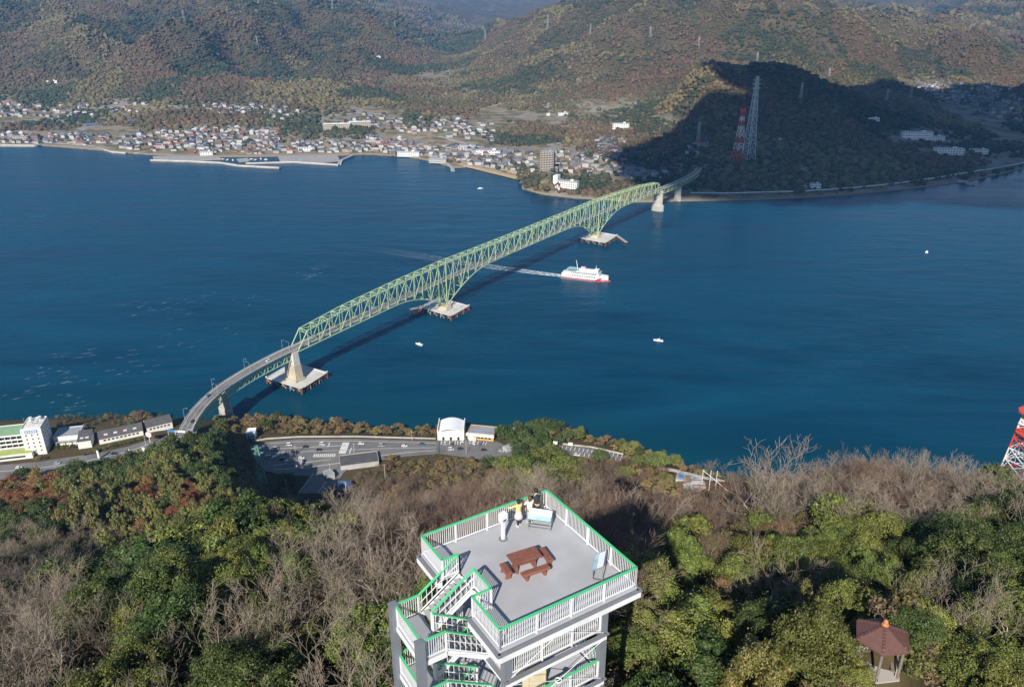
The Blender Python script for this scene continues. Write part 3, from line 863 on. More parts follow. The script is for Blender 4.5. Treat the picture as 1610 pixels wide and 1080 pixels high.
# sign pedestal
t = on_deck("pedestal_viewer", .31, -2.59, "white pedestal with a box head standing near the deck railing", "pedestal", R(10))
MB().box((0, 0, .55), (.15, .15, 1.1)).build("post", M_WHITE, t)
b = MB(); b.box((0, 0, 1.33), (.40, .26, .44)); b.box((0, 0, 1.58), (.30, .22, .06)); h_ = b.build("head", M_WHITE, t)
MB().box((0, -.137, 1.2), (.2, .012, .1)).build("slot", M_DARKM, h_)
MB().lathe([(.24, 0), (.24, .012), (.1, .014)], (0, 0, 0), 14).build("base_plate", M_COLGREY, t)
# panorama boards
def board(u, v, rz, label):
    t = on_deck("information_board", u, v, label, "board", rz, "tilted view boards")
    b = MB(); w, zl, zh, d = .62, .58, .92, .26
    b.loft([[(-w, -d, zl), (w, -d, zl), (w, d, zh), (-w, d, zh)], [(-w, -d - .02, zl + .03), (w, -d - .02, zl + .03), (w, d - .02, zh + .03), (-w, d - .02, zh + .03)]])
    p = b.build("panel", M_METAL, t)
    for (a, c, m_) in ((.0, .38, M_BOARDB), (.38, 1.0, M_BOARDW)):
        q = MB(); f = lambda s_: (-d - .022 + 2 * d * s_, zl + .036 + (zh - zl) * s_)
        (y0, z0), (y1, z1) = f(a + .02), f(c - .02 if c > .9 else c)
        q.add([(-w + .03, y0, z0), (w - .03, y0, z0), (w - .03, y1, z1), (-w + .03, y1, z1)], [(0, 1, 2, 3)])
        q.build("print_sheet", m_, p)
    for sx in (-w + .05, w - .05):
        l = MB(); l.bar((sx, -d + .02, 0), (sx, -d + .02, zl), .05); l.bar((sx, d - .04, 0), (sx, d - .04, zh - .03), .05); l.bar((sx, -d, .12), (sx, d, .12), .04); l.build("leg", M_METAL, t)
    b = MB(); b.bar((-w, -d + .02, .3), (w, -d + .02, .3), .04); b.bar((-w, -d + .02, .12), (w, -d + .02, .12), .04); b.build("cross_rail", M_METAL, t)
board(2.42, -2.42, R(-45), "tilted view board with white and blue print beside the three people")
board(2.78, 2.05, R(-135), "tilted view board with pale blue print near the empty deck corner")
# cream cabinet on a lower floor
t = on_deck("storage_cabinet", -.55, 1.35, "cream storage cabinet with slatted top on a lower floor of the tower", "cabinet", R(3), z=TD - 5.8)
b = MB(); b.box((0, 0, .72), (1.05, .95, 1.3)); b.build("body", M_CREAM, t)
for sx in (-.5, .5):
    for sy in (-.45, .45): MB().box((sx, sy, .72), (.10, .10, 1.44)).build("corner_post", M_CREAM, t)
for k in range(5): MB().box((-.42 + .21 * k, 0, 1.42), (.19, 1.0, .04)).build("top_slat", M_CREAM, t)

# ------------------------------------------------------------------ people
M_SKIN = mat("skin", (.52, .33, .24), .5, .05, 9)
M_YEL = mat("yellow_knit", (.72, .56, .22), .9, .08, 30, bump=.2)
M_SKIRT = mat("pale_grey_skirt", (.55, .53, .48), .9, .08, 20)
M_WTOP = mat("white_cotton", (.78, .77, .75), .85, .05, 20)
M_JACK = mat("black_jacket", (.022, .024, .03), .7, .15, 15)
M_JEAN = mat("dark_trousers", (.03, .035, .05), .85, .15, 20)
M_BEIGE = mat("beige_cloth", (.45, .38, .30), .85, .08, 20)
M_HAIRB = mat("black_hair", (.012, .010, .010), .4, .2, 30)
M_HAIRR = mat("brown_hair", (.10, .045, .025), .4, .25, 30)
M_SHOE = mat("white_shoe", (.6, .6, .6), .6, .1, 20)
def skinned(name, verts, edges, radii, m, parent, root=0, sub=1):
    me = bpy.data.meshes.new(name + "_skel"); me.from_pydata(verts, edges, [])
    tmp = bpy.data.objects.new(name + "_skel", me); COL.objects.link(tmp)
    tmp.modifiers.new('skin', 'SKIN')
    sv = me.skin_vertices[0].data
    for i, r in enumerate(radii): sv[i].radius = (r, r) if not isinstance(r, tuple) else r
    sv[root].use_root = True
    s = tmp.modifiers.new('sub', 'SUBSURF'); s.levels = sub; s.render_levels = sub
    dg = bpy.context.evaluated_depsgraph_get()
    res = bpy.data.meshes.new_from_object(tmp.evaluated_get(dg)); res.name = name
    res.materials.clear(); res.materials.append(m)
    bpy.data.objects.remove(tmp); bpy.data.meshes.remove(me)
    res.polygons.foreach_set('use_smooth', [True] * len(res.polygons))
    return link(name, res, parent)
def person(u, v, rz, H_, label, arms, hairmat, hair_len, topmat, legmat, skirt=None, lean=0.0, head_turn=0.0, step=0.0, bare=.0):
    """standing figure facing local +Y; arms = (elbow, hand) for each side, in fractions of height"""
    t = on_deck("person", u, v, label, "person", rz, "people at the tower railing")
    k = H_
    def P(x, y, z): return (x * k, (y + lean * max(0, z - .5)) * k, z * k)
    V_ = [P(0, 0, .52), P(0, 0, .60), P(0, 0, .70), P(0, 0, .79), P(0, 0, .845), P(0, .008, .885), P(0, .012, .93), P(0, .010, .972)]
    Rr = [(.085, .062), (.075, .055), (.085, .06), (.08, .05), .032, .045, .058, .042]
    Ed = [(i, i + 1) for i in range(7)]
    for s, (el, ha) in zip((-1, 1), arms):
        b = len(V_)
        V_ += [P(.095 * s, 0, .80), P(*el), P(*ha)]; Rr += [.033, .026, .018]
        Ed += [(3, b), (b, b + 1), (b + 1, b + 2)]
        e, h = Vector(P(*el)), Vector(P(*ha)); d = (h - e).normalized(); sd = d.cross(Vector((0, 0, 1))).normalized()
        palm = h + d * .045 * k; V_.append(tuple(palm)); Rr.append((.02, .012)); Ed.append((b + 2, b + 3))
        for j, (of, ln) in enumerate([(-.018, .034), (-.006, .040), (.006, .038), (.018, .030)]):
            a1 = palm + sd * of * k + d * ln * .5 * k; a2 = a1 + d * ln * .5 * k + Vector((0, 0, -.012 * k))
            c = len(V_); V_ += [tuple(a1), tuple(a2)]; Rr += [.0052, .0045]; Ed += [(b + 3, c), (c, c + 1)]
        c = len(V_); V_ += [tuple(h + sd * -.026 * k * s + d * .02 * k), tuple(h + sd * -.034 * k * s + d * .042 * k)]; Rr += [.006, .005]; Ed += [(b + 2, c), (c, c + 1)]
    for s in (-1, 1):
        b = len(V_); st = step * s
        V_ += [P(.048 * s, 0, .47), P(.050 * s, .012 + st * .5, .27), P(.050 * s, -.012 + st, .05), P(.052 * s, .07 + st, .02)]
        Rr += [.055, .036, .022, .02]; Ed += [(0, b), (b, b + 1), (b + 1, b + 2), (b + 2, b + 3)]
    Rr = [r * k if not isinstance(r, tuple) else (r[0] * k, r[1] * k) for r in Rr]
    body = skinned("body", V_, Ed, Rr, M_SKIN, t)
    # face
    fz, fy = .932, .012 + .058 + lean * .43
    for s in (-1, 1): MB().lathe([(.001, -.006), (.006, 0), (.001, .006)], (.02 * s * k, (fy - .003) * k, fz * k), 6).build("eye", M_DARKM, body)
    MB().loft([[(-.008 * k, (fy - .01) * k, .905 * k), (.008 * k, (fy - .01) * k, .905 * k), (0, (fy - .008) * k, .935 * k)], [(-.002 * k, (fy + .01) * k, .908 * k), (.002 * k, (fy + .01) * k, .908 * k), (0, (fy + .002) * k, .93 * k)]]).build("nose", M_SKIN, body)
    MB().box((0, (fy - .006) * k, .893 * k), (.028 * k, .006 * k, .006 * k)).build("mouth", M_DARKM, body)
    # hair: cap over the skull, falling to its length behind
    rings = []
    hy = .010 + lean * .43
    for zz, rx, ry, oy in [(1.003, .012, .012, 0), (.992, .042, .045, -.004), (.965, .061, .064, -.006), (.935, .065, .062, -.014), (.905, .062, .048, -.030), (.905 - hair_len * .5, .058, .036, -.040), (.905 - hair_len, .040, .022, -.046)]:
        rings.append([(rx * math.cos(a) * k, (hy + oy + ry * math.sin(a)) * k, zz * k) for a in np.linspace(0, 2 * math.pi, 12, endpoint=False)])
    MB().loft(rings).build("hair", hairmat, t, smooth=True)
    # top with sleeves
    V2 = [P(0, 0, .50), P(0, 0, .60), P(0, 0, .70), P(0, 0, .80), P(0, 0, .835)]; R2 = [(.098, .075), (.092, .07), (.098, .072), (.092, .06), (.045, .045)]
    E2 = [(0, 1), (1, 2), (2, 3), (3, 4)]
    for s, (el, ha) in zip((-1, 1), arms):
        b = len(V2); e = Vector(el); h = Vector(ha); w = e.lerp(h, .85 - bare)
        V2 += [P(.098 * s, 0, .80), P(*el), P(*w)]; R2 += [.043, .036, .030]; E2 += [(3, b), (b, b + 1), (b + 1, b + 2)]
    skinned("top", V2, E2, [r * k if not isinstance(r, tuple) else (r[0] * k, r[1] * k) for r in R2], topmat, t)
    if skirt:
        MB().lathe([(.085 * k, .57 * k), (.10 * k, .50 * k), (.135 * k, .40 * k), (.155 * k, .32 * k), (.15 * k, .322 * k), (.09 * k, .5 * k)], (0, 0, 0), 14).build("skirt", skirt, t, smooth=True)
    V3 = [P(0, 0, .53)]; R3 = [(.088, .068)]; E3 = []
    for s in (-1, 1):
        b = len(V3); st = step * s
        V3 += [P(.050 * s, 0, .47), P(.052 * s, .012 + st * .5, .27), P(.052 * s, -.012 + st, .06)]; R3 += [.06, .042, .032]; E3 += [(0, b), (b, b + 1), (b + 1, b + 2)]
    skinned("trousers", V3, E3, [r * k if not isinstance(r, tuple) else (r[0] * k, r[1] * k) for r in R3], legmat, t)
    for s in (-1, 1):
        b = MB(); st = step * s
        b.loft([[(.052 * s * k + dx * k, (.02 + st + dy) * k, z * k) for dx, dy in ((-.026, -.06), (.026, -.06), (.028, .05), (.012, .085), (-.012, .085), (-.028, .05))] for z in (.0, .028, .045)]); b.build("shoe", M_SHOE, t)
    return t
UPF = ((-.13, .06, .68), (-.10, .20, .675))
person(1.55, -3.10, R(0), 1.60, "person in a yellow top and pale skirt stretching one arm along the railing", [((-.22, .06, .74), (-.36, .10, .76)), ((.14, .05, .67), (.09, .17, .665))], M_HAIRB, .05, M_YEL, M_JEAN, M_SKIRT, .05, step=.03, bare=.0)
person(2.18, -3.02, R(-8), 1.64, "person in a loose white top with long brown hair at the railing", [((-.14, .06, .68), (-.08, .20, .68)), ((.14, .06, .68), (.09, .20, .68))], M_HAIRR, .10, M_WTOP, M_BEIGE, None, .04, bare=.5)
person(2.72, -3.12, R(-4), 1.74, "person in a black jacket leaning on the railing", [((-.15, .10, .68), (-.06, .24, .655)), ((.15, .10, .68), (.07, .24, .655))], M_HAIRB, .02, M_JACK, M_JEAN, None, .22)
# ================================================================== BRIDGE
M_TRUSS = mat("pale_green_bridge_paint", (.44, .58, .32), .5, .10, .25, dirt=(.30, .36, .20), dirt_amt=.5)
M_CONC = mat("concrete", (.42, .40, .36), .85, .12, .25, dirt=(.26, .24, .20), dirt_amt=.6, bump=.2, detail=8)
M_CONCB = mat("tan_concrete", (.50, .44, .33), .85, .12, .3, dirt=(.34, .27, .18), dirt_amt=.6, detail=8)
M_CONCL = mat("light_concrete", (.58, .57, .54), .85, .10, .3, dirt=(.36, .33, .29), dirt_amt=.5, detail=8)
M_ASPH = mat("asphalt", (.15, .145, .142), .9, .18, .12, dirt=(.20, .19, .18), dirt_amt=.7, detail=10)
M_MARK = mat("road_paint", (.62, .62, .60), .7, .12, 1.0)
M_RUST = mat("rusty_steel", (.14, .055, .03), .85, .35, .8, dirt=(.05, .03, .025), dirt_amt=.7)
M_RAILG = mat("galvanised_rail", (.55, .57, .57), .45, .08, 1.0, metal=.3)
M_LAMP = mat("lamp_grey", (.5, .52, .53), .4, .08, 2)

BA = .603
BS = (-185.4, 617.6)
bridge = thing("truss_bridge", (BS[0], BS[1], 0), "long pale green steel truss road bridge crossing the strait", "bridge", rz=math.pi / 2 - BA)
def deck_z(t): return 33.0 + 4.6 * (1 - ((t - 362.5) / 362.5) ** 2) if 0 <= t <= 725 else 33.0
def zb(t):
    L = 30.5 + 5.8 * (1 - ((t - 362.5) / 362.5) ** 2)
    s = min(abs(t - 200), abs(t - 525))
    return L - (L - 9.5) * max(0, 1 - s / 78.) ** 2
_tt = [0, 12.5, 64, 130, 200, 280, 362.5]; _zz = [44, 45.6, 50.6, 53.8, 55.6, 54.9, 54.7]
def zt(t):
    return float(np.interp(min(t, 725 - t), _tt, _zz))
W = 5.0; NP = 58; DP = 725. / NP
# deck
def deck_strip(path, half, th):
    """slab, road surface, kerbs and guard rails along a path of (x,y,z), in the frame of the bridge"""
    P = [Vector(p) for p in path]
    nr = []
    for i in range(len(P)):
        d = (P[min(i + 1, len(P) - 1)] - P[max(i - 1, 0)]); d.z = 0; d.normalize(); nr.append(Vector((-d.y, d.x, 0)))
    def ribbon(o1, o2, z1, z2, m, nm, par, both=False):
        b = MB(); rings = []
        for p, n in zip(P, nr):
            a, c = p + n * o1, p + n * o2
            rings.append([(a.x, a.y, a.z + z1), (c.x, c.y, c.z + z1), (c.x, c.y, c.z + z2), (a.x, a.y, a.z + z2)])
        b.loft(rings); return b.build(nm, m, par)
    s = ribbon(half, -half, -th, 0, M_CONC, "deck_slab", bridge)
    ribbon(half - 1.1, -half + 1.1, .004, .03, M_ASPH, "road_surface", s)
    ribbon(.08, -.08, .034, .036, M_MARK, "centre_line", s)
    for sg in (-1, 1):
        ribbon(sg * (half - 1.3), sg * (half - 1.45), .034, .036, M_MARK, "edge_line", s)
        ribbon(sg * half, sg * (half - .3), .0, .35, M_CONCL, "kerb", s)
        ribbon(sg * (half - .1), sg * (half - .2), .95, 1.1, M_RAILG, "guard_rail", s)
        ribbon(sg * (half - .12), sg * (half - .18), .6, .7, M_RAILG, "guard_rail", s)
    return s, P, nr
path_main = [(t, 0, deck_z(t)) for t in np.linspace(0, 725, 59)]
deck_strip(path_main, 4.0, .7)
# chords: one mesh a plane
for sg in (-1, 1):
    y = W * sg
    b = MB()
    for i in range(1, NP - 1): b.bar((i * DP, y, zt(i * DP)), ((i + 1) * DP, y, zt((i + 1) * DP)), .62, .70)
    b.build("top_chord", M_TRUSS, bridge)
    b = MB()
    for i in range(NP): b.bar((i * DP, y, zb(i * DP)), ((i + 1) * DP, y, zb((i + 1) * DP)), .62, .75)
    b.build("bottom_chord", M_TRUSS, bridge)
    for i0, i1 in ((0, 1), (NP, NP - 1)):
        MB().bar((i0 * DP, y, zb(i0 * DP)), (i1 * DP, y, zt(i1 * DP)), .65, .65).build("end_post", M_TRUSS, bridge)
    for i in range(1, NP):
        t = i * DP
        big = i in (16, 42)
        MB().bar((t, y, zb(t)), (t, y, zt(t)), .75 if big else .42, .75 if big else .42, up=(1, 0, 0)).build("vertical", M_TRUSS, bridge)
        if i < NP - 1:
            if i % 2: p, q = (t, y, zt(t)), (t + DP, y, zb(t + DP))
            else: p, q = (t, y, zb(t)), (t + DP, y, zt(t + DP))
            MB().bar(p, q, .40, .48).build("diagonal", M_TRUSS, bridge)
for i in range(1, NP):
    t = i * DP
    s = MB(); s.bar((t, -W, zt(t) - .1), (t, W, zt(t) - .1), .34, .5)
    if i % 1 == 0:
        s.bar((t, -W, zt(t) - 2.6), (t, W, zt(t) - 2.6), .22, .25)
        s.bar((t, -W, zt(t) - .2), (t, 0, zt(t) - 2.6), .18, .18); s.bar((t, W, zt(t) - .2), (t, 0, zt(t) - 2.6), .18, .18)
    s.build("top_strut", M_TRUSS, bridge)
    if i < NP - 1:
        l = MB(); z0, z1 = zt(t) - .1, zt(t + DP) - .1
        l.bar((t, -W, z0), (t + DP, W, z1), .26, .26); l.bar((t, W, z0 - .27), (t + DP, -W, z1 - .27), .26, .26)
        l.build("top_lateral", M_TRUSS, bridge)
    f = MB(); f.bar((t, -W, deck_z(t) - 1.0), (t, W, deck_z(t) - 1.0), .3, .9)
    if zb(t) < deck_z(t) - 6:
        f.bar((t, -W, zb(t)), (t, W, zb(t)), .4, .5); f.bar((t, -W, zb(t)), (t, W, deck_z(t) - 1.4), .26, .26); f.bar((t, W, zb(t)), (t, -W, deck_z(t) - 1.4), .26, .26)
    f.build("floor_beam", M_TRUSS, bridge)
s = MB()
for y in (-2.4, 0, 2.4):
    for i in range(NP): s.bar((i * DP, y, deck_z(i * DP) - .95), ((i + 1) * DP, y, deck_z((i + 1) * DP) - .95), .25, .5)
tag(s.build("stringer_row", M_TRUSS, bridge), kind='stuff')

# approaches: paths in world, turned into the frame of the bridge
cb, sb = math.cos(BA), math.sin(BA)
def to_b(x, y, z):
    dx, dy = x - BS[0], y - BS[1]
    return (dx * sb + dy * cb, -(dx * cb - dy * sb), z)
near_w = [(-185.4, 617.6, 33.0), (-194, 605, 32.9), (-201.5, 592, 32.7), (-208.5, 579.5, 32.4), (-215, 566, 32), (-220.5, 553.5, 31.6), (-224.8, 541, 31.1), (-227.6, 528, 30.6), (-229.3, 515, 30), (-229.6, 502, 29.4), (-228.6, 489, 28.7), (-226.2, 476, 28.0), (-223, 464, 27.4)]
near_b = [to_b(*p) for p in near_w]
ns_, nP, nN = deck_strip(near_b, 4.6, .8)
def under_truss(P, Nn, off, depth, parent_name, tap=None):
    for sg in (-1, 1):
        b = MB(); lo = []
        hi = [p + n * off * sg + Vector((0, 0, -1.0)) for p, n in zip(P, Nn)]
        for k, p in enumerate(hi): lo.append(p + Vector((0, 0, -(tap[k] if tap else depth))))
        b1 = MB(); b2 = MB()
        for a, c in zip(hi[:-1], hi[1:]): b1.bar(a, c, .45, .6)
        for a, c in zip(lo[:-1], lo[1:]): b2.bar(a, c, .5, .6)
        b1.build("upper_chord", M_TRUSS, bridge); b2.build("lower_chord", M_TRUSS, bridge)
        for k in range(len(hi)):
            MB().bar(hi[k], lo[k], .34, .34, up=(1, 0, 0)).build("web_vertical", M_TRUSS, bridge)
            if k < len(hi) - 1:
                m = (hi[k] + hi[k + 1]) / 2; ml = (lo[k] + lo[k + 1]) / 2
                MB().bar(ml, hi[k], .32, .32).build("web_diagonal", M_TRUSS, bridge)
                MB().bar(ml, hi[k + 1], .32, .32).build("web_diagonal", M_TRUSS, bridge)
    x = MB()
    for k in range(len(P)):
        a, c = P[k] + Nn[k] * off, P[k] - Nn[k] * off; dz = (tap[k] if tap else depth) + 1.0
        x.bar(a + Vector((0, 0, -dz)), c + Vector((0, 0, -dz)), .3, .35); x.bar(a + Vector((0, 0, -1.3)), c + Vector((0, 0, -dz)), .22); x.bar(c + Vector((0, 0, -1.3)), a + Vector((0, 0, -dz)), .22)
        x.bar(P[k] + Nn[k] * 4.2 + Vector((0, 0, -1.1)), P[k] - Nn[k] * 4.2 + Vector((0, 0, -1.1)), .3, .6)
    tag(x.build("cross_frame_row", M_TRUSS, bridge), kind='stuff')
def resample(P, n):
    P = [Vector(p) for p in P]; d = [0]
    for a, c in zip(P[:-1], P[1:]): d.append(d[-1] + (c - a).length)
    o = []
    for s_ in np.linspace(0, d[-1], n):
        k = min(max(np.searchsorted(d, s_) - 1, 0), len(P) - 2); o.append(P[k].lerp(P[k + 1], (s_ - d[k]) / (d[k + 1] - d[k])))
    return o
def normals(P):
    o = []
    for i in range(len(P)):
        d = P[min(i + 1, len(P) - 1)] - P[max(i - 1, 0)]; d.z = 0; d.normalize(); o.append(Vector((-d.y, d.x, 0)))
    return o
up1 = resample(near_b[:7], 9); under_truss(up1, normals(up1), 3.2, 8.0, "a", [7.5] * 9)
up2 = resample(near_b[6:], 7); under_truss(up2, normals(up2), 3.2, 6.0, "b", [8.0, 8.0, 7.5, 7, 6, 5, 4.5])
# steel side plates on the shore span
for sg in (-1, 1):
    b = MB(); n2 = normals(up2)
    for k in range(len(up2) - 1):
        a, c = up2[k] + n2[k] * 3.45 * sg, up2[k + 1] + n2[k + 1] * 3.45 * sg
        b.bar(a + Vector((0, 0, -2.2)), c + Vector((0, 0, -2.2)), .12, 2.2)
    b.build("plate_girder", M_TRUSS, bridge)
far_w = [(1034, 301), (1060, 290.5), (1083, 281.5), (1101, 273.5)]
far_b = [(725, 0, 33.0), (765, 0, 32.6), (805, .5, 32.2), (845, 2.5, 31.8), (880, 6.5, 31.4), (905, 11.5, 31), (930, 18.5, 30.4)]
deck_strip(far_b, 4.2, .8)
up3 = resample(far_b[:6], 13); under_truss(up3, normals(up3), 3.2, 7.0, "c", [7.0] * 13)

# piers
def pier_tapered(t, y, z0, z1, a, b_, mats=(M_CONCL, M_CONCB), split=.55, yaw=0.):
    p = MB(); zc = z0 + (z1 - z0) * split
    def ring(z, k): return [(t + a * k * sx, y + b_ * k * sy, z) for sx, sy in ((-1, -1), (1, -1), (1, 1), (-1, 1))]
    p.loft([ring(z0, 1.25), ring(zc, 1.05)], 1); p.loft([ring(zc + .003, 1.0), ring(z1, .88)], 0)
    p.box((t, y, z0 + .8), (a * 3.3, b_ * 2.7, 1.6), mi=1)
    return p.build("pier", list(mats), bridge)
pier_tapered(-3, 0, 5.2, 31.6, 3.3, 5.8)
for t in (200, 525):
    p = MB(); p.box((t, 0, 7.2), (9, 15, 4.0), taper=.9)
    for y in (-W, W): p.box((t, y, 9.3), (3.0, 3.0, 1.6), taper=.8)
    p.build("pier", M_CONCB, bridge)
    # the splayed steel legs over the pier
def pier_round(P, z1, rx, ry, base, m=M_CONC):
    p = MB(); x, y = P
    def ring(z, k): return [(x + rx * k * math.cos(a), y + ry * k * math.sin(a), z) for a in np.linspace(0, 2 * math.pi, 20, endpoint=False)]
    p.loft([ring(-3, 1.0), ring(z1, .92)]); p.loft([ring(-3.1, base), ring(base * 7, base), ring(base * 7 + .8, base * .9)])
    p.build("pier", m, bridge)
pier_round((725, 0), 31.5, 4.0, 8.0, 1.28, M_CONC)
pier_round((801, .4), 24.0, 2.6, 6.0, 1.05, M_CONC)
bx, by, _ = to_b(*at(357, 657, 0)); pier_round((bx, by), 22.0, 3.2, 6.0, 1.22, M_CONC)
# abutment on the island
a0 = near_b[-1]; MB().box((a0[0] + 3, a0[1], a0[2] - 7), (14, 11, 12), rz=.3).build("abutment", M_CONCL, bridge)

# ------------------------------------------------------------------ fender platforms round the piers
def platform(Np, Rp, Lp, z, label, ext=None, nx=9):
    N3, R3, L3 = [Vector(at(*p, z)) for p in (Np, Rp, Lp)]
    O = (R3 + L3) / 2; a = (R3 - N3); b = (L3 - N3)
    # square it up
    b = b - a * (b.dot(a) / a.dot(a)) * .5
    t = thing("pier_platform", (O.x, O.y, 0), label, "platform", "steel fender platforms at the bridge piers")
    N3 = Vector((0, 0, z)) - a / 2 - b / 2
    N3.z = z
    def at_(s, q): return N3 + a * s + b * q
    d = MB(); d.prism([tuple(at_(*c))[:2] for c in ((0, 0), (1, 0), (1, 1), (0, 1))], z - .5, z); d.build("deck", M_CONCL, t)
    dn = a.normalized(); bn = b.normalized()
    # perimeter kerb beams
    for (c0, c1) in (((0, 0), (1, 0)), ((1, 0), (1, 1)), ((1, 1), (0, 1)), ((0, 1), (0, 0))):
        p, q = at_(*c0), at_(*c1)
        MB().bar(p + Vector((0, 0, .25)), q + Vector((0, 0, .25)), 1.1, .5).build("kerb_beam", M_CONCL, t)
        w = MB(); w.bar(p + Vector((0, 0, -2.9)), q + Vector((0, 0, -2.9)), .4, .35); w.build("waler", M_RUST, t)
        n = nx
        for k in range(n):
            c = p.lerp(q, k / n)
            if k == 0: MB().tube((c.x, c.y, -2), (c.x, c.y, z + .9), .95, n=10).build("corner_pile", M_RUST, t); MB().tube((c.x, c.y, z + .9), (c.x, c.y, z + 1.5), 1.0, n=10).build("pile_cap", M_CONCL, t)
            else: MB().tube((c.x, c.y, -2), (c.x, c.y, z - .5), .30, n=6).build("pile", M_RUST if k % 3 else M_CONC, t)
            if k % 2 == 0:
                e = p.lerp(q, min(1, (k + 1.0) / n)); bb = MB(); bb.bar((c.x, c.y, z - .9), (e.x, e.y, .8), .34); bb.build("brace", M_CONCL, t)
    if ext:
        E3 = Vector(at(*ext, z)) - Vector((O.x, O.y, 0)); E3.z = z
        st = at_(0, 1) if E3.length > 0 and (E3 - at_(0, 1)).length < (E3 - at_(1, 0)).length else at_(1, 0)
        e = MB(); e.bar(st + Vector((0, 0, -.2)), E3 + Vector((0, 0, -.2)), 4.0, .5); e.build("catwalk", M_CONC, t)
        for k in range(1, 7):
            c = st.lerp(E3, k / 6); MB().tube((c.x, c.y, -2), (c.x, c.y, z + .2), .4, n=6).build("pile", M_RUST, t)
    # clutter on the deck
    for k in range(5):
        c = at_(.15 + .7 * random.random(), .1 + .8 * random.random())
        MB().box((c.x, c.y, z + .3), (1.2 + random.random() * 2, .5, .5), rz=random.random() * 3).build("bollard_block", M_CONC, t)
platform((472, 613), (512, 587.5), (421.5, 593), 5.0, "square white-decked fender platform round the concrete pier by the island shore")
platform((707, 498.5), (735, 482.5), (663, 482), 5.0, "white-decked fender platform under the bridge nearest the white ferry's wake", ext=(644, 486))
platform((951, 383), (969, 371), (912, 374), 5.0, "fender platform under the bridge closer to the far shore", ext=(985, 381), nx=8)

# ------------------------------------------------------------------ street lamps on the approach
def street_lamp(x, y, z, yaw, label, group, h=9.0, arm=2.4):
    t = thing("street_lamp", (x, y, z), label, "street lamp", group, yaw)
    MB().tube((0, 0, 0), (0, 0, h), .10, .06, n=6).build("pole", M_LAMP, t)
    MB().tube((0, 0, h - .05), (arm, 0, h + .5), .05, .04, n=5).build("arm", M_LAMP, t)
    MB().box((arm + .3, 0, h + .48), (.9, .28, .16)).build("lamp_head", M_LAMP, t)
def along(Pw, s_):
    Pw = [Vector(p) for p in Pw]; d = [0]
    for a, c in zip(Pw[:-1], Pw[1:]): d.append(d[-1] + (c - a).length)
    L = s_ * d[-1]; k = min(max(int(np.searchsorted(d, L)) - 1, 0), len(Pw) - 2)
    p = Pw[k].lerp(Pw[k + 1], (L - d[k]) / (d[k + 1] - d[k])); t = (Pw[k + 1] - Pw[k]); return p, math.atan2(t.y, t.x)
for j, (s_, sg) in enumerate([(.05, 1), (.05, -1), (.30, -1), (.32, 1), (.52, -1), (.56, 1), (.78, -1), (.80, 1)]):
    p, yw = along(near_w, s_); n = Vector((-math.sin(yw), math.cos(yw), 0)) * (4.35 * sg)
    street_lamp(p.x + n.x, p.y + n.y, p.z, yw + (math.pi / 2 if sg < 0 else -math.pi / 2), "grey single-arm street lamp on the %s side of the curved bridge approach" % ("inner, open-water" if sg < 0 else "outer, hotel"), "street lamps on the bridge approach")
# ================================================================== ISLAND SHORE: roads, buildings, cars
M_BWHITE = mat("white_render", (.72, .71, .68), .8, .05, .3, dirt=(.52, .49, .44), dirt_amt=.4)
M_BGREY = mat("grey_render", (.42, .42, .42), .85, .08, .3, dirt=(.3, .29, .27))
M_ROOFD = mat("dark_slate_roof", (.085, .082, .085), .7, .15, .5, dirt=(.13, .12, .12))
M_ROOFG = mat("grey_sheet_roof", (.30, .31, .33), .5, .08, .4, dirt=(.22, .2, .19))
M_ROOFB = mat("blue_roof", (.07, .13, .26), .5, .15, .5)
M_ROOFW = mat("white_membrane", (.80, .81, .82), .5, .03, .2)
M_TURF = mat("green_roof_sheet", (.22, .38, .22), .9, .12, .3)
M_TURFY = mat("yellow_green_roof_sheet", (.34, .42, .12), .9, .12, .3)
M_GLASS = mat("dark_window_glass", (.025, .032, .04), .12, .3, .7, spec=.6)
M_ORANGE = mat("ochre_wall", (.60, .36, .10), .8, .08, .4)
M_BLUES = mat("blue_sign", (.05, .20, .50), .5, .1, 1)
M_PINK = mat("pink_sign_rim", (.75, .28, .36), .5, .1, 1)
M_REDP = mat("red_paint", (.55, .07, .04), .5, .12, .6)
M_GREENP = mat("dark_green_pylon_paint", (.17, .36, .29), .5, .12, .5)
M_GREYP = mat("galvanised_pylon", (.42, .45, .47), .5, .1, .3)
M_POLE = mat("concrete_pole", (.46, .45, .42), .8, .1, 1)
M_TYRE = mat("tyre_rubber", (.02, .02, .02), .9, .1, 5)

# ------------------------------------------------------------------ roads
def road_sheet(name, pix, z, m, parent=None, lift=0.0):
    pts = [at(u, v, z) for u, v in pix]
    b = MB(); n = len(pts)
    ar = sum(pts[i][0] * pts[(i + 1) % n][1] - pts[(i + 1) % n][0] * pts[i][1] for i in range(n))
    if ar < 0: pts = pts[::-1]
    b.prism([(p[0], p[1]) for p in pts], z - .6 + lift, z + lift)
    return b.build(name, m, parent)
RZ = ROADZ + .45
road = tag(road_sheet("road", [(392, 701), (420, 694), (470, 690), (560, 689.5), (690, 693), (690, 712), (640, 716), (600, 722), (560, 727), (540, 743), (528, 764), (505, 776), (468, 776), (490, 748), (440, 746), (415, 739), (400, 722)], RZ, M_ASPH), kind='structure')
road2 = tag(road_sheet("road", [(-120, 768), (-60, 742), (0, 731), (60, 726), (105, 719), (150, 713), (200, 702), (238, 690), (262, 684), (262, 700), (250, 709), (215, 722), (165, 737), (110, 742), (60, 750), (0, 757), (-60, 770)], RZ, M_ASPH), kind='structure')
lot1 = tag(road_sheet("pavement", [(691, 692.5), (735, 692), (782, 694), (800, 703), (806, 716), (770, 722), (720, 716), (691, 712)], RZ + .004, M_ASPH), kind='structure')
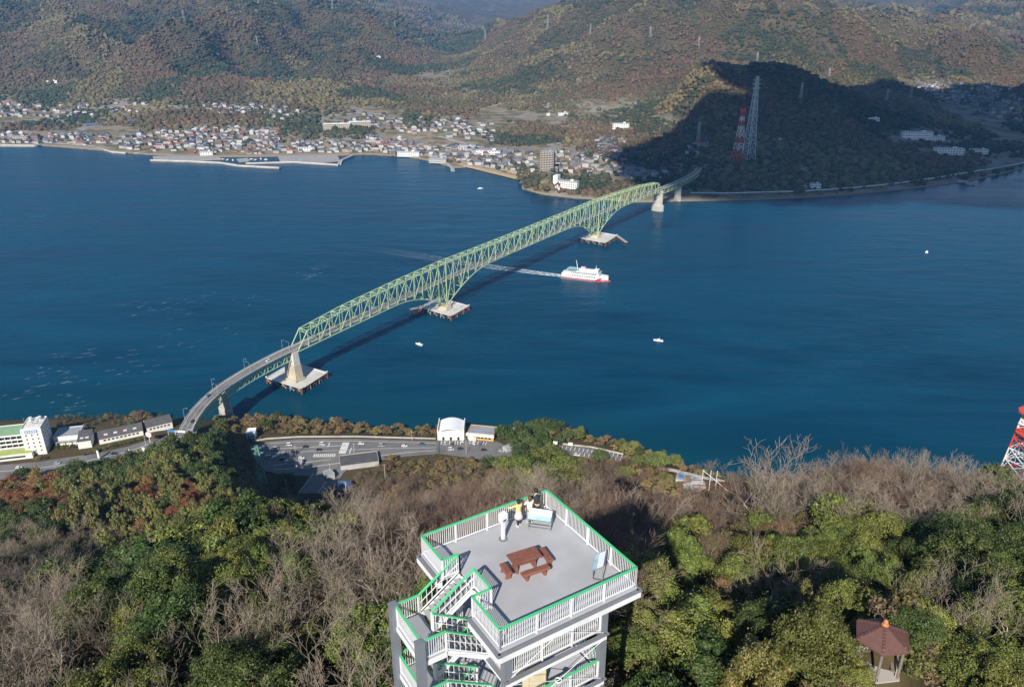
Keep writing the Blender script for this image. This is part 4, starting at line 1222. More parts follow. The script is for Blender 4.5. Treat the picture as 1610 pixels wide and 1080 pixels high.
lot2 = tag(road_sheet("pavement", [(868, 700), (900, 700.5), (960, 711), (984, 719), (976, 725), (920, 718), (872, 710)], RZ + .004, M_ASPH), kind='structure')
path1 = tag(road_sheet("path", [(1035, 733), (1060, 737), (1100, 747), (1140, 755), (1138, 757), (1098, 750), (1058, 740), (1033, 736)], RZ, M_CONC), kind='structure')
def stripes(parent, a, b, n, w, ln, name="parking_line", z=None):
    """n painted bars between two photo pixels on the road, each pointing across"""
    z = (RZ + .012) if z is None else z
    A, B = Vector(at(*a, z)), Vector(at(*b, z)); d = (B - A).normalized(); p = Vector((-d.y, d.x, 0))
    me = MB().box((0, 0, 0), (w, ln, .008)).mesh(name, M_MARK)
    for k in range(n):
        c = A.lerp(B, k / max(1, n - 1)); o = link(name, me, parent, c, math.atan2(d.y, d.x))
def line(parent, pix, w=.35, name="lane_line"):
    b = MB(); P = [Vector(at(u, v, RZ + .012)) for u, v in pix]
    for p, q in zip(P[:-1], P[1:]): b.bar(p, q, w, .008)
    b.build(name, M_MARK, parent)
line(road, [(425, 697), (470, 694), (560, 693), (685, 696.5)]); line(road, [(420, 712), (500, 709), (600, 705), (685, 703.5)]); line(road, [(425, 706), (480, 703), (545, 700)], .5); line(road, [(430, 738), (480, 735), (540, 727)], .5)
line(road, [(430, 731), (470, 728), (520, 722)], .4); line(road, [(470, 774), (492, 745)], .4); line(road, [(500, 774), (520, 748)], .4); line(road, [(560, 722), (600, 716), (640, 711), (686, 708)], .4)
stripes(road, (494, 716), (526, 715.5), 11, .9, 4.2, "crossing_bar"); stripes(road, (541, 704), (545, 704), 1, 5.0, 15.0, "stop_hatching"); stripes(road, (551, 708), (553, 708), 1, .8, 7, "arrow_mark"); stripes(road, (517, 699), (519, 699), 1, .8, 6, "arrow_mark")
stripes(lot1, (694, 696), (724, 696), 8, .5, 5.0); stripes(lot1, (739, 694.5), (764, 697), 7, .5, 5.0)
stripes(lot2, (884, 703), (978, 716), 15, .45, 5.0); stripes(lot2, (905, 713), (975, 722), 11, .45, 4.6)
line(road2, [(0, 741), (60, 736), (130, 726), (200, 710), (240, 696)], .4)
# sea-side guard wall of the road
def low_wall(pix, h, w, m, name, label, cat, z=RZ):
    P = [Vector(at(u, v, z)) for u, v in pix]; O = P[0].copy(); t = thing(name, (O.x, O.y, z), label, cat)
    for p, q in zip(P[:-1], P[1:]):
        MB().bar(p - O + Vector((0, 0, h / 2 - .3)), q - O + Vector((0, 0, h / 2 - .3)), w, h + .6).build("wall_section", m, t)
        MB().bar(p - O + Vector((0, 0, h + .03)), q - O + Vector((0, 0, h + .03)), w + .08, .07).build("coping", M_CONC, t)
low_wall([(395, 694), (420, 689.5), (470, 686.5), (560, 686), (685, 689.5)], 0.55, .3, M_CONC, "parapet_wall", "low pale parapet wall along the sea side of the coast road", "wall")
low_wall([(885, 698), (930, 703), (980, 714)], .7, .3, M_CONC, "parapet_wall", "low pale wall along the sea side of the empty marked car park", "wall")
low_wall([(260, 712), (290, 706), (335, 703)], .8, .4, M_CONCL, "parapet_wall", "low wall beside the road under the bridge end", "wall", RZ + 6)

# ------------------------------------------------------------------ building kit
def windows(parent, wall_a, wall_b, z0, rows, cols, w, h, dz, m=M_GLASS, margin=.08, out=.03, name="window"):
    """a grid of windows on the wall that runs from a to b (local xy), facing to the right of that run"""
    A, B = Vector((*wall_a, 0)), Vector((*wall_b, 0)); d = B - A; L = d.length; d.normalize(); n = Vector((d.y, -d.x, 0))
    me = MB()
    me.box((0, 0, 0), (w, .10, h)); me = me.mesh(name, m)
    yaw = math.atan2(d.y, d.x)
    for r_ in range(rows):
        for c in range(cols):
            s = margin + (1 - 2 * margin) * (c + .5) / cols
            p = A + d * (L * s) + n * out
            link(name, me, parent, (p.x, p.y, z0 + r_ * dz), yaw)
def building(name, a, b, depth, h, label, cat="building", wall=None, roof=None, rooftype='flat', z=ROADZ, over=.3, rh=1.6, win=None, group=None, back=True):
    """front base edge runs between photo pixels a and b; the body extends away from the viewer by depth"""
    A, B = Vector(at(*a, z)), Vector(at(*b, z)); d = B - A; L = d.length; yaw = math.atan2(d.y, d.x)
    t = thing(name, (A.x, A.y, z - 1), label, cat, group, yaw)
    MB().box((L / 2, depth / 2, (h + 1) / 2), (L, depth, h + 1)).build("wall", wall or M_BWHITE, t)
    H1 = h + 1
    r = MB()
    if rooftype == 'flat':
        for (p, q) in (((0, 0), (L, 0)), ((L, 0), (L, depth)), ((L, depth), (0, depth)), ((0, depth), (0, 0))):
            r.bar((*p, H1 + .25), (*q, H1 + .25), .3, .5)
        r.box((L / 2, depth / 2, H1 + .06), (L - .3, depth - .3, .1), mi=1)
        ro = r.build("roof", [wall or M_BWHITE, roof or M_ROOFG], t)
    elif rooftype == 'gable':
        r.loft([[(x, -over, H1 - .1), (x, depth / 2, H1 + rh), (x, depth + over, H1 - .1), (x, depth + over, H1 - .3), (x, depth / 2, H1 + rh - .22), (x, -over, H1 - .3)] for x in (-over, L + over)])
        ro = r.build("roof", roof or M_ROOFD, t)
        g = MB()
        for x in (.05, L - .05): g.loft([[(x - .04, .05, H1 - .01), (x - .04, depth - .05, H1 - .01), (x - .04, depth / 2, H1 + rh - .3)], [(x + .04, .05, H1 - .01), (x + .04, depth - .05, H1 - .01), (x + .04, depth / 2, H1 + rh - .3)]])
        for k, x in enumerate((.05, L - .05)):
            g = MB(); g.loft([[(x - .04, .05, H1 - .01), (x - .04, depth - .05, H1 - .01), (x - .04, depth / 2, H1 + rh - .3)], [(x + .04, .05, H1 - .01), (x + .04, depth - .05, H1 - .01), (x + .04, depth / 2, H1 + rh - .3)]]); g.build("gable", wall or M_BWHITE, t)
        MB().bar((-over, depth / 2, H1 + rh + .03), (L + over, depth / 2, H1 + rh + .03), .35, .16).build("ridge", roof or M_ROOFD, ro)
    elif rooftype == 'mono':
        r.loft([[(x, -over, H1), (x, depth + over, H1 + rh), (x, depth + over, H1 + rh - .25), (x, -over, H1 - .25)] for x in (-over, L + over)]); ro = r.build("roof", roof or M_ROOFG, t)
    elif rooftype == 'hip':
        o = over; k = min(L, depth) / 2 * .95
        r.loft([[(-o, -o, H1 - .15), (L + o, -o, H1 - .15), (L + o, depth + o, H1 - .15), (-o, depth + o, H1 - .15)], [(k, depth / 2 - .1, H1 + rh), (L - k, depth / 2 - .1, H1 + rh), (L - k, depth / 2 + .1, H1 + rh), (k, depth / 2 + .1, H1 + rh)]]); ro = r.build("roof", roof or M_ROOFD, t)
    if win:
        z0, rows, cols, w, hh, dz = win
        windows(t, (0, 0), (L, 0), z0 + 1, rows, cols, w, hh, dz)
        windows(t, (L, 0), (L, depth), z0 + 1, rows, max(1, int(cols * depth / L)), w, hh, dz)
        windows(t, (0, depth), (0, 0), z0 + 1, rows, max(1, int(cols * depth / L)), w, hh, dz)
    return t, L
# hotel: slab with balconies, tower block, podium
t, L = building("hotel", (-25, 719), (46, 711), 16, 14.5, "white seaside hotel with a tall block and green flat roofs beside the coast road", "hotel", roof=M_TURF)
for k in range(3):
    zz = 1 + 5.2 + k * 3.1
    MB().box((L / 2 + 1, -.75, zz), (L - 2.5, 1.6, .22)).build("balcony_slab", M_BWHITE, t)
    MB().box((L / 2 + 1, -1.5, zz + .55), (L - 2.5, .10, .95)).build("balcony_front", M_BWHITE, t)
    windows(t, (1.5, 0), (L, 0), zz + 1.45, 1, 7, 3.4, 1.9, 3)
    for q in range(8): MB().box((1.5 + q * (L - 2.5) / 7, -.75, zz + 1.5), (.25, 1.5, 2.8)).build("balcony_divider", M_BWHITE, t)
MB().box((L / 2 + 3, -5.0, 2.6), (L + 4, 8, 5.2)).build("podium", M_BWHITE, t)
MB().box((L / 2 + 3, -4.9, 5.26), (L + 3, 7.2, .12)).build("podium_roof", M_TURFY, t)
windows(t, (2, -9), (L + 3, -9), 3.2, 1, 14, 1.7, 1.3, 2)
tb = MB(); tb.box((L + 6.5, 3.5, 10.75), (13, 17, 21.5)); tb.build("tower_block", M_BWHITE, t)
windows(t, (L, -5), (L + 13, -5), 4.5, 5, 3, .9, 1.1, 3.1)
windows(t, (L + 13, -5), (L + 13, 12), 4.5, 5, 4, .9, 1.1, 3.1)
MB().box((L + 6.5, -5.1, 19.6), (8, .12, 2.2)).build("sign_panel", M_BLUES, t)
for k in range(5): MB().box((L + 3.6 + 1.45 * k, -5.19, 19.6), (.95, .06, 1.3)).build("sign_letter", M_BWHITE, t)
pr = MB()
for (p, q) in (((L + .3, -4.7), (L + 12.7, -4.7)), ((L + 12.7, -4.7), (L + 12.7, 11.7)), ((L + 12.7, 11.7), (L + .3, 11.7)), ((L + .3, 11.7), (L + .3, -4.7))): pr.bar((*p, 21.9), (*q, 21.9), .3, .8)
pr.build("parapet", M_BWHITE, t)
tk = MB()
for x in (L + 3, L + 6.5, L + 10):
    for y in (0, 6): tk.bar((x, y, 21.5), (x, y, 24.5), .25)
    tk.bar((x, 0, 24.5), (x, 6, 24.5), .3)
for y in (0, 6): tk.bar((L + 3, y, 24.5), (L + 10, y, 24.5), .3)
tk.build("roof_frame", M_GREYP, t)
for x, y in ((L + 3, 9), (L + 9, 9)): MB().tube((x, y, 21.5), (x, y, 24), 1.1, n=12).build("water_tank", M_BWHITE, t)
MB().tube((L + 1, 3, 21.5), (L + 1, 3, 27), .08, n=5).build("aerial", M_GREYP, t)
# low halls beside the hotel
t, L = building("hall_building", (87, 701), (126, 697), 14, 6.6, "long low white hall with a flat roof next to the hotel tower", wall=M_BWHITE, roof=M_ROOFG)
MB().box((L / 2, -1.2, 4.6), (L, 2.6, .3)).build("canopy", M_ROOFG, t)
for k in range(4): MB().box((L * (.1 + .26 * k), -2.2, 2.4), (.5, .5, 4.2)).build("pillar", M_BWHITE, t)
t, L = building("hall_building", (124, 706), (145, 703), 12, 6.0, "white hall wing with a steep dark slate roof and two skylights", roof=M_ROOFD, rooftype='mono', rh=2.5)
for k in range(2): MB().box((L * (.3 + .4 * k), 3.5, 7.75), (2.2, 1.6, .4)).build("skylight", M_BWHITE, t)
t, L = building("hall_building", (157, 699), (226, 684), 14, 4.3, "long building with a dark slate gable roof and small white skylights", roof=M_ROOFD, rooftype='gable', rh=3.0, win=(2.6, 1, 9, 1.6, 1.2, 2))
for k in range(4): MB().box((L * (.17 + .22 * k), 2.9, 6.7), (2.4, 1.2, .7)).build("skylight", M_BWHITE, t)
t, L = building("hall_building", (232, 681), (272, 671), 14, 4.6, "dark slate roofed building between the long hall and the bridge end", roof=M_ROOFD, rooftype='gable', rh=2.8, win=(2.6, 1, 6, 1.6, 1.2, 2))
# arch-roofed white building
t, L = building("store_building", (688, 692), (730, 692), 16, 6.5, "white building with a curved white roof beside the coast road", wall=M_BWHITE, roof=M_ROOFW)
ar = MB(); rg = []
for x in np.linspace(0, 1, 13):
    zz = 7.6 + 3.2 * (1 - (2 * x - 1) ** 2); rg.append([(x * L, -.5, zz), (x * L, 16.5, zz), (x * L, 16.5, zz - .4), (x * L, -.5, zz - .4)])
ar.loft(rg); ar.build("arch_roof", M_ROOFW, t)
for x0 in (.3, L - .3): MB().box((x0, 8, 8.8), (.6, 16.6, 3.2)).build("fin_wall", M_BWHITE, t)
windows(t, (0, 0), (L, 0), 2.4, 1, 3, 1.6, 2.6, 2)
t, L = building("restaurant_building", (735, 690), (776, 694), 12, 5.0, "low restaurant with ochre walls, white fascia and grey roof by the car park", wall=M_ORANGE, roof=M_ROOFG, win=(2.2, 1, 6, 2.2, 1.6, 2))
MB().box((L / 2, -.8, 5.6), (L + 1.2, 1.8, 1.9)).build("fascia", M_BWHITE, t)
MB().box((4, -1.0, 2.6), (5.5, 1.6, 3.2)).build("porch", M_BWHITE, t)
# others
t, L = building("shop_building", (388, 690), (402, 689), 7, 4.5, "small white kiosk with a blue front by the coast road", wall=M_BWHITE, roof=M_ROOFW); MB().box((L / 2, -.2, 2.8), (L * .7, .3, 2.2)).build("blue_front", M_BLUES, t)
building("row_building", (536, 740), (596, 732), 14, 3.2, "low building with a broad dark roof across from the coast road", roof=M_ROOFD, wall=M_BGREY)
t, L = building("house", (531, 777), (551, 776), 9, 4.5, "house with a blue-grey hipped roof below the bare trees", wall=M_BGREY, roof=M_ROOFB, rooftype='hip', rh=2.6, win=(2.2, 1, 4, 1.4, 1.2, 2))
building("shed", (464, 735), (474, 735), 6, 3, "small shed with a grey-green roof by the road junction", wall=M_BWHITE, roof=M_ROOFG, rooftype='gable', rh=1.2)
building("toilet_block", (797, 712), (806, 708), 5, 3.2, "tiny grey-roofed shelter at the edge of the coast woods", wall=M_BGREY, roof=M_ROOFG, rooftype='gable', rh=1.6)
building("house", (515, 757), (527, 753), 7, 4, "small flat grey house beside the side road", wall=M_BGREY, roof=M_ROOFG)
# grey dome, container and frames by the wood
dx, dy, dz = at(1090, 757, 14)
t = thing("quonset_hut", (dx, dy, h1(dx, dy) - .5), "grey round-topped hut among the trees near the shore", "hut", rz=R(35))
rg = [[(x, 5.5 * math.cos(a), 5.5 * math.sin(a)) for a in np.linspace(0, math.pi, 13)] for x in (-7, 7)]
MB().loft(rg).build("shell", M_BGREY, t); 
for y in (-2.2, 2.2): MB().box((7.06, y, 2.0), (.1, 1.6, 1.6)).build("window", M_GLASS, t)
MB().box((7.06, 0, 1.3), (.1, 1.6, 2.6)).build("door", M_DARKM, t)
cx_, cy_, cz_ = at(1077, 750, 14)
t = thing("site_cabin", (cx_, cy_, h1(cx_, cy_) - .3), "pale grey site cabin with a blue tarpaulin on its roof", "cabin", rz=R(-20))
MB().box((0, 0, 2.6), (11, 7, 5.2)).build("body", M_BGREY, t); MB().box((0, 0, 5.3), (11.6, 7.6, .25)).build("roof", M_ROOFG, t); MB().box((-2.5, 0, 5.48), (3.5, 3.4, .12)).build("tarpaulin", M_BLUES, t)
fx, fy, fz = at(1118, 762, 14)
t = thing("steel_frame", (fx, fy, h1(fx, fy) - .5), "rust-red steel framework with white masts by the grey hut", "frame", rz=R(-8))
for i in range(5):
    for j in range(2):
        MB().bar((-12 + 6 * i, -3 + 6 * j, 0), (-12 + 6 * i, -3 + 6 * j, 7), .3).build("post", M_REDP if i % 2 else M_RUST, t)
for zz in (3.5, 7):
    for j in range(2): MB().bar((-12, -3 + 6 * j, zz), (12, -3 + 6 * j, zz), .3).build("beam", M_RUST, t)
for i in range(4): MB().bar((-12 + 6 * i, -3, 0), (-6 + 6 * i, -3, 7), .2).build("brace", M_REDP, t)
for x in (-6, -1, 3): MB().tube((x, 0, 0), (x, 0, 17), .22, n=6).build("mast", M_BWHITE, t)
MB().tube((-6, 0, 16.5), (11, -1, 3), .2, n=6).build("boom", M_BWHITE, t)

# ------------------------------------------------------------------ gantry and signs at the bridge end
gx, gy, gz = at(278, 690, 27)
t = thing("sign_gantry", (gx, gy, gz - 1), "pale steel portal spanning the road at the bridge end", "gantry", rz=R(-8))
for x in (0, 15.2): MB().box((x, 0, 3.5), (.5, .6, 7)).build("post", M_RAILG, t)
MB().box((7.6, 0, 7.2), (16, 1.1, .9)).build("beam", M_RAILG, t); MB().box((5.0, -.7, 7.6), (5.5, .15, 1.6)).build("sign_panel", M_BWHITE, t); MB().box((-3.0, 0, 7.2), (5.0, 1.0, 1.4)).build("blue_panel", M_BLUES, t); MB().box((-5.4, 0, 3.3), (.4, .4, 7)).build("post", M_RAILG, t)
sx, sy, sz = at(237, 699, RZ)
t = thing("round_sign", (sx, sy, sz), "round pink-rimmed white sign on a tall white pole by the road", "sign", rz=R(-10))
MB().tube((0, 0, 0), (0, 0, 8.5), .22, n=8).build("pole", M_BWHITE, t)
def disc(r, d, y, z): 
    return [[(r * math.cos(a), y + q, z + r * math.sin(a)) for a in np.linspace(0, 2 * math.pi, 20, endpoint=False)] for q in (-d, d)]
f = MB().loft(disc(2.4, .22, 0, 8.4)).build("rim", M_PINK, t); MB().loft(disc(1.9, .26, 0, 8.4)).build("face", M_BWHITE, t); MB().box((0, -.3, 8.4), (1.5, .06, .55)).build("sign_mark", M_BLUES, f)
for (u, v, hh, w, lab) in [(207, 722, 8, 2.2, "tall white banner sign at the forecourt entrance"), (156, 722, 7, 1.6, "white upright sign by the hotel drive"), (227, 713, 5, 2.4, "small white forecourt sign between the roads")]:
    x, y, z = at(u, v, RZ); t = thing("roadside_sign", (x, y, z), lab, "sign", rz=R(-15)); MB().box((0, 0, hh / 2 + .6), (w, .35, hh - 1.2)).build("panel", M_BWHITE, t); MB().box((0, 0, .4), (w * .4, .3, .9)).build("foot", M_GREYP, t)
for (u, v, lab) in [(873, 701, "white notice board at the empty car park entrance"), (897, 703, "white notice board on the sea side of the car park")]:
    x, y, z = at(u, v, RZ); t = thing("notice_board", (x, y, z), lab, "notice board", rz=R(-15))
    MB().box((0, 0, 2.6), (3.2, .25, 2.4)).build("panel", M_BWHITE, t)
    for q in (-1.2, 1.2): MB().box((q, 0, .7), (.2, .2, 1.5)).build("post", M_GREYP, t)

# ------------------------------------------------------------------ cars
def make_car(paint, van=False):
    t = link("parked_car", None)
    b = MB(); w = .84
    prof = [(-2.1, .35), (-2.12, .75), (-1.95, .92), (-.9, .98), (1.0, .98), (1.95, .80), (2.12, .62), (2.1, .35)]
    b.loft([[(x, -w * k, z) for x, z in prof] for k in (1.0,)] + [[(x, w, z) for x, z in prof]]); bo = b.build("body", paint, t)
    c = MB(); r0 = 1.95 if van else 1.46; xr = -2.0 if van else -1.75
    cp = [(xr, .965), (xr + .25, r0), (.35 if not van else .9, r0), (1.05 if not van else 1.6, .965)]
    c.loft([[(x, -w * .93 * (1 if z < 1.2 else .86), z) for x, z in cp], [(x, w * .93 * (1 if z < 1.2 else .86), z) for x, z in cp]]); c.build("window_band", M_GLASS, t)
    MB().box(((cp[1][0] + cp[2][0]) / 2, 0, r0 + .02), (cp[2][0] - cp[1][0] + .1, 1.42, .06)).build("roof", paint, bo)
    for x in (-1.3, 1.3):
        for y in (-.78, .78):
            MB().loft([[(x + .32 * math.cos(a), y + q, .32 + .32 * math.sin(a)) for a in np.linspace(0, 2 * math.pi, 10, endpoint=False)] for q in (-.1, .1)]).build("wheel", M_TYRE, t)
    for y in (-.55, .55): MB().box((2.08, y, .66), (.1, .36, .14)).build("headlight", M_BWHITE, t)
    return t
PAINT = {k: mat(k + "_car_paint", c, .25, .03, 1, spec=.6) for k, c in dict(white=(.78, .78, .78), silver=(.42, .44, .46), black=(.02, .02, .025), red=(.45, .02, .02), blue=(.05, .09, .25)).items()}
for m_ in PAINT.values(): m_.node_tree.nodes['Principled BSDF'].inputs['Coat Weight'].default_value = .5
car_proto = {}
def car(u, v, z, yaw, colour, van, label, group=None, pos=None):
    key = (colour, van)
    if key in car_proto:
        o = copy_tree(car_proto[key])
    else:
        o = make_car(PAINT[colour], van); car_proto[key] = o; KIDS[o.name] = list(o.children)
        for ch in KIDS[o.name]: KIDS[ch.name] = list(ch.children)
    p = pos or at(u, v, z)
    o.location = p; o.rotation_euler = (0, 0, yaw); o.name = "car"
    tag(o, label, "car", group or "cars on the island shore")
    return o
for o_ in []: pass
cl = [(434, 706, 0.03, 'silver', True, "silver van waiting at the road junction"), (455, 700, .03, 'white', True, "white van on the coast road near the green pylon"), (507, 699, .03, 'white', True, "white van ahead of the road arrow on the coast road"), (481, 703, .03, 'black', False, "dark car in the middle lane of the coast road"),
      (502, 708, .05, 'black', False, "black car just before the zebra crossing"), (568, 698.5, .03, 'white', False, "white car past the hatched stop strip"), (636, 702, .0, 'white', False, "white car on the far end of the coast road"),
      (474, 721, .08, 'white', False, "white car on the side road by the shed"), (421, 718, .9, 'silver', False, "silver car parked in the shade by the green pylon"), (431, 719.5, 1.1, 'white', False, "white car parked beside the silver car in the shade"),
      (543, 721, 1.2, 'silver', False, "silver car parked in front of the dark-roofed row"), (556, 719, 1.2, 'black', False, "black car parked in front of the dark-roofed row"), (566, 718.5, 1.2, 'white', True, "white van parked in front of the dark-roofed row"), (578, 718, 1.2, 'blue', False, "blue car parked in front of the dark-roofed row"), (590, 717, 1.2, 'black', False, "black car parked at the end of the dark-roofed row"),
      (709, 707, .1, 'white', True, "white van parked near the curved-roof store"), (724, 706, .1, 'black', False, "dark car parked near the curved-roof store"), (761, 708, .2, 'black', False, "dark car in the restaurant car park"), (788, 710, -.2, 'silver', False, "grey car at the edge of the restaurant car park"),
      (942, 719.5, -.2, 'red', False, "red car in the marked car park"), (907, 716, -.3, 'white', False, "white car at the marked car park entrance"), (728, 693.5, 1.4, 'white', False, "white car beside the curved-roof store"), (238, 706, -.3, 'white', False, "white car on the forecourt by the round sign"), (262, 697, .4, 'white', True, "white van behind the round pink sign")]
cl += [(448, 713, .05, 'silver', False, "silver car turning at the junction"), (462, 711, .05, 'black', False, "black car behind the silver car at the junction"), (600, 701, .02, 'silver', True, "silver van alone on the coast road"), (664, 699, .0, 'blue', False, "blue car near the curved-roof store's end of the road"), (700, 697.5, 1.5, 'silver', False, "silver car in a marked bay by the curved-roof store"), (712, 697.5, 1.5, 'black', False, "black car in a marked bay by the curved-roof store"), (746, 697, 1.4, 'white', False, "white car in a bay facing the restaurant"), (756, 698, 1.4, 'blue', False, "blue car in a bay facing the restaurant"),
       (583, 727, 1.25, 'white', False, "white car tucked behind the dark-roofed row"), (444, 722, .9, 'black', False, "black car in the shaded roadside lot"), (452, 727, .9, 'white', True, "white van in the shaded roadside lot"), (90, 729, .1, 'silver', False, "silver car on the hotel road"), (30, 736, .12, 'white', False, "white car in front of the hotel podium"), (180, 714, .3, 'black', False, "black car by the hotel drive")]
for u, v, yw, c, vn, lb in cl: car(u, v, RZ + .02, yw, c, vn, lb)
for s_, side, c, vn, lb in [(.18, 1, 'white', False, "white car on the curved bridge approach"), (.58, -1, 'blue', False, "dark blue car on the curved bridge approach"), (.80, 1, 'black', False, "black car on the bridge approach near the shore")]:
    p, yw = along(near_w, s_); n = Vector((-math.sin(yw), math.cos(yw), 0)) * 1.7 * side
    car(0, 0, 0, yw, c, vn, lb, "cars on the bridge approach", (p.x + n.x, p.y + n.y, p.z + .05))
# painted word bars on the approach
p, yw = along(near_w, .93)
for k in range(5):
    p, yw = along(near_w, .86 + .022 * k); n = Vector((-math.sin(yw), math.cos(yw), 0)) * 1.9
    q = to_b(p.x + n.x, p.y + n.y, p.z + .045); o = MB().box((0, 0, 0), (1.7, 2.2, .01)).build("road_letter", M_MARK, bridge, q); o.rotation_euler = (0, 0, yw - (math.pi / 2 - BA))

# ------------------------------------------------------------------ lattice towers and poles
def lattice(name, x, y, z, hb, ht, H_, n, label, cat, m1, m2=None, arms=(), r=.16, bands=6, rz=.3, group=None, top=None):
    t = thing(name, (x, y, z), label, cat, group, rz)
    def hw(s): return hb + (ht - hb) * s ** .9
    lv = [1 - (1 - k / n) ** 1.25 for k in range(n + 1)] if n > 4 else [k / n for k in range(n + 1)]
    mm = lambda k: (m1 if (m2 is None or int(k * bands / n) % 2 == 0) else m2)
    cor = ((-1, -1), (1, -1), (1, 1), (-1, 1))
    for k in range(n):
        s0, s1 = lv[k], lv[k + 1]; a, c = hw(s0), hw(s1); z0, z1 = s0 * H_, s1 * H_
        sec = MB()
        for i in range(4):
            p, q = cor[i], cor[(i + 1) % 4]
            sec.bar((p[0] * a, p[1] * a, z0), (p[0] * c, p[1] * c, z1), r * 1.5)
            sec.bar((p[0] * a, p[1] * a, z0), (q[0] * c, q[1] * c, z1), r * .8); sec.bar((q[0] * a, q[1] * a, z0), (p[0] * c, p[1] * c, z1), r * .8)
            sec.bar((p[0] * c, p[1] * c, z1), (q[0] * c, q[1] * c, z1), r * .8)
        sec.build("lattice_section", mm(k), t)
    for (s, ln) in arms:
        a = hw(s); b = MB()
        for sg in (-1, 1):
            b.bar((sg * a, a * .6, s * H_), (sg * (a + ln), 0, s * H_ + .2), r); b.bar((sg * a, -a * .6, s * H_), (sg * (a + ln), 0, s * H_ + .2), r); b.bar((sg * a, 0, s * H_ + ln * .35), (sg * (a + ln), 0, s * H_ + .2), r)
        b.build("cross_arm", mm(n - 1), t)
    if top: top(t, H_, hw(1))
    return t
px_, py_, pz_ = at(411, 757, 16)
lattice("lattice_pylon", px_, py_, float(h1(px_, py_)) - .5, 3.6, .8, 31, 8, "dark green lattice pylon beside the coast road", "pylon", M_GREENP, arms=((.82, 2.6), (.94, 2.2)), r=.22)
# red and white mast on the wooded crest: stands beyond the trees
mx_, my_, _ = at_y(1613, 700, 165); mz_ = float(h1(mx_, my_))
tz = at_y(1610, 640, 165)[2]
def mast_top(t, H_, a):
    for zz, rr in ((H_ + .3, 3.6), (H_ - 5.0, 3.2)):
        MB().lathe([(rr, 0), (rr, .25)], (0, 0, zz), 10).build("platform", M_REDP, t)
    MB().tube((0, 0, H_), (0, 0, H_ + 6), .2, n=6).build("aerial", M_REDP, t)
    for k, a_ in enumerate((2.4, 3.4, 5.2)):
        MB().lathe([(.2, 0), (.9, .25), (1.0, .3), (.2, .5)], (2.0 * math.cos(a_), 2.0 * math.sin(a_), H_ - 3 - 2.5 * k), 10).build("dish", M_BWHITE, t)
lattice("radio_mast", mx_, my_, mz_ - 1, 3.6, 1.7, tz - mz_ - 1, 9, "red and white lattice radio mast rising behind the bare trees on the hill crest", "mast", M_REDP, M_BWHITE, r=.17, bands=4, rz=.5, top=mast_top)

def pole(u, v, h, label, z=None, arms=1, trans=False):
    if z is None:
        q = hit(u, v, h1, 25, 560)[0]; x, y, z = q
    else: x, y, z = at(u, v, z)
    t = thing("utility_pole", (x, y, z - .6), label, "utility pole", "utility poles on the island", R(20))
    MB().tube((0, 0, 0), (0, 0, h + .6), .19, .12, n=7).build("pole", M_POLE, t)
    for k in range(arms): MB().box((0, 0, h - .2 - .9 * k), (2.0, .12, .12)).build("cross_arm", M_POLE, t)
    for sg in (-.8, .8): MB().lathe([(.05, 0), (.09, .1), (.05, .2)], (sg, 0, h - .1), 6).build("insulator", M_BWHITE, t)
    if trans: MB().tube((.35, 0, h - 2.4), (.35, 0, h - 1.4), .3, n=8).build("transformer", M_GREYP, t)
for u, v, h, z, a, tr, lb in [(412, 771, 12, 14, 2, True, "utility pole with transformer below the green pylon"), (417, 723, 12, RZ, 2, True, "utility pole at the shaded roadside"), (452, 776, 11, 14, 1, False, "pale concrete pole beside the side road"), (606, 758, 14, 14, 1, False, "tall thin pole in front of the dark-roofed row"), (545, 782, 12, 16, 2, True, "utility pole beside the blue-roofed house"), (733, 714, 17, RZ, 1, False, "tall lamp-like pole between the store and restaurant"), (520, 748, 10, RZ, 1, False, "pole at the side road mouth"), (557, 712, 8, RZ, 1, False, "signal pole by the zebra crossing"), (465, 716, 8, RZ, 1, False, "signal pole at the road junction"), (648, 693, 9, RZ, 0, False, "lone white pole on the sea side of the road"), (808, 694, 12, RZ, 1, False, "pole standing in the coast wood"), (230, 702, 9, RZ, 1, False, "pole beside the round pink sign")]:
    pole(u, v, h, lb, z, a, tr)
# old pole in the foreground wood
pole(362, 812, 9, "utility pole rising out of the wood on the near slope", None, 2, True)
# palms on the hotel shore
M_PALM = leaf_mat("palm_frond", (.05, .07, .025), (.10, .11, .04)); M_BARK = mat("bark", (.13, .105, .08), .9, .25, 3, bump=.3)
def palm(u, v, h, label):
    x, y, z = at(u, v, ROADZ - 2)
    t = thing("palm_tree", (x, y, float(h1(x, y)) - .3), label, "palm tree", "palms by the hotel")
    b = MB()
    for k in range(4): b.tube((0, 0, h * k / 4), (0, 0, h * (k + 1) / 4), .32 - .03 * k, .29 - .03 * k, n=7)
    b.build("trunk", M_BARK, t)
    c = MB(); g = random.Random(int(u))
    for k in range(26):
        a = g.random() * 6.28; el = g.uniform(-.4, 1.1); ln = g.uniform(2.2, 3.2); P = []
        for s_ in range(5):
            q = s_ / 4; e = el - q * q * 1.3; P.append((math.cos(a) * ln * q * math.cos(el * .5), math.sin(a) * ln * q * math.cos(el * .5), h + ln * q * math.sin(el) - 1.5 * q * q))
        sd = Vector((-math.sin(a), math.cos(a), 0))
        for p, q in zip(P[:-1], P[1:]):
            p, q = Vector(p), Vector(q); c.add([p - sd * .35, p + sd * .35, q + sd * .28, q - sd * .28], [(0, 1, 2, 3)])
    c.build("crown", M_PALM, t)
palm(210, 681, 8, "tall palm behind the long slate-roofed hall"); palm(97, 682, 6, "palm behind the low white hall"); palm(266, 668, 6.5, "broad palm near the bridge end")

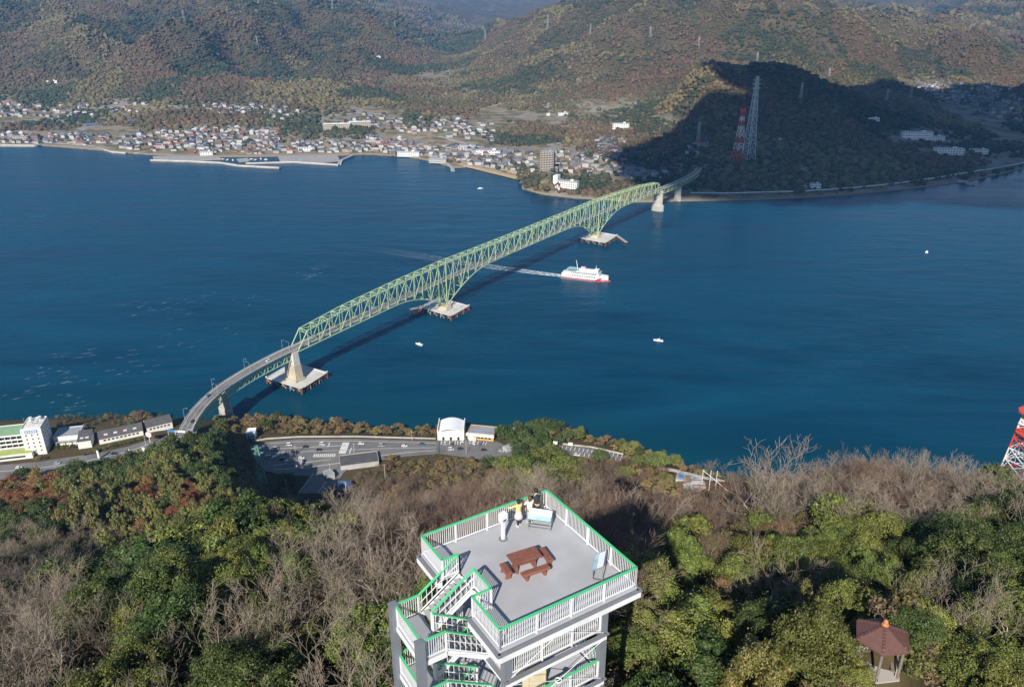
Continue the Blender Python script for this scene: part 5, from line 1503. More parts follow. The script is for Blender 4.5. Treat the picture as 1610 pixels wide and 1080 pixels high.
# gazebo with six-sided roof in the wood
qx, qy, qz = at_y(1390, 990, 43.5)
ROOF_Z = qz
gz_ = float(h1(qx, qy))
t = thing("gazebo", (qx, qy, gz_ - .2), "six-sided wooden gazebo with a maroon roof among the trees", "gazebo", rz=R(8))
M_MAROON = mat("maroon_roof_tile", (.125, .060, .050), .6, .12, 2.5, dirt=(.10, .055, .05), dirt_amt=.6, bump=.2)
M_COPPER = mat("copper_cap", (.62, .26, .12), .4, .1, 4, metal=.3)
M_TIMBER = mat("weathered_timber", (.20, .17, .14), .85, .2, 4, bump=.2)
hh = ROOF_Z - (gz_ - .2)
rr, eave = 2.0, hh - .55
for k in range(6):
    a0, a1 = k * math.pi / 3, (k + 1) * math.pi / 3
    p0, p1 = (rr * math.cos(a0), rr * math.sin(a0), eave), (rr * math.cos(a1), rr * math.sin(a1), eave)
    b = MB(); b.loft([[p0, p1, (.12 * math.cos(a1), .12 * math.sin(a1), hh + .45), (.12 * math.cos(a0), .12 * math.sin(a0), hh + .45)], [(x, y, z - .10) for x, y, z in (p0, p1, (.12 * math.cos(a1), .12 * math.sin(a1), hh + .45), (.12 * math.cos(a0), .12 * math.sin(a0), hh + .45))]]); pn = b.build("roof_panel", M_MAROON, t)
    for q in range(1, 9):
        s_ = q / 9.0; A_ = Vector(p0).lerp(Vector((0, 0, hh + .45)), s_); MB().box((A_.x, A_.y, A_.z + .04), (.20, .20, .09), rz=a0).build("ridge_tile", M_MAROON, pn)
    px, py = 1.6 * math.cos(a0), 1.6 * math.sin(a0)
    MB().tube((px, py, 0), (px, py, eave + .25), .10, n=8).build("post", M_TIMBER, t)
    if k not in (4,):
        q0, q1 = (1.5 * math.cos(a0), 1.5 * math.sin(a0)), (1.5 * math.cos(a1), 1.5 * math.sin(a1))
        MB().bar((*q0, .45), (*q1, .45), .14, .9).build("low_wall", M_CONC, t)
        MB().bar((q0[0] * .85, q0[1] * .85, .45), (q1[0] * .85, q1[1] * .85, .45), .35, .07).build("seat", M_TIMBER, t)
MB().lathe([(.02, .95), (.14, .86), (.18, .74), (.13, .62), (.24, .55), (.26, .48)][::-1], (0, 0, hh), 12).build("finial", M_COPPER, t)
MB().lathe([(1.8, 0), (1.8, .12)], (0, 0, 0), 6).build("floor_slab", M_CONC, t)
# ================================================================== TREES OF THE ISLAND
LM = {
    'E': leaf_mat("dark_evergreen_leaf", (.028, .050, .014), (.068, .100, .024), (.11, .14, .04), .55, spec=.3),
    'G': leaf_mat("olive_broadleaf", (.072, .092, .020), (.150, .172, .040), (.22, .225, .06), .55, spec=.3),
    'Y': leaf_mat("yellow_green_leaf", (.085, .10, .022), (.18, .175, .045), (.30, .25, .07), .5),
    'O': leaf_mat("rust_orange_leaf", (.15, .062, .025), (.26, .115, .036), (.30, .19, .06), .6),
    'T': leaf_mat("dry_tan_leaf", (.12, .085, .035), (.26, .18, .07), (.16, .15, .045), .7),
}
M_BARKG = mat("pale_bark", (.42, .36, .285), .9, .2, 2.0)
M_TWIG = mat("pink_brown_twig", (.21, .145, .108), .9, .25, .8)
M_TWIGG = mat("grey_brown_twig", (.29, .24, .185), .9, .25, .8)
M_BARKD = mat("dark_bark", (.09, .07, .05), .9, .25, 2.0)

def dome_crown(seed, leaves, size, lobes, shape='round'):
    """unit crown (1 wide, base at z=0): leaf faces on the skins of clumps that fill an uneven dome"""
    g = np.random.default_rng(seed)
    cs = []
    for k in range(lobes):
        a = g.random() * 6.283
        if shape == 'plume':
            r = .40 * math.sqrt(g.random()); z = .22 + 1.0 * g.random() * (1 - r); cr = (.06 + .05 * g.random(), 1.9)
        elif shape == 'flat':
            r = .44 * math.sqrt(g.random()); z = .18 + .22 * g.random(); cr = (.12 + .08 * g.random(), .8)
        else:
            r = .42 * math.sqrt(g.random()); z = .25 + .58 * math.sqrt(max(0, 1 - (r / .45) ** 2)) * (.45 + .55 * g.random()); cr = (.05 + .14 * g.random() ** 1.6, .85)
        cs.append((r * math.cos(a) * g.uniform(.85, 1.15), r * math.sin(a), z, *cr))
    cs = np.array(cs); per = leaves // lobes; m = per * lobes
    C = np.repeat(cs, per, 0)
    d = g.normal(size=(m, 3)); d /= np.linalg.norm(d, axis=1)[:, None]
    d[:, 2] = np.where(d[:, 2] < -.3, -d[:, 2], d[:, 2])
    rad = C[:, 3:4] * (.55 + .55 * g.random((m, 1)) ** .6) * np.where(g.random((m, 1)) < .14, g.uniform(1.1, 1.6, (m, 1)), 1.0)
    P = C[:, :3] + d * rad * np.c_[np.ones(m), np.ones(m), C[:, 4]]
    nr = d + np.array([0, 0, .25]) + .5 * g.normal(size=(m, 3)); nr /= np.linalg.norm(nr, axis=1)[:, None]
    t = np.cross(nr, g.normal(size=(m, 3))); t /= np.linalg.norm(t, axis=1)[:, None]; b = np.cross(nr, t)
    s = size * (.6 + .8 * g.random((m, 1))) * .5
    q = np.stack([P - t * s, P - b * s * .55, P + t * s, P + b * s * .55], 1).reshape(-1, 3)
    return q, np.arange(m * 4).reshape(m, 4), cs

def tubes(segs, thin=.02):
    """many tapered twigs as one mesh"""
    S = np.array([(*p, *q, a, b) for p, q, a, b in segs]); P, Q = S[:, :3], S[:, 3:6]; r1, r2 = S[:, 6:7], S[:, 7:8]
    d = Q - P; d /= np.linalg.norm(d, axis=1)[:, None] + 1e-9
    a = np.cross(d, np.array([.3, .5, .81])); a /= np.linalg.norm(a, axis=1)[:, None] + 1e-9; b = np.cross(d, a)
    n = 3; vs = []
    for C, r in ((P, r1), (Q, r2)):
        for k in range(n):
            t = 2 * math.pi * k / n; vs.append(C + (a * math.cos(t) + b * math.sin(t)) * r)
    V_ = np.stack(vs, 1).reshape(-1, 3); m = len(S)
    base = (np.arange(m) * 2 * n)[:, None]
    F_ = np.concatenate([base + np.array([[k, (k + 1) % n, (k + 1) % n + n, k + n]]) for k in range(n)], 0)
    return V_, F_

def bare_tree(seed, H_=7.0, stems=3, spread=.55, twig=.012, dens=.5):
    """leafless tree: (limb segments, twig segments) in metres"""
    g = random.Random(seed); limbs, twigs = [], []
    def grow(p, d, ln, r, lev):
        n = 3 if lev < 3 else 2
        for k in range(n):
            d = (d + Vector((g.gauss(0, .16), g.gauss(0, .16), g.gauss(.06, .10)))).normalized()
            q = p + d * (ln / n); r2 = r * .82
            (limbs if r > .028 else twigs).append((tuple(p), tuple(q), r, r2))
            if lev < 5:
                for _ in range(1 if lev < 2 else (2 if g.random() < dens else 1)):
                    if lev == 0 and k == 0: continue
                    sd = Vector((g.gauss(0, 1), g.gauss(0, 1), g.gauss(.25, .5))).normalized()
                    nd = (d * .75 + sd * .62).normalized()
                    grow(q, nd, ln * g.uniform(.55, .78), max(twig, r2 * g.uniform(.45, .62)), lev + 1)
            p, r = q, r2
    for s in range(stems):
        a = s * 6.283 / stems + g.random(); tilt = spread * g.uniform(.4, 1.1)
        grow(Vector((.12 * math.cos(a), .12 * math.sin(a), -.4)), Vector((math.cos(a) * tilt, math.sin(a) * tilt, 1)).normalized(), H_ * g.uniform(.42, .52), .12, 0)
    return limbs, twigs

def trunk_mesh(seed, cs, name):
    g = random.Random(seed); b = MB(); fork = Vector((g.uniform(-.03, .03), g.uniform(-.03, .03), .16))
    b.tube((0, 0, -.12), fork, .034, .026, n=6, caps=False)
    for c in cs[:9]: b.tube(fork, (c[0] * .9, c[1] * .9, c[2]), .017, .005, n=4, caps=False)
    return b.mesh(name, M_BARKD)
CROWN, TRUNK = {}, {}
for key, lv, sz, lb, shp, nv in (('E', 15000, .030, 44, 'round', 4), ('G', 15000, .029, 48, 'round', 5), ('Y', 12000, .032, 40, 'plume', 3), ('O', 8000, .032, 34, 'round', 3), ('T', 7000, .030, 30, 'round', 3)):
    CROWN[key], TRUNK[key] = [], []
    for k in range(nv):
        v_, f_, cs = dome_crown(ord(key) * 10 + k, lv, sz, lb, shp)
        CROWN[key].append(np_mesh("crown", v_, f_, LM[key])); TRUNK[key].append(trunk_mesh(ord(key) * 7 + k, cs, "trunk"))
for key, tw_m, cfg in (('B', M_TWIGG, [(1, 7.2, 3, .55), (2, 6.6, 4, .7), (3, 7.6, 2, .5), (4, 6.2, 4, .85)]), ('P', M_TWIG, [(11, 6.2, 5, .6), (12, 6.8, 4, .5), (13, 5.8, 5, .75), (14, 6.4, 6, .65)])):
    CROWN[key], TRUNK[key] = [], []
    for sd, H_, st, sp in cfg:
        li, tg = bare_tree(sd, H_, st, sp, dens=.24 if key == 'B' else .30, twig=.014)
        v_, f_ = tubes(tg); CROWN[key].append(np_mesh("crown", v_ / 6.0, f_, tw_m))
        v_, f_ = tubes(li); TRUNK[key].append(np_mesh("trunk", v_ / 6.0, f_, M_BARKG))
        print('bare', key, len(li), len(tg))

# which kind grows where: the photo in cells of 100 x 40 pixels, from v = 640 down
KINDMAP = ["..TTTTT.ET......",
           "...E....ETGPBGBP",
           "TEYEK.TTGPTBBPBP",
           "OYOYTPPPBPTPBPPB",
           "EYYEGBPPBPPPTGBE",
           "BBGGGBPPPPPGGGEE",
           "BEEGGBBPPPGGGGGE",
           "BEEGBBGGGGGTBGBG",
           "BBGBGBEGGEGEYGGB",
           "BBEBGGGBBGEGYGEG",
           "BGBETBEEEEEEYTGG"]
def kind_at(u, v, g):
    if g.random() < .18:
        u += g.uniform(-150, 150); v += g.uniform(-50, 50)
    c = int(min(15, max(0, (u + g.uniform(-35, 35)) // 100))); r = int(min(10, max(0, (v - 640 + g.uniform(-14, 14)) // 40)))
    return KINDMAP[r][c]
def in_poly(x, y, P):
    c = False; n = len(P)
    for i in range(n):
        (x1, y1), (x2, y2) = P[i], P[i - 1]
        if (y1 > y) != (y2 > y) and x < (x2 - x1) * (y - y1) / (y2 - y1 + 1e-12) + x1: c = not c
    return c
KEEP_CLEAR = [[(392, 699), (420, 686), (470, 684), (560, 684), (690, 688), (690, 664), (785, 668), (785, 694), (806, 703), (810, 720), (770, 726), (690, 718), (640, 722), (603, 716), (603, 742), (560, 744), (545, 766), (556, 780), (505, 782), (460, 780), (480, 752), (412, 742), (396, 722)],
              [(-200, 790), (-100, 742), (-100, 640), (90, 640), (90, 676), (160, 672), (225, 666), (275, 656), (282, 680), (270, 706), (250, 714), (215, 726), (165, 741), (110, 746), (0, 762)],
              [(864, 697), (900, 696), (960, 706), (990, 717), (978, 729), (920, 722), (868, 714)], [(1035, 735), (1065, 738), (1075, 742), (1100, 752), (1140, 758), (1138, 766), (1065, 758), (1035, 742)],
              [(265, 706), (340, 700), (340, 650), (300, 640), (275, 660)]]
GAZ = (qx, qy)
g = random.Random(21)
spots = []
def try_spot(x, y, sp):
    z = float(h1(x, y))
    if z < 1.2: return
    u, v = project(x, y, z + 4)
    if not (-330 < u < 1940 and v < 1330): return
    if math.hypot(x - .3, y - 30.2) < 5.3 or math.hypot(x + 4.2, y - 27.2) < 4.0: return
    if math.hypot(x - GAZ[0], y - GAZ[1]) < 3.6: return
    if y < 43 and abs(x - GAZ[0] * y / GAZ[1]) < 2.4 and y > 36: return
    ug, vg = project(x, y, z)
    for P in KEEP_CLEAR:
        if in_poly(ug, vg, P): return
    if y < 26 and abs(x) < 8: return
    k = kind_at(u, v, g)
    if k == '.': return
    spots.append((x, y, z, k, u, v))
y = 17.0
while y < 205:
    sp = 3.9 if y < 120 else 4.6
    half = y * .88 + 16; x = -half
    while x < half:
        try_spot(x + g.uniform(-.45, .45) * sp, y + g.uniform(-.45, .45) * sp, sp); x += sp
    y += sp * .92
while y < 560:
    sp = 6.3
    half = y * 1.0; x = -half
    while x < half:
        try_spot(x + g.uniform(-.48, .48) * sp, y + g.uniform(-.48, .48) * sp, sp); x += sp
    y += sp * .92
INFO = {'E': ("evergreen_tree", "dark evergreen broadleaf tree"), 'G': ("broadleaf_tree", "glossy olive-green broadleaf tree"), 'Y': ("bamboo_clump", "yellow-green feathery bamboo-like tree"), 'O': ("autumn_tree", "rust-orange autumn tree"), 'T': ("dry_leaved_tree", "tan dry-leaved small tree"),
        'B': ("bare_tree", "leafless grey branching tree"), 'P': ("twiggy_tree", "leafless pinkish twiggy tree")}
def where(x, y, z):
    if y > 400: return "on the island's sea shore"
    if y > 190: return "on the lower hill beyond the near ridge"
    if y > 95: return "along the crest of the tower hill"
    d = math.hypot(x - .7, y - 30)
    if d < 14: return "close beside the observation tower"
    if math.hypot(x - GAZ[0], y - GAZ[1]) < 12: return "close around the maroon-roofed gazebo"
    return "on the hillside by the tower stairs" if x < 0 else "on the hillside around the gazebo side of the tower"
count = {}
rest = []
def size_of(s): return 1.0 / math.hypot(s[1], CAM_H - s[2])
def scale_for(k, g):
    w = {'E': 6.2, 'G': 5.6, 'Y': 5.0, 'O': 5.6, 'T': 4.4, 'B': 6.2, 'P': 5.6, 'K': 4}[k] * g.uniform(.72, 1.22)
    hgt = {'E': 1.12, 'G': 1.12, 'Y': 1.25, 'O': 1.1, 'T': .9, 'B': 1.0, 'P': .95}[k] * g.uniform(.85, 1.15)
    return w, hgt
for s in sorted(spots, key=lambda q: -size_of(q)):
    x, y, z, k, u, v = s
    if k == 'K': k = 'E'
    n = count.get(k, 0)
    w, hg = scale_for(k, g)
    if y > 400: w *= g.uniform(.9, 1.7)
    if y > 190 and u > 366 and u < 445 and v > 672: continue
    if k in 'BP' and g.random() < (.18 if y < 90 else .30): continue
    if n < 135 and (y < 190 or k == 'O'):
        count[k] = n + 1
        nm, lb = INFO[k]
        wh = where(x, y, z)
        sz_ = "large " if w * hg > {'E': 7.6, 'G': 6.9, 'Y': 6.9, 'O': 6.7, 'T': 4.3, 'B': 6.8, 'P': 5.8}[k] else ("small " if w * hg < {'E': 6.1, 'G': 5.5, 'Y': 5.5, 'O': 5.4, 'T': 3.5, 'B': 5.5, 'P': 4.7}[k] else "medium-sized ")
        t = tag(link(nm, None, None, (x, y, z - .1)), sz_ + lb + " " + wh, "tree", sz_ + lb + "s " + wh)
        t.scale = (w * g.uniform(.82, 1.2), w * g.uniform(.85, 1.15), w * hg); t.rotation_euler = (g.uniform(-.06, .06), g.uniform(-.06, .06), g.uniform(0, 6.28))
        i = g.randrange(len(CROWN[k]))
        link("trunk", TRUNK[k][i], t); link("crown", CROWN[k][i], t)
    else:
        rest.append((x, y, z, k, w, hg))
# trees that stand out one by one in the photo: pale leafless trees and a few odd crowns
for (u, v, yv, k, w, hg, i, lb) in [(1228, 772, 106, 'B', 13.0, .9, 1, "large pale leafless tree with forking limbs on the hill crest above the sea"), (1206, 774, 104, 'B', 11.0, .95, 3, "leafless grey tree leaning beside the large pale one on the crest"), (1250, 776, 107, 'P', 9.0, .9, 1, "dense twiggy tree crowding the large pale leafless tree"), (1420, 790, 98, 'B', 9.5, .85, 1, "broad leafless tree with low spreading limbs on the crest"), (1000, 800, 88, 'B', 8.5, .95, 0, "leafless tree with pale limbs on the slope behind the tower deck"), (470, 905, 57, 'B', 9.0, 1.05, 0, "tall grey leafless tree on the slope beside the evergreens"), (600, 880, 60, 'B', 9.6, 1.0, 3, "broad leafless tree with pale limbs beside the tower stairs"), (425, 965, 50, 'B', 6.0, 1.1, 3, "slim leafless tree with white limbs below the tower stairs"), (1160, 870, 66, 'B', 5.0, 1.0, 2, "small pale leafless tree among olive crowns"), (1280, 935, 55, 'B', 5.0, 1.1, 0, "thin grey leafless tree in the middle of the olive wood"), (60, 1000, 46, 'B', 7.0, 1.1, 2, "leafless tree with upright stems at the wood's edge"), (1068, 1060, 40, 'B', 2.6, 1.1, 1, "little white-stemmed leafless tree in a dark gap"), (1375, 760, 112, 'G', 7.5, .8, 1, "round green crown standing among pink twiggy trees on the crest"), (560, 1010, 46, 'B', 5.5, 1.15, 0, "crooked leafless tree close to the stair columns"), (1352, 1024, 41.5, 'G', 2.6, 1.1, 2, "small olive tree pressing against the gazebo's wall"), (1428, 1040, 41, 'G', 3.0, 1.0, 3, "low olive tree under the gazebo eaves"), (1398, 1062, 40.2, 'G', 2.8, .9, 0, "pale scrubby bush in front of the gazebo entrance"), (1440, 985, 44.5, 'E', 4.2, 1.0, 2, "dark evergreen tree overhanging the gazebo roof edge"), (1210, 1010, 44, 'Y', 5.6, 1.0, 1, "pale yellow leafy crown near the gazebo"), (1235, 1068, 40, 'O', 1.8, .9, 1, "small bright orange bush below the yellow crown"), (1535, 860, 70, 'E', 9.0, 1.0, 1, "big dark evergreen crown beside the deep shade")]:
    x, y, z = at_y(u, v, yv); z = float(h1(x, y))
    nm = INFO[k][0]; t = tag(link(nm, None, None, (x, y, z - .1)), lb, "tree"); t.scale = (w, w, w * hg); t.rotation_euler = (0, 0, u * .37); link("trunk", TRUNK[k][i % len(TRUNK[k])], t); link("crown", CROWN[k][i % len(CROWN[k])], t)
for j, (u, v) in enumerate([(92, 706), (100, 705), (108, 704.5), (117, 704), (165, 706), (174, 704), (183, 702), (192, 700), (201, 698), (210, 695), (219, 693), (60, 724), (72, 722), (228, 691), (244, 690), (252, 688), (150, 712), (142, 714), (135, 716)]):
    x, y, z = at(u, v, ROADZ); k = 'EGT'[j % 3]; w = g.uniform(3.0, 5.5)
    t = tag(link("shrub", None, None, (x, y, z - .2)), ("dark green", "olive green", "tan")[j % 3] + " clipped shrub in front of the low halls by the hotel", "shrub", "shrubs in front of the low halls")
    t.scale = (w, w, w * .8); t.rotation_euler = (0, 0, j); link("trunk", TRUNK[k][0], t); link("crown", CROWN[k][j % len(CROWN[k])], t)
print('near trees', count, 'rest', len(rest))
# the remaining woods, one mass for each kind of look
protos = []; off = {}
for k in 'EGYOTBP':
    off[k] = len(protos)
    for c, tr in zip(CROWN[k], TRUNK[k]):
        # crown and stem as one small mesh
        nv = len(c.vertices); a = np.empty(nv * 3, np.float32); c.vertices.foreach_get('co', a); fa = np.empty(len(c.polygons) * 4, np.int32); c.polygons.foreach_get('vertices', fa)
        step = 1 if k in 'BP' else 2
        va = a.reshape(-1, 3); fa = fa.reshape(-1, 4)
        if step > 1:                      # fewer, larger leaves for the far copies
            fa = fa[::5]; ctr = va[fa].mean(1, keepdims=True); vv = ctr + (va[fa] - ctr) * 2.3; va = vv.reshape(-1, 3); fa = np.arange(len(va)).reshape(-1, 4)
        protos.append(np_mesh("wood_" + k, va, fa, c.materials[0]))
for nm, sel in (("lower_wood", lambda r_: r_[1] <= 400), ("shore_wood", lambda r_: r_[1] > 400)):
    rr_ = [r_ for r_ in rest if sel(r_)]
    if not rr_: continue
    m = len(rr_); P = np.array([(r_[0], r_[1], r_[2] - .2) for r_ in rr_]); sc = np.array([(r_[4] * 1.15, r_[4] * 1.15, r_[4] * r_[5] * 1.1) for r_ in rr_])
    ix = np.array([off[r_[3]] + g.randrange(len(CROWN[r_[3]])) for r_ in rr_])
    scatter(nm, P, sc, rs.uniform(0, 6.28, m), np.ones((m, 3)), ix, protos)
# undergrowth between the trees
up_ = []
for k in range(4):
    v_, f_ = clump_crown(300 + k, 7, 420, .085); up_.append(np_mesh("under_%d" % k, v_, f_, M_TINT))
n = 24000
Y_ = np.sqrt(rs.uniform(14 ** 2, 215 ** 2, n)); X_ = rs.uniform(-.84, .84, n) * Y_ + rs.uniform(-8, 8, n); Z_ = h1(X_, Y_)
ok = (Z_ > 3) & (np.hypot(X_ - .5, Y_ - 30) > 4.4) & (np.hypot(X_ + 4.2, Y_ - 27.2) > 2.2) & (np.hypot(X_ - GAZ[0], Y_ - GAZ[1]) > 1.9) & ((rs.random(n) < .95))
X_, Y_, Z_ = X_[ok], Y_[ok], Z_[ok]; m = len(X_)
pal = np.array([(.05, .07, .02), (.09, .10, .03), (.13, .10, .055), (.16, .11, .07), (.10, .085, .03)]); f_ = fbm(X_ / 9., Y_ / 9., 3)
ci = np.clip((f_ * 9 - 2 + rs.normal(0, .9, m)).astype(int), 0, 4)
s_ = rs.uniform(1.2, 3.4, m)
scatter("undergrowth", np.stack([X_, Y_, Z_ - .2], -1), np.stack([s_, s_, s_ * rs.uniform(.6, 1.1, m)], -1), rs.uniform(0, 6.28, m), pal[ci] * rs.uniform(.7, 1.3, (m, 1)), rs.integers(0, 4, m), up_)
n = 13000
Y_ = rs.uniform(215, 560, n); X_ = rs.uniform(-.95, .95, n) * Y_; Z_ = h1(X_, Y_); ug, vg = project(X_, Y_, Z_)
ok = (Z_ > 1.5) & (np.array([not any(in_poly(a, b, P) for P in KEEP_CLEAR) for a, b in zip(ug, vg)])); X_, Y_, Z_ = X_[ok], Y_[ok], Z_[ok]; m = len(X_)
f_ = fbm(X_ / 30., Y_ / 30., 3); ci = np.clip((f_ * 9 - 2 + rs.normal(0, .9, m)).astype(int), 0, 4); s_ = rs.uniform(2.0, 4.6, m)
scatter("shore_scrub", np.stack([X_, Y_, Z_ - .2], -1), np.stack([s_, s_, s_ * rs.uniform(.5, .9, m)], -1), rs.uniform(0, 6.28, m), pal[ci] * rs.uniform(.8, 1.4, (m, 1)), rs.integers(0, 4, m), up_)
# ================================================================== FAR SHORE
def ground2(u, v, y0=1180, y1=3600, n=520):
    return hit(u, v, h2, y0, y1, n)
# ------------------------------------------------------------------ roads draped on the far land
def far_ribbon(name, pix, w, m, lift=.5, kind='structure', wall=None, label=None, cat=None):
    P = []
    for (a, b) in zip(pix[:-1], pix[1:]):
        for k in range(6):
            P.append((a[0] + (b[0] - a[0]) * k / 6., a[1] + (b[1] - a[1]) * k / 6.))
    P.append(pix[-1])
    Q = ground2([p[0] for p in P], [p[1] for p in P]); Q = Q[~np.isnan(Q[:, 0])]
    z = Q[:, 2].copy()
    for _ in range(3): z[1:-1] = (z[:-2] + z[1:-1] * 2 + z[2:]) / 4
    b = MB(); rg = []
    for i in range(len(Q)):
        d = Q[min(i + 1, len(Q) - 1)] - Q[max(i - 1, 0)]; n_ = np.array([-d[1], d[0]]) / (np.hypot(d[0], d[1]) + 1e-6) * w / 2
        zz = z[i] + lift
        rg.append([(Q[i, 0] + n_[0], Q[i, 1] + n_[1], zz - 2), (Q[i, 0] - n_[0], Q[i, 1] - n_[1], zz - 2), (Q[i, 0] - n_[0], Q[i, 1] - n_[1], zz), (Q[i, 0] + n_[0], Q[i, 1] + n_[1], zz)])
    b.loft(rg); o = tag(b.build(name, m), kind=kind)
    if wall:
        t = thing("guard_wall", tuple(Q[0]), label, cat); c = MB(); O = Q[0]
        for i in range(len(Q) - 1):
            p, q = Vector(rg[i][2]), Vector(rg[i + 1][2]); MB().bar(p - Vector(O) + Vector((0, 0, .5)), q - Vector(O) + Vector((0, 0, .5)), .6, 1.3).build("wall_section", M_BWHITE, t)
    return Q
M_ROADL = mat("pale_road", (.30, .29, .275), .9, .1, .1)
M_SEAWALL = mat("seawall_concrete", (.36, .33, .28), .9, .15, .1, dirt=(.2, .18, .14), dirt_amt=.7, detail=8)
M_BEACH = mat("sand", (.42, .30, .17), .95, .12, .1)
far_ribbon("road", [(1085, 305), (1140, 305.5), (1200, 304.5), (1270, 301.5), (1340, 297), (1440, 286), (1520, 273), (1575, 264), (1620, 255)], 9, M_ASPH, 2.2, wall=True, label="long white guard wall along the shaded shore road", cat="wall")
for pix, w in [([(-30, 166), (60, 166), (140, 169), (210, 173)], 7), ([(225, 165), (300, 168), (345, 172), (430, 165), (450, 170)], 8), ([(640, 176), (690, 184), (712, 195), (760, 202)], 7), ([(655, 160), (690, 178)], 6), ([(560, 237), (640, 238), (700, 250), (760, 262), (840, 276)], 7), ([(860, 228), (905, 222), (960, 218)], 7), ([(690, 215), (740, 228), (800, 240), (845, 255)], 7), ([(0, 222), (90, 226), (150, 230)], 6), ([(1100, 272), (1085, 255), (1075, 240), (1090, 225)], 8), ([(485, 185), (560, 178), (600, 180)], 8)]:
    far_ribbon("road", pix, w, M_ROADL, .6)
far_ribbon("beach", [(722, 258), (760, 266), (815, 280)], 14, M_BEACH, .3); far_ribbon("beach", [(800, 270), (830, 276)], 18, M_BEACH, .3)
None and far_ribbon("field", [(1032, 186), (1075, 182), (1125, 186)], 16, mat("sports_ground", (.40, .36, .27), .95, .1, .05), 1.2)
far_ribbon("field", [(715, 52), (745, 49), (765, 47)], 240, mat("far_field", (.30, .24, .15), .95, .15, .01), 4.0) if False else None

# ------------------------------------------------------------------ sea defences
def breakwater(pix, w, z, label, m=M_SEAWALL, cap=True):
    P = [Vector(at(u, v, z)) for u, v in pix]; O = P[0].copy(); O.z = 0
    t = thing("breakwater", tuple(O), label, "breakwater", "sea walls of the harbour")
    for p, q in zip(P[:-1], P[1:]):
        d = (q - p).normalized()
        MB().bar(p - O - d * .5 + Vector((0, 0, -2)), q - O + d * .5 + Vector((0, 0, -2)), w, 4.0).build("wall_section", m, t)
        n_ = Vector((d.y, -d.x, 0)) * (w / 2 - .6)
        MB().bar(p - O - n_ * -1 + Vector((0, 0, .6)), q - O - n_ * -1 + Vector((0, 0, .6)), 1.0, 1.2).build("parapet", M_CONCL, t)
breakwater([(238, 251.5), (304, 253.5), (347, 255.5), (376, 260), (440, 263.5)], 9, 2.2, "long bent breakwater guarding the harbour village")
breakwater([(387, 256.5), (463, 254.5), (533, 259)], 8, 2.0, "straight breakwater in front of the harbour quay")
breakwater([(533, 258.5), (536, 252), (554, 244.5)], 8, 2.0, "short angled breakwater closing the harbour basin")
breakwater([(150, 232), (160, 233.5), (178, 239), (199, 240.5)], 7, 1.8, "low curved jetty at the small boat basin")
breakwater([(211, 241), (230, 238.5), (244, 235.5)], 6, 1.8, "short jetty facing the curved jetty")
breakwater([(705, 257), (711, 263), (712, 268)], 7, 2.0, "short stone jetty below the waterfront restaurant")
breakwater([(1505, 284), (1522, 285.5), (1527, 289)], 14, 2.4, "stubby shaded groyne on the far shore road")
breakwater([(66, 227), (55, 229.5), (0, 229)], 6, 2.0, "low quay wall by the tan waterfront building")
def quay(pix, z, label):
    P = [at(u, v, z) for u, v in pix]; t = thing("quay", (P[0][0], P[0][1], 0), label, "quay"); MB().prism([(p[0] - P[0][0], p[1] - P[0][1]) for p in P], -3, z).build("slab", M_ROADL, t)
    return t
quay([(437, 246), (530, 243.5), (534, 252), (500, 256), (463, 254), (440, 252)], 2.3, "broad concrete quay between the harbour breakwaters")
quay([(240, 246), (300, 245), (345, 247), (348, 250), (300, 252), (242, 250.5)], 2.0, "narrow quay behind the bent breakwater")
quay([(372, 250), (390, 248.5), (392, 252.5), (376, 254)], 2.0, "small square pier inside the harbour")

# ------------------------------------------------------------------ houses
HW = [mat(n_, c, .85, .06, .2, dirt=(.4, .37, .33), dirt_amt=.3) for n_, c in (("house_white", (.43, .42, .405)), ("house_cream", (.37, .325, .265)), ("house_grey", (.30, .30, .30)), ("house_brown", (.20, .15, .11)))]
HR = [mat(n_, c, .6, .12, .5) for n_, c in (("grey_tile", (.14, .14, .15)), ("dark_tile", (.065, .065, .07)), ("brown_tile", (.17, .11, .085)), ("blue_grey_tile", (.12, .15, .21)), ("red_tile", (.30, .09, .07)), ("pale_sheet_roof", (.46, .47, .48)))]
HRN = ["grey tiled", "dark tiled", "brown tiled", "blue-grey tiled", "red tiled", "pale sheet"]; HWN = ["white", "cream", "grey", "brown"]
BODY = {}; ROOF = {}
for i, m_ in enumerate(HW): BODY[i] = MB().box((0, 0, .35), (1, 1, 1.3)).mesh("wall", m_)
for i, m_ in enumerate(HR):
    b = MB(); o = .56; b.loft([[(-o, -o, .97), (o, -o, .97), (o, o, .97), (-o, o, .97)], [(-.22, -.02, 1.6), (.22, -.02, 1.6), (.22, .02, 1.6), (-.22, .02, 1.6)]]); h_ = b.mesh("roof", m_)
    b = MB(); b.loft([[(x, -o, .96), (x, 0, 1.58), (x, o, .96), (x, o, .90), (x, 0, 1.50), (x, -o, .90)] for x in (-o, o)]); gb = b.mesh("roof", m_)
    b = MB(); b.box((0, 0, 1.04), (1.04, 1.04, .08)); ROOF[i] = (h_, gb, b.mesh("roof", m_))
M_FARWIN = M_GLASS
WIN_ROW = MB().box((0, 0, 0), (1, .02, 1)).mesh("window", M_GLASS)
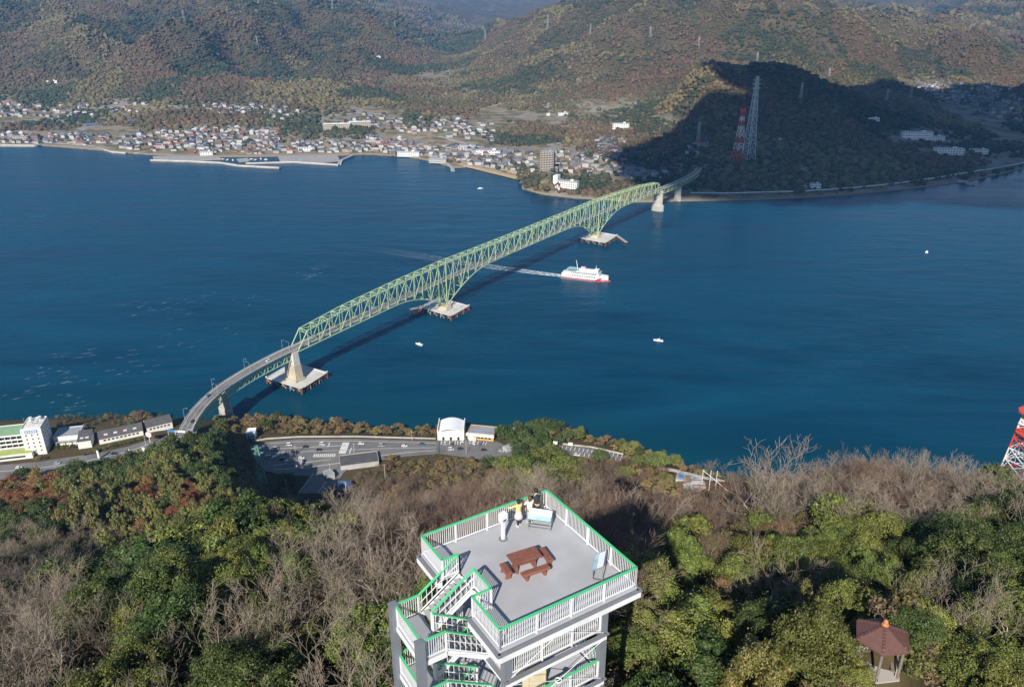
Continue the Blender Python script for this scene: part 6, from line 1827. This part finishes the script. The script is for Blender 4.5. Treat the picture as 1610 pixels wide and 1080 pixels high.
REG = [  # photo strips: two ends of the band's upper and lower edge, number of houses, place words
    ((5, 213), (5, 225), (160, 212), (160, 230), 34, "in the small-boat-basin hamlet"),
    ((160, 215), (160, 233), (300, 205), (300, 241), 40, "in the village beside the bent breakwater"),
    ((300, 202), (300, 243), (440, 205), (440, 243), 84, "in the dense harbour village"),
    ((440, 222), (440, 241), (570, 225), (570, 240), 32, "along the harbour quay road"),
    ((570, 215), (570, 241), (700, 228), (700, 252), 56, "along the waterfront by the restaurant"),
    ((700, 230), (700, 254), (840, 240), (840, 274), 60, "in the waterfront town by the apartment block"),
    ((870, 240), (870, 272), (985, 232), (985, 275), 40, "in the town behind the apartment block"),
    ((985, 264), (985, 284), (1060, 266), (1060, 284), 10, "in the shaded hamlet behind the bridge end"),
    ((0, 165), (0, 185), (230, 163), (230, 190), 24, "on the fields above the small hamlet"),
    ((300, 164), (300, 176), (470, 168), (470, 190), 20, "on the upland above the harbour village"),
    ((555, 180), (555, 200), (780, 195), (780, 225), 34, "on the gentle slope above the waterfront"),
    ((930, 218), (930, 232), (990, 222), (990, 240), 12, "on the hill estate below the sports ground"),
    ((1440, 128), (1440, 138), (1610, 140), (1610, 205), 46, "in the broad valley behind the shaded hill"),
    ((1080, 230), (1080, 245), (1110, 226), (1110, 240), 6, "by the shaded pass road"),
]
g = random.Random(77)
us, vs__, wh = [], [], []
for a0, a1, b0, b1, n_, w_ in REG:
    for k in range(int(n_ * (2.4 if a0[1] > 200 else 3.4))):
        s = g.random(); q = g.random()
        us.append(a0[0] + (b0[0] - a0[0]) * s); v0 = a0[1] + (b0[1] - a0[1]) * s; v1 = a1[1] + (b1[1] - a1[1]) * s; vs__.append(v0 + (v1 - v0) * q); wh.append(w_)
HP = ground2(us, vs__)
placed = []; extra = []
for (x, y, z), w_ in sorted(zip([tuple(q) for q in HP], wh), key=lambda q: q[0][1] if q[0][1] == q[0][1] else 9e9):
    if np.isnan(x) or y < coast2(x / y) + 7: continue
    if any((x - a) ** 2 + (y - b) ** 2 < 75 for a, b in placed): continue
    placed.append((x, y))
    wi = g.choices(range(4), (4.5, 3, 3, 2.2))[0]; ri = g.choices(range(6), (4, 4.5, 2.2, 1.6, .7, 1.4))[0]
    sx, sy, sz = g.uniform(7.5, 13), g.uniform(7, 10.5), g.choice((3.6, 4.2, 5.4, 6.0))
    rt = 2 if (ri == 5 and g.random() < .6) else g.choice((0, 0, 1))
    if len(placed) <= 300:
        h_ = tag(link("house", BODY[wi], None, (x, y, z + .3), g.choice((.2, -.3, 1.2, .0, .5)) + g.uniform(-.15, .15)), "%s-walled house with a %s roof %s" % (HWN[wi], HRN[ri], w_), "house", "houses " + w_)
        h_.scale = (sx, sy, sz); link("roof", ROOF[ri][rt], h_)
    else: extra.append((x, y, z + .3, sx, sy, sz, wi * 6 + ri))
if extra:
    EP = []
    for wi in range(4):
        for ri in range(6):
            b = MB(); b.box((0, 0, .35), (1, 1, 1.3)); o = .56
            b.loft([[(-o, -o, .97), (o, -o, .97), (o, o, .97), (-o, o, .97)], [(-.22, -.02, 1.6), (.22, -.02, 1.6), (.22, .02, 1.6), (-.22, .02, 1.6)]], 1); EP.append(b.mesh("town_house", [HW[wi], HR[ri]]))
    E_ = np.array(extra); m = len(E_)
    scatter("distant_town", E_[:, :3], E_[:, 3:6], rs.choice((.2, -.3, 1.2, 0, .5), m), np.ones((m, 3)), E_[:, 6].astype(int), EP)
print('houses', len(placed), 'extra', len(extra))

def far_building(name, u, v, L, D, H_, yaw, label, rows, cols, wall=M_BWHITE, roof=M_ROOFG, cat="building", winh=1.4, winw=None):
    p = ground2([u], [v])[0]
    t = thing(name, (p[0], p[1], p[2] - 1), label, cat, rz=yaw)
    MB().box((0, 0, (H_ + 1) / 2), (L, D, H_ + 1)).build("wall", wall, t)
    r = MB(); r.box((0, 0, H_ + 1.15), (L + .6, D + .6, .5)); r.build("roof", roof, t)
    MB().box((L * .2, 0, H_ + 2.4), (L * .14, D * .3, 2.4)).build("roof_house", wall, t)
    dz = H_ / max(1, rows); ww = winw or L / cols * .55
    m_ = MB().box((0, 0, 0), (ww, .12, winh)).mesh("window", M_GLASS)
    for r_ in range(rows):
        for c in range(cols): link("window", m_, t, (-L / 2 + L * (c + .5) / cols, -D / 2 - .05, 1 + dz * (r_ + .55)))
    return t
M_APT = mat("brown_grey_render", (.36, .31, .28), .85, .06, .2)
t = far_building("apartment_block", 861, 268, 24, 14, 34, R(-14), "tall brown-grey apartment block with open balconies near the far shore", 11, 5, M_APT, winw=3.0)
for k in range(11): MB().box((0, -7.9, 1.2 + 34 / 11. * k), (24.4, 1.8, 1.0)).build("balcony_front", HW[1], t)
t = far_building("waterfront_hotel", 893, 298, 36, 12, 15, R(-24), "white waterfront hotel with a taller end tower beside the wooded knoll", 4, 9); MB().box((-20, -2, 12), (8, 14, 24)).build("tower_block", M_BWHITE, t)
far_building("annex_building", 874, 297, 14, 8, 4, R(-10), "low white annex in front of the waterfront hotel", 1, 4)
far_building("school_building", 530, 203, 62, 13, 12, R(6), "long cream school building with rows of windows above the harbour", 3, 14, HW[1], M_ROOFW); far_building("school_building", 566, 200, 50, 12, 12, R(12), "second cream school block beside the long school building", 3, 11, HW[1], M_ROOFW)
far_building("white_building", 976, 205, 38, 14, 16, R(-8), "white four-storey building on the wooded slope below the sports ground", 4, 8)
far_building("seaside_restaurant", 690, 256, 36, 16, 8, R(-14), "white seaside restaurant with a pale hipped roof on the waterfront", 2, 9, HW[0], M_ROOFG); far_building("waterfront_building", 643, 246, 46, 12, 9, R(-6), "long white waterfront building beside a round white tower", 2, 10)
far_building("fishery_hall", 326, 244, 26, 12, 7, R(4), "boxy white fishery hall facing the harbour", 2, 5); far_building("harbour_hall", 483, 238, 34, 14, 8, R(2), "white harbour hall on the quay road", 2, 6); far_building("waterfront_inn", 32, 222, 42, 14, 11, R(4), "tan waterfront inn at the low quay wall", 3, 8, HW[1])
far_building("dark_house_block", 57, 221, 16, 12, 13, R(2), "dark brown house block beside the tan inn", 3, 4, HW[3], HR[1]); far_building("net_store", 619, 246, 10, 10, 10, 0, "dark framed waterside store standing at the water", 3, 3, HW[3]); far_building("factory_hall", 770, 243, 50, 22, 9, R(-14), "large white factory hall behind the waterfront town", 2, 8); far_building("factory_hall", 735, 236, 36, 16, 8, R(-14), "pale factory hall with sheet roof near the beach", 2, 6, HW[0], HR[5])
far_building("shaded_hospital", 1440, 219, 62, 14, 15, R(-4), "long white building in the shade of the wooded hill", 3, 12); far_building("shaded_annex", 1470, 221, 36, 12, 8, R(-6), "lower white wing beside the long shaded building", 2, 7); far_building("shaded_school", 1490, 243, 56, 14, 12, R(-5), "white shaded building lower down near the shore road", 3, 10); far_building("shaded_block", 1538, 241, 34, 12, 8, R(-6), "pale narrow building by the shaded shore fields", 2, 9)
far_building("roadside_store", 1281, 296, 17, 9, 7, R(4), "white roadside store on the shaded shore road", 1, 3); far_building("roadside_house", 1263, 297, 10, 8, 4, 0, "low grey house beside the roadside store", 1, 3, HW[2])
far_building("hill_house", 1223, 224, 18, 8, 5, 0, "pale house alone on the shaded hill", 1, 4); far_building("hill_house", 1372, 190, 26, 10, 6, R(-8), "white house high on the shaded hill", 1, 6); far_building("slope_house", 885, 182, 26, 10, 7, R(6), "white villa among the autumn trees on the slope", 2, 6); far_building("slope_house", 862, 182, 9, 9, 6, 0, "small white house near the villa on the slope", 1, 2)
far_building("hilltop_shed", 594, 92, 26, 10, 6, R(-12), "white shed on the rounded hill up the valley", 1, 4); far_building("farm_shed", 82, 132, 34, 14, 6, R(14), "pale terraced greenhouse on the upland", 1, 6, M_ROOFW, M_ROOFW); far_building("red_roof_store", 253, 233, 24, 14, 6, 0, "white store with a red roof in the village", 1, 5, HW[0], HR[4]); far_building("round_tower_house", 640, 246, 6, 6, 13, 0, "slim white tower house on the waterfront", 3, 1)
# solar arrays
for (u, v, w_, lb) in [(222, 190, 60, "dark blue solar array on the fields above the village"), (150, 197, 44, "smaller dark solar array near the hamlet"), (266, 158, 30, "blue solar array by the upland road")]:
    p = ground2([u], [v])[0]; t = thing("solar_array", (p[0], p[1], p[2]), lb, "solar array", rz=R(5))
    for k in range(4): 
        b = MB(); b.loft([[(-w_ / 2, k * 7 - 10, .8), (w_ / 2, k * 7 - 10, .8), (w_ / 2, k * 7 - 5, 3.0), (-w_ / 2, k * 7 - 5, 3.0)], [(-w_ / 2, k * 7 - 10, .9), (w_ / 2, k * 7 - 10, .9), (w_ / 2, k * 7 - 5, 3.1), (-w_ / 2, k * 7 - 5, 3.1)]]); b.build("panel_row", M_ROOFB, t)

# ------------------------------------------------------------------ lattice towers over there
def far_tower(u, v, hb, H_, n, m1, m2, label, arms, r, name="transmission_tower", group=None, y1=4500, bands=7):
    p = hit([u], [v], h2, 1180, y1, 700)[0]
    if np.isnan(p[0]): return
    return lattice(name, p[0], p[1], p[2] - 1, hb, hb * .1 + .5, H_, n, label, "pylon", m1, m2, arms, r, bands, .35, group)
far_tower(1176, 251, 9.5, 148, 12, M_GREYP, None, "very tall grey lattice transmission tower on the far shore", ((.86, 7), (.91, 7), (.955, 6)), .75)
def cups(t, H_, a): MB().lathe([(1.5, 0), (4.5, 3), (5.5, 8), (4.8, 8), (3.5, 3), (1.0, .5)], (0, 0, H_), 8).build("aerial_head", M_REDP, t)
p = ground2([1159], [256])[0]; lattice("transmission_tower", p[0], p[1], p[2] - 1, 8.5, 2.2, 88, 9, "red and white banded lattice tower beside the very tall grey one", "pylon", M_REDP, M_BWHITE, ((.62, 9),), .5, 7, .35, None, cups)
for u, v, H_, lb in [(1190, 99, 34, "white pylon at the top of the shaded hill"), (1258, 160, 38, "grey pylon halfway up the shaded hill"), (1097, 226, 42, "grey pylon near the pass above the bridge end"), (1430, 160, 50, "grey pylon at the edge of the far valley"), (1393, 162, 34, "faint pylon on the shaded hill's shoulder"), (1303, 122, 30, "dark pylon on the shaded hill's ridge"), (621, 47, 45, "white pylon on the ridge above the bamboo hill"), (763, 64, 50, "white pylon at the head of the far valley"), (861, 48, 46, "grey pylon on the skyline shoulder of the big hill"), (928, 58, 40, "grey pylon on the big hill's upper slope"), (1022, 62, 36, "faint pylon among rust trees on the big hill"), (1098, 78, 38, "thin pylon on the big hill above the shaded hill"), (405, 76, 38, "white pylon on the rounded hills behind the harbour"), (290, 38, 38, "thin pylon high on the hills behind the harbour"), (523, 16, 45, "white pylon near the skyline of the harbour hills")]:
    far_tower(u, v, 3.6, H_, 5, M_GREYP, None, lb, ((.75, 4), (.86, 4), (.95, 3)), .18, group="transmission pylons on the far hills", y1=6000)

# ------------------------------------------------------------------ ferry
M_FERRY = mat("ferry_white", (.80, .80, .79), .35, .03, .3)
M_FRED = mat("ferry_red", (.62, .05, .04), .4, .06, .5)
M_FTEAL = mat("ferry_deck_teal", (.30, .48, .50), .6, .08, .5)
M_FPINK = mat("ferry_funnel_pink", (.70, .42, .45), .5, .08, .5)
stn, bow = Vector(at(885, 434, 0)), Vector(at(957, 442.5, 0)); FL = (bow - stn).length; mid = (stn + bow) / 2
ferry = thing("ferry", (mid.x, mid.y, 0), "white ferry with red waterline stripe sailing past the bridge", "ferry", rz=math.atan2((bow - stn).y, (bow - stn).x))
def hull_ring(x, w, z, flare): return [(x, -w, z[1]), (x, -w * flare, z[0]), (x, w * flare, z[0]), (x, w, z[1])]
k_ = FL / 57.
st_ = [(-28.5, 5.6, .92), (-20, 6.1, .95), (0, 6.2, .95), (14, 5.9, .9), (21, 4.6, .78), (25.5, 2.6, .55), (28, .5, .3)]
b = MB(); b.loft([hull_ring(x * k_, w, (1.3, 6.0 + max(0, x - 14) * .05), f) for x, w, f in st_]); b.build("hull", M_FERRY, ferry)
b = MB(); b.loft([hull_ring(x * k_ * 1.0, w * f + .04, (-1.5, 1.1), .9) for x, w, f in st_]); b.build("boot_stripe", M_FRED, ferry)
b = MB(); b.loft([[(26.0, -.9, -.8), (26.0, .9, -.8), (26.0, .9, 1.2), (26.0, -.9, 1.2)], [(30.5, -.25, -.4), (30.5, .25, -.4), (30.5, .25, .8), (30.5, -.25, .8)]]); b.build("bulb_bow", M_FRED, ferry)
for sg in (-1, 1):
    b = MB(); b.add([(13 * k_, sg * 6.05, 1.3), (19.0 * k_, sg * 5.25, 1.3), (21.5 * k_, sg * 4.75, 4.4), (18 * k_, sg * 5.5, 4.2), (15.5 * k_, sg * 5.9, 2.8)], [(0, 1, 2, 3, 4) if sg < 0 else (4, 3, 2, 1, 0)]); b.build("bow_emblem", M_FRED, ferry)
    wm = MB().box((0, 0, 0), (1.9, .1, 1.1)).mesh("window", M_GLASS)
    for q in range(10): link("window", wm, ferry, (-14 + 2.9 * q, sg * 6.13, 4.7))
    for q in range(12): link("window", wm, ferry, (-16 + 2.6 * q, sg * 5.26, 7.6))
def fbox(nm, c, s, m_=M_FERRY, tp=1.0): return MB().box(c, s, taper=tp).build(nm, m_, ferry)
fbox("main_deckhouse", (-2.5, 0, 7.4), (40, 10.4, 2.9)); fbox("deck_floor", (-3, 0, 8.93), (42, 11.6, .12), M_FTEAL); fbox("upper_deckhouse", (4, 0, 10.2), (20, 8.2, 2.4)); fbox("wheelhouse", (13.0, 0, 11.0), (6, 9.5, 3.4), M_FERRY, .92); fbox("wheelhouse_window", (15.9, 0, 11.6), (.5, 7.6, 1.1), M_GLASS)
fbox("funnel", (-3, 0, 11.6), (6.5, 4.2, 5.2), M_FPINK, .82); fbox("aft_canopy", (-16, 0, 11.2), (11, 9, .25), M_FTEAL)
for x in (-21, -16, -11):
    for y in (-4.3, 4.3): MB().tube((x, y, 8.9), (x, y, 11.1), .1, n=5).build("stanchion", M_FERRY, ferry)
MB().tube((-9.5, 0, 9), (-12.0, 0, 21.5), .45, .25, n=6).build("aft_mast", M_FERRY, ferry); MB().tube((12.5, 0, 12.5), (12.5, 0, 17.5), .3, .15, n=6).build("radar_mast", M_FERRY, ferry); fbox("radar_bar", (12.5, 0, 15.8), (.4, 3.4, .4)); fbox("fore_deck", (21.5 * k_, 0, 6.15), (7, 6.2, .15), M_FTEAL); fbox("bow_winch", (21, 0, 6.8), (2.2, 1.8, 1.2), M_GREYP)
for sg in (-1, 1):
    for x in (-8, 0): MB().loft([[(x - 2.4, sg * 5.0, 9.9), (x - 1.6, sg * 5.0 - .7, 9.3), (x + 1.6, sg * 5.0 - .7, 9.3), (x + 2.4, sg * 5.0, 9.9)], [(x - 2.4, sg * 5.0 + .2, 10.2), (x - 1.6, sg * 5.0 + .9, 9.8), (x + 1.6, sg * 5.0 + .9, 9.8), (x + 2.4, sg * 5.0 + .2, 10.2)]]).build("lifeboat", M_FERRY, ferry)
    b = MB()
    for (p0, p1) in (((-23, sg * 5.5), (18, sg * 5.5)),): b.bar((*p0, 9.9), (*p1, 9.9), .1, .12); b.bar((*p0, 9.4), (*p1, 9.4), .06, .06)
    b.build("deck_rail_upper" if False else "deck_rail", M_FERRY, ferry)
# ------------------------------------------------------------------ small boats
def boat(u, v, L, yaw, label, cabin=True):
    x, y, z = at(u, v, 0); t = thing("motor_boat", (x, y, 0), label, "boat", "small boats on the strait", yaw)
    st = [(-.5, .17, 1), (-.2, .19, 1), (.2, .16, .9), (.4, .09, .7), (.5, .01, .4)]
    b = MB(); b.loft([[(x * L, -w * L, .16 * L * .55 + max(0, x) * .12 * L), (x * L, -w * f * L * .8, -.2), (x * L, w * f * L * .8, -.2), (x * L, w * L, .16 * L * .55 + max(0, x) * .12 * L)] for x, w, f in st]); b.build("hull", M_FERRY, t)
    MB().box((-.03 * L, 0, .15 * L), (.26 * L, .22 * L, .15 * L), taper=.85).build("cabin", M_FERRY, t); MB().box((.09 * L, 0, .18 * L), (.04 * L, .18 * L, .06 * L)).build("windscreen", M_GLASS, t); MB().tube((-.1 * L, 0, .2 * L), (-.1 * L, 0, .42 * L), .05, n=5).build("mast", M_FERRY, t); MB().box((-.5 * L, 0, .06 * L), (.06 * L, .1 * L, .14 * L)).build("outboard_motor", M_DARKM, t)
boat(659, 542, 8.5, R(150), "small white motor boat beside the bridge's shadow"); boat(1035, 536, 9.5, R(165), "white motor boat alone on open water below the ferry"); boat(755, 297, 10, R(10), "white motor boat off the waterfront town's beach"); boat(1457, 397, 9, R(60), "tiny boat off the shaded far shore")
for k, (u, v) in enumerate([(395, 251), (402, 252), (410, 250.5), (418, 251.5), (350, 251), (358, 252), (366, 252.5), (262, 249.6), (275, 250), (500, 250), (512, 249), (520, 247), (185, 236), (192, 237), (222, 237)]):
    boat(u, v, 9, R(20 + 47 * k % 180), "small fishing boat moored inside the harbour walls"); o = bpy.data.objects
for o in list(COL.objects):
    if o.get('label') == "small fishing boat moored inside the harbour walls": o['group'] = "fishing boats moored in the harbour"; o.name = "fishing_boat"

# ------------------------------------------------------------------ foam and wake
def foam_mat(name, scale, lo, hi, stretch=(1, 1, 1), op=.8):
    m, nt, b = new_mat(name)
    b.inputs['Base Color'].default_value = (.75, .82, .84, 1); b.inputs['Roughness'].default_value = .8
    tc = N(nt, 'ShaderNodeTexCoord'); mp = N(nt, 'ShaderNodeMapping'); mp.inputs['Scale'].default_value = stretch
    no = N(nt, 'ShaderNodeTexNoise'); no.inputs['Scale'].default_value = scale; no.inputs['Detail'].default_value = 6; no.inputs['Roughness'].default_value = .65
    nt.links.new(tc.outputs['Object'], mp.inputs[0]); nt.links.new(mp.outputs[0], no.inputs['Vector'])
    mr = N(nt, 'ShaderNodeMapRange'); mr.inputs[1].default_value = lo; mr.inputs[2].default_value = hi; mr.inputs[4].default_value = op
    at_ = N(nt, 'ShaderNodeAttribute'); at_.attribute_name = 'amount'
    mu = N(nt, 'ShaderNodeMath', operation='MULTIPLY')
    nt.links.new(no.outputs['Fac'], mr.inputs[0]); nt.links.new(mr.outputs[0], mu.inputs[0]); nt.links.new(at_.outputs['Fac'], mu.inputs[1]); nt.links.new(mu.outputs[0], b.inputs['Alpha'])
    return m
def foam_sheet(name, V_, F_, amt, m):
    me = np_mesh(name, V_, F_, m); a = me.attributes.new('amount', 'FLOAT', 'POINT'); a.data.foreach_set('value', np.asarray(amt, np.float32)); return tag(link(name, me), kind='stuff')
# ferry wake: a strip that widens and fades astern, in the ferry's line
n1, n2 = 60, 13; V_, am = [], []
dirf = (bow - stn).normalized(); nf = Vector((-dirf.y, dirf.x, 0))
for i in range(n1):
    s = i / (n1 - 1); back = 300 * s; w_ = 4.0 + 10 * s ** .7; c = stn - dirf * (back - 4) + nf * (25 * s * s)
    for j in range(n2):
        q = j / (n2 - 1) * 2 - 1; p = c + nf * (q * w_); V_.append((p.x, p.y, .06))
        am.append((np.exp(-s * 3.0) * (1 - s)) * (.35 + .75 * abs(q) ** 2) * (1 - abs(q) ** 10) * 2.2 + .05 * (1 - s) * (abs(q) < .95))
F_ = [(i * n2 + j, i * n2 + j + 1, (i + 1) * n2 + j + 1, (i + 1) * n2 + j) for i in range(n1 - 1) for j in range(n2 - 1)]
foam_sheet("wake_foam", np.array(V_), np.array(F_), am, foam_mat("wake_foam", .22, .36, .60, op=.95))
# bow and side wash of the ferry
V_, F_, am = [], [], []
for sg in (-1, 1):
    o = len(V_)
    for i in range(14):
        s = i / 13; c = bow + (stn - bow) * s + nf * sg * (2.0 + 4.6 * min(1, s * 4)); 
        for q, a_ in ((0, 1.0), (1, .0)):
            p = c + nf * sg * q * (2.4 + 2.0 * s); V_.append((p.x, p.y, .05)); am.append(a_ * .9)
    F_ += [(o + 2 * i, o + 2 * i + 1, o + 2 * i + 3, o + 2 * i + 2) for i in range(13)]
foam_sheet("side_foam", np.array(V_), np.array(F_), am, foam_mat("side_foam", .5, .38, .55))
# whitecaps in the tide rips
V_, F_, am = [], [], []
for (cu, cv, ru, rv, nn) in [(95, 345, 90, 25, 22), (250, 485, 60, 22, 26), (290, 525, 70, 20, 14), (360, 470, 60, 12, 12), (100, 595, 50, 30, 26), (150, 560, 90, 20, 12), (120, 645, 30, 14, 12), (500, 430, 55, 10, 18), (200, 580, 60, 14, 8), (40, 615, 40, 14, 8)]:
    for _ in range(nn):
        x, y, _z = at(cu + g.gauss(0, ru * .5), cv + g.gauss(0, rv * .5), 0); ln, wd, an = g.uniform(1.5, 7), g.uniform(.35, 1.0), R(g.uniform(8, 36))
        o = len(V_); m_ = 9
        V_.append((x, y, .05)); am.append(1.0)
        for q in range(m_):
            a_ = 6.283 * q / m_; rr_ = g.uniform(.6, 1.2); px, py = ln * math.cos(a_) * rr_, wd * math.sin(a_) * rr_ + .05 * ln * math.cos(a_) ** 2
            V_.append((x + px * math.cos(an) - py * math.sin(an), y + px * math.sin(an) + py * math.cos(an), .05)); am.append(.1)
        F_ += [(o, o + 1 + q, o + 1 + (q + 1) % m_) for q in range(m_)]
foam_sheet("whitecap_foam", np.array(V_), np.array(F_), am, foam_mat("whitecap_foam", .35, .40, .62, op=.45))

# ------------------------------------------------------------------ the cloud whose shade lies on the far hill
def cloud():
    base = 1500.
    poly = [(130, 1240), (420, 1130), (900, 1120), (1500, 1150), (2100, 1200), (2200, 2500), (1180, 2470), (980, 2420), (820, 2330), (560, 2160), (450, 2010), (430, 1930), (570, 1880), (560, 1790), (440, 1735), (350, 1690), (280, 1560), (160, 1400)]
    of = SUN_DIR * ((base - 80) / SUN_DIR.z)
    import bmesh
    bm = bmesh.new(); bmesh.ops.create_icosphere(bm, subdivisions=3, radius=1.0)
    sv = np.array([v.co[:] for v in bm.verts]); sf = np.array([[v.index for v in f.verts] for f in bm.faces]); bm.free()
    V_, F_ = [], []; gg = np.random.default_rng(3); o = 0; k = 0
    pts = []
    while len(pts) < 520:
        x, y = gg.uniform(100, 2250), gg.uniform(1180, 2550)
        r = gg.uniform(45, 170)
        if all(in_poly(x + dx, y + dy, poly) for dx, dy in ((r * .8, 0), (-r * .8, 0), (0, r * .8), (0, -r * .8))): pts.append((x, y, r))
    for x, y, r in pts:
        n_ = 1 + .22 * gg.normal(size=(len(sv), 1)) * .35
        v = sv * n_ * np.array([r, r, r * .6]) + np.array([x + of.x, y + of.y, base + r * .3])
        v[:, 2] = np.maximum(v[:, 2], base - 15)
        V_.append(v); F_.append(sf + o); o += len(sv)
    m = mat("cloud_white", (.85, .86, .88), 1.0, .03, .01)
    c = link("cloud", np_mesh("cloud", np.concatenate(V_), np.concatenate(F_), m, True))
    tag(c, kind='structure')
cloud()
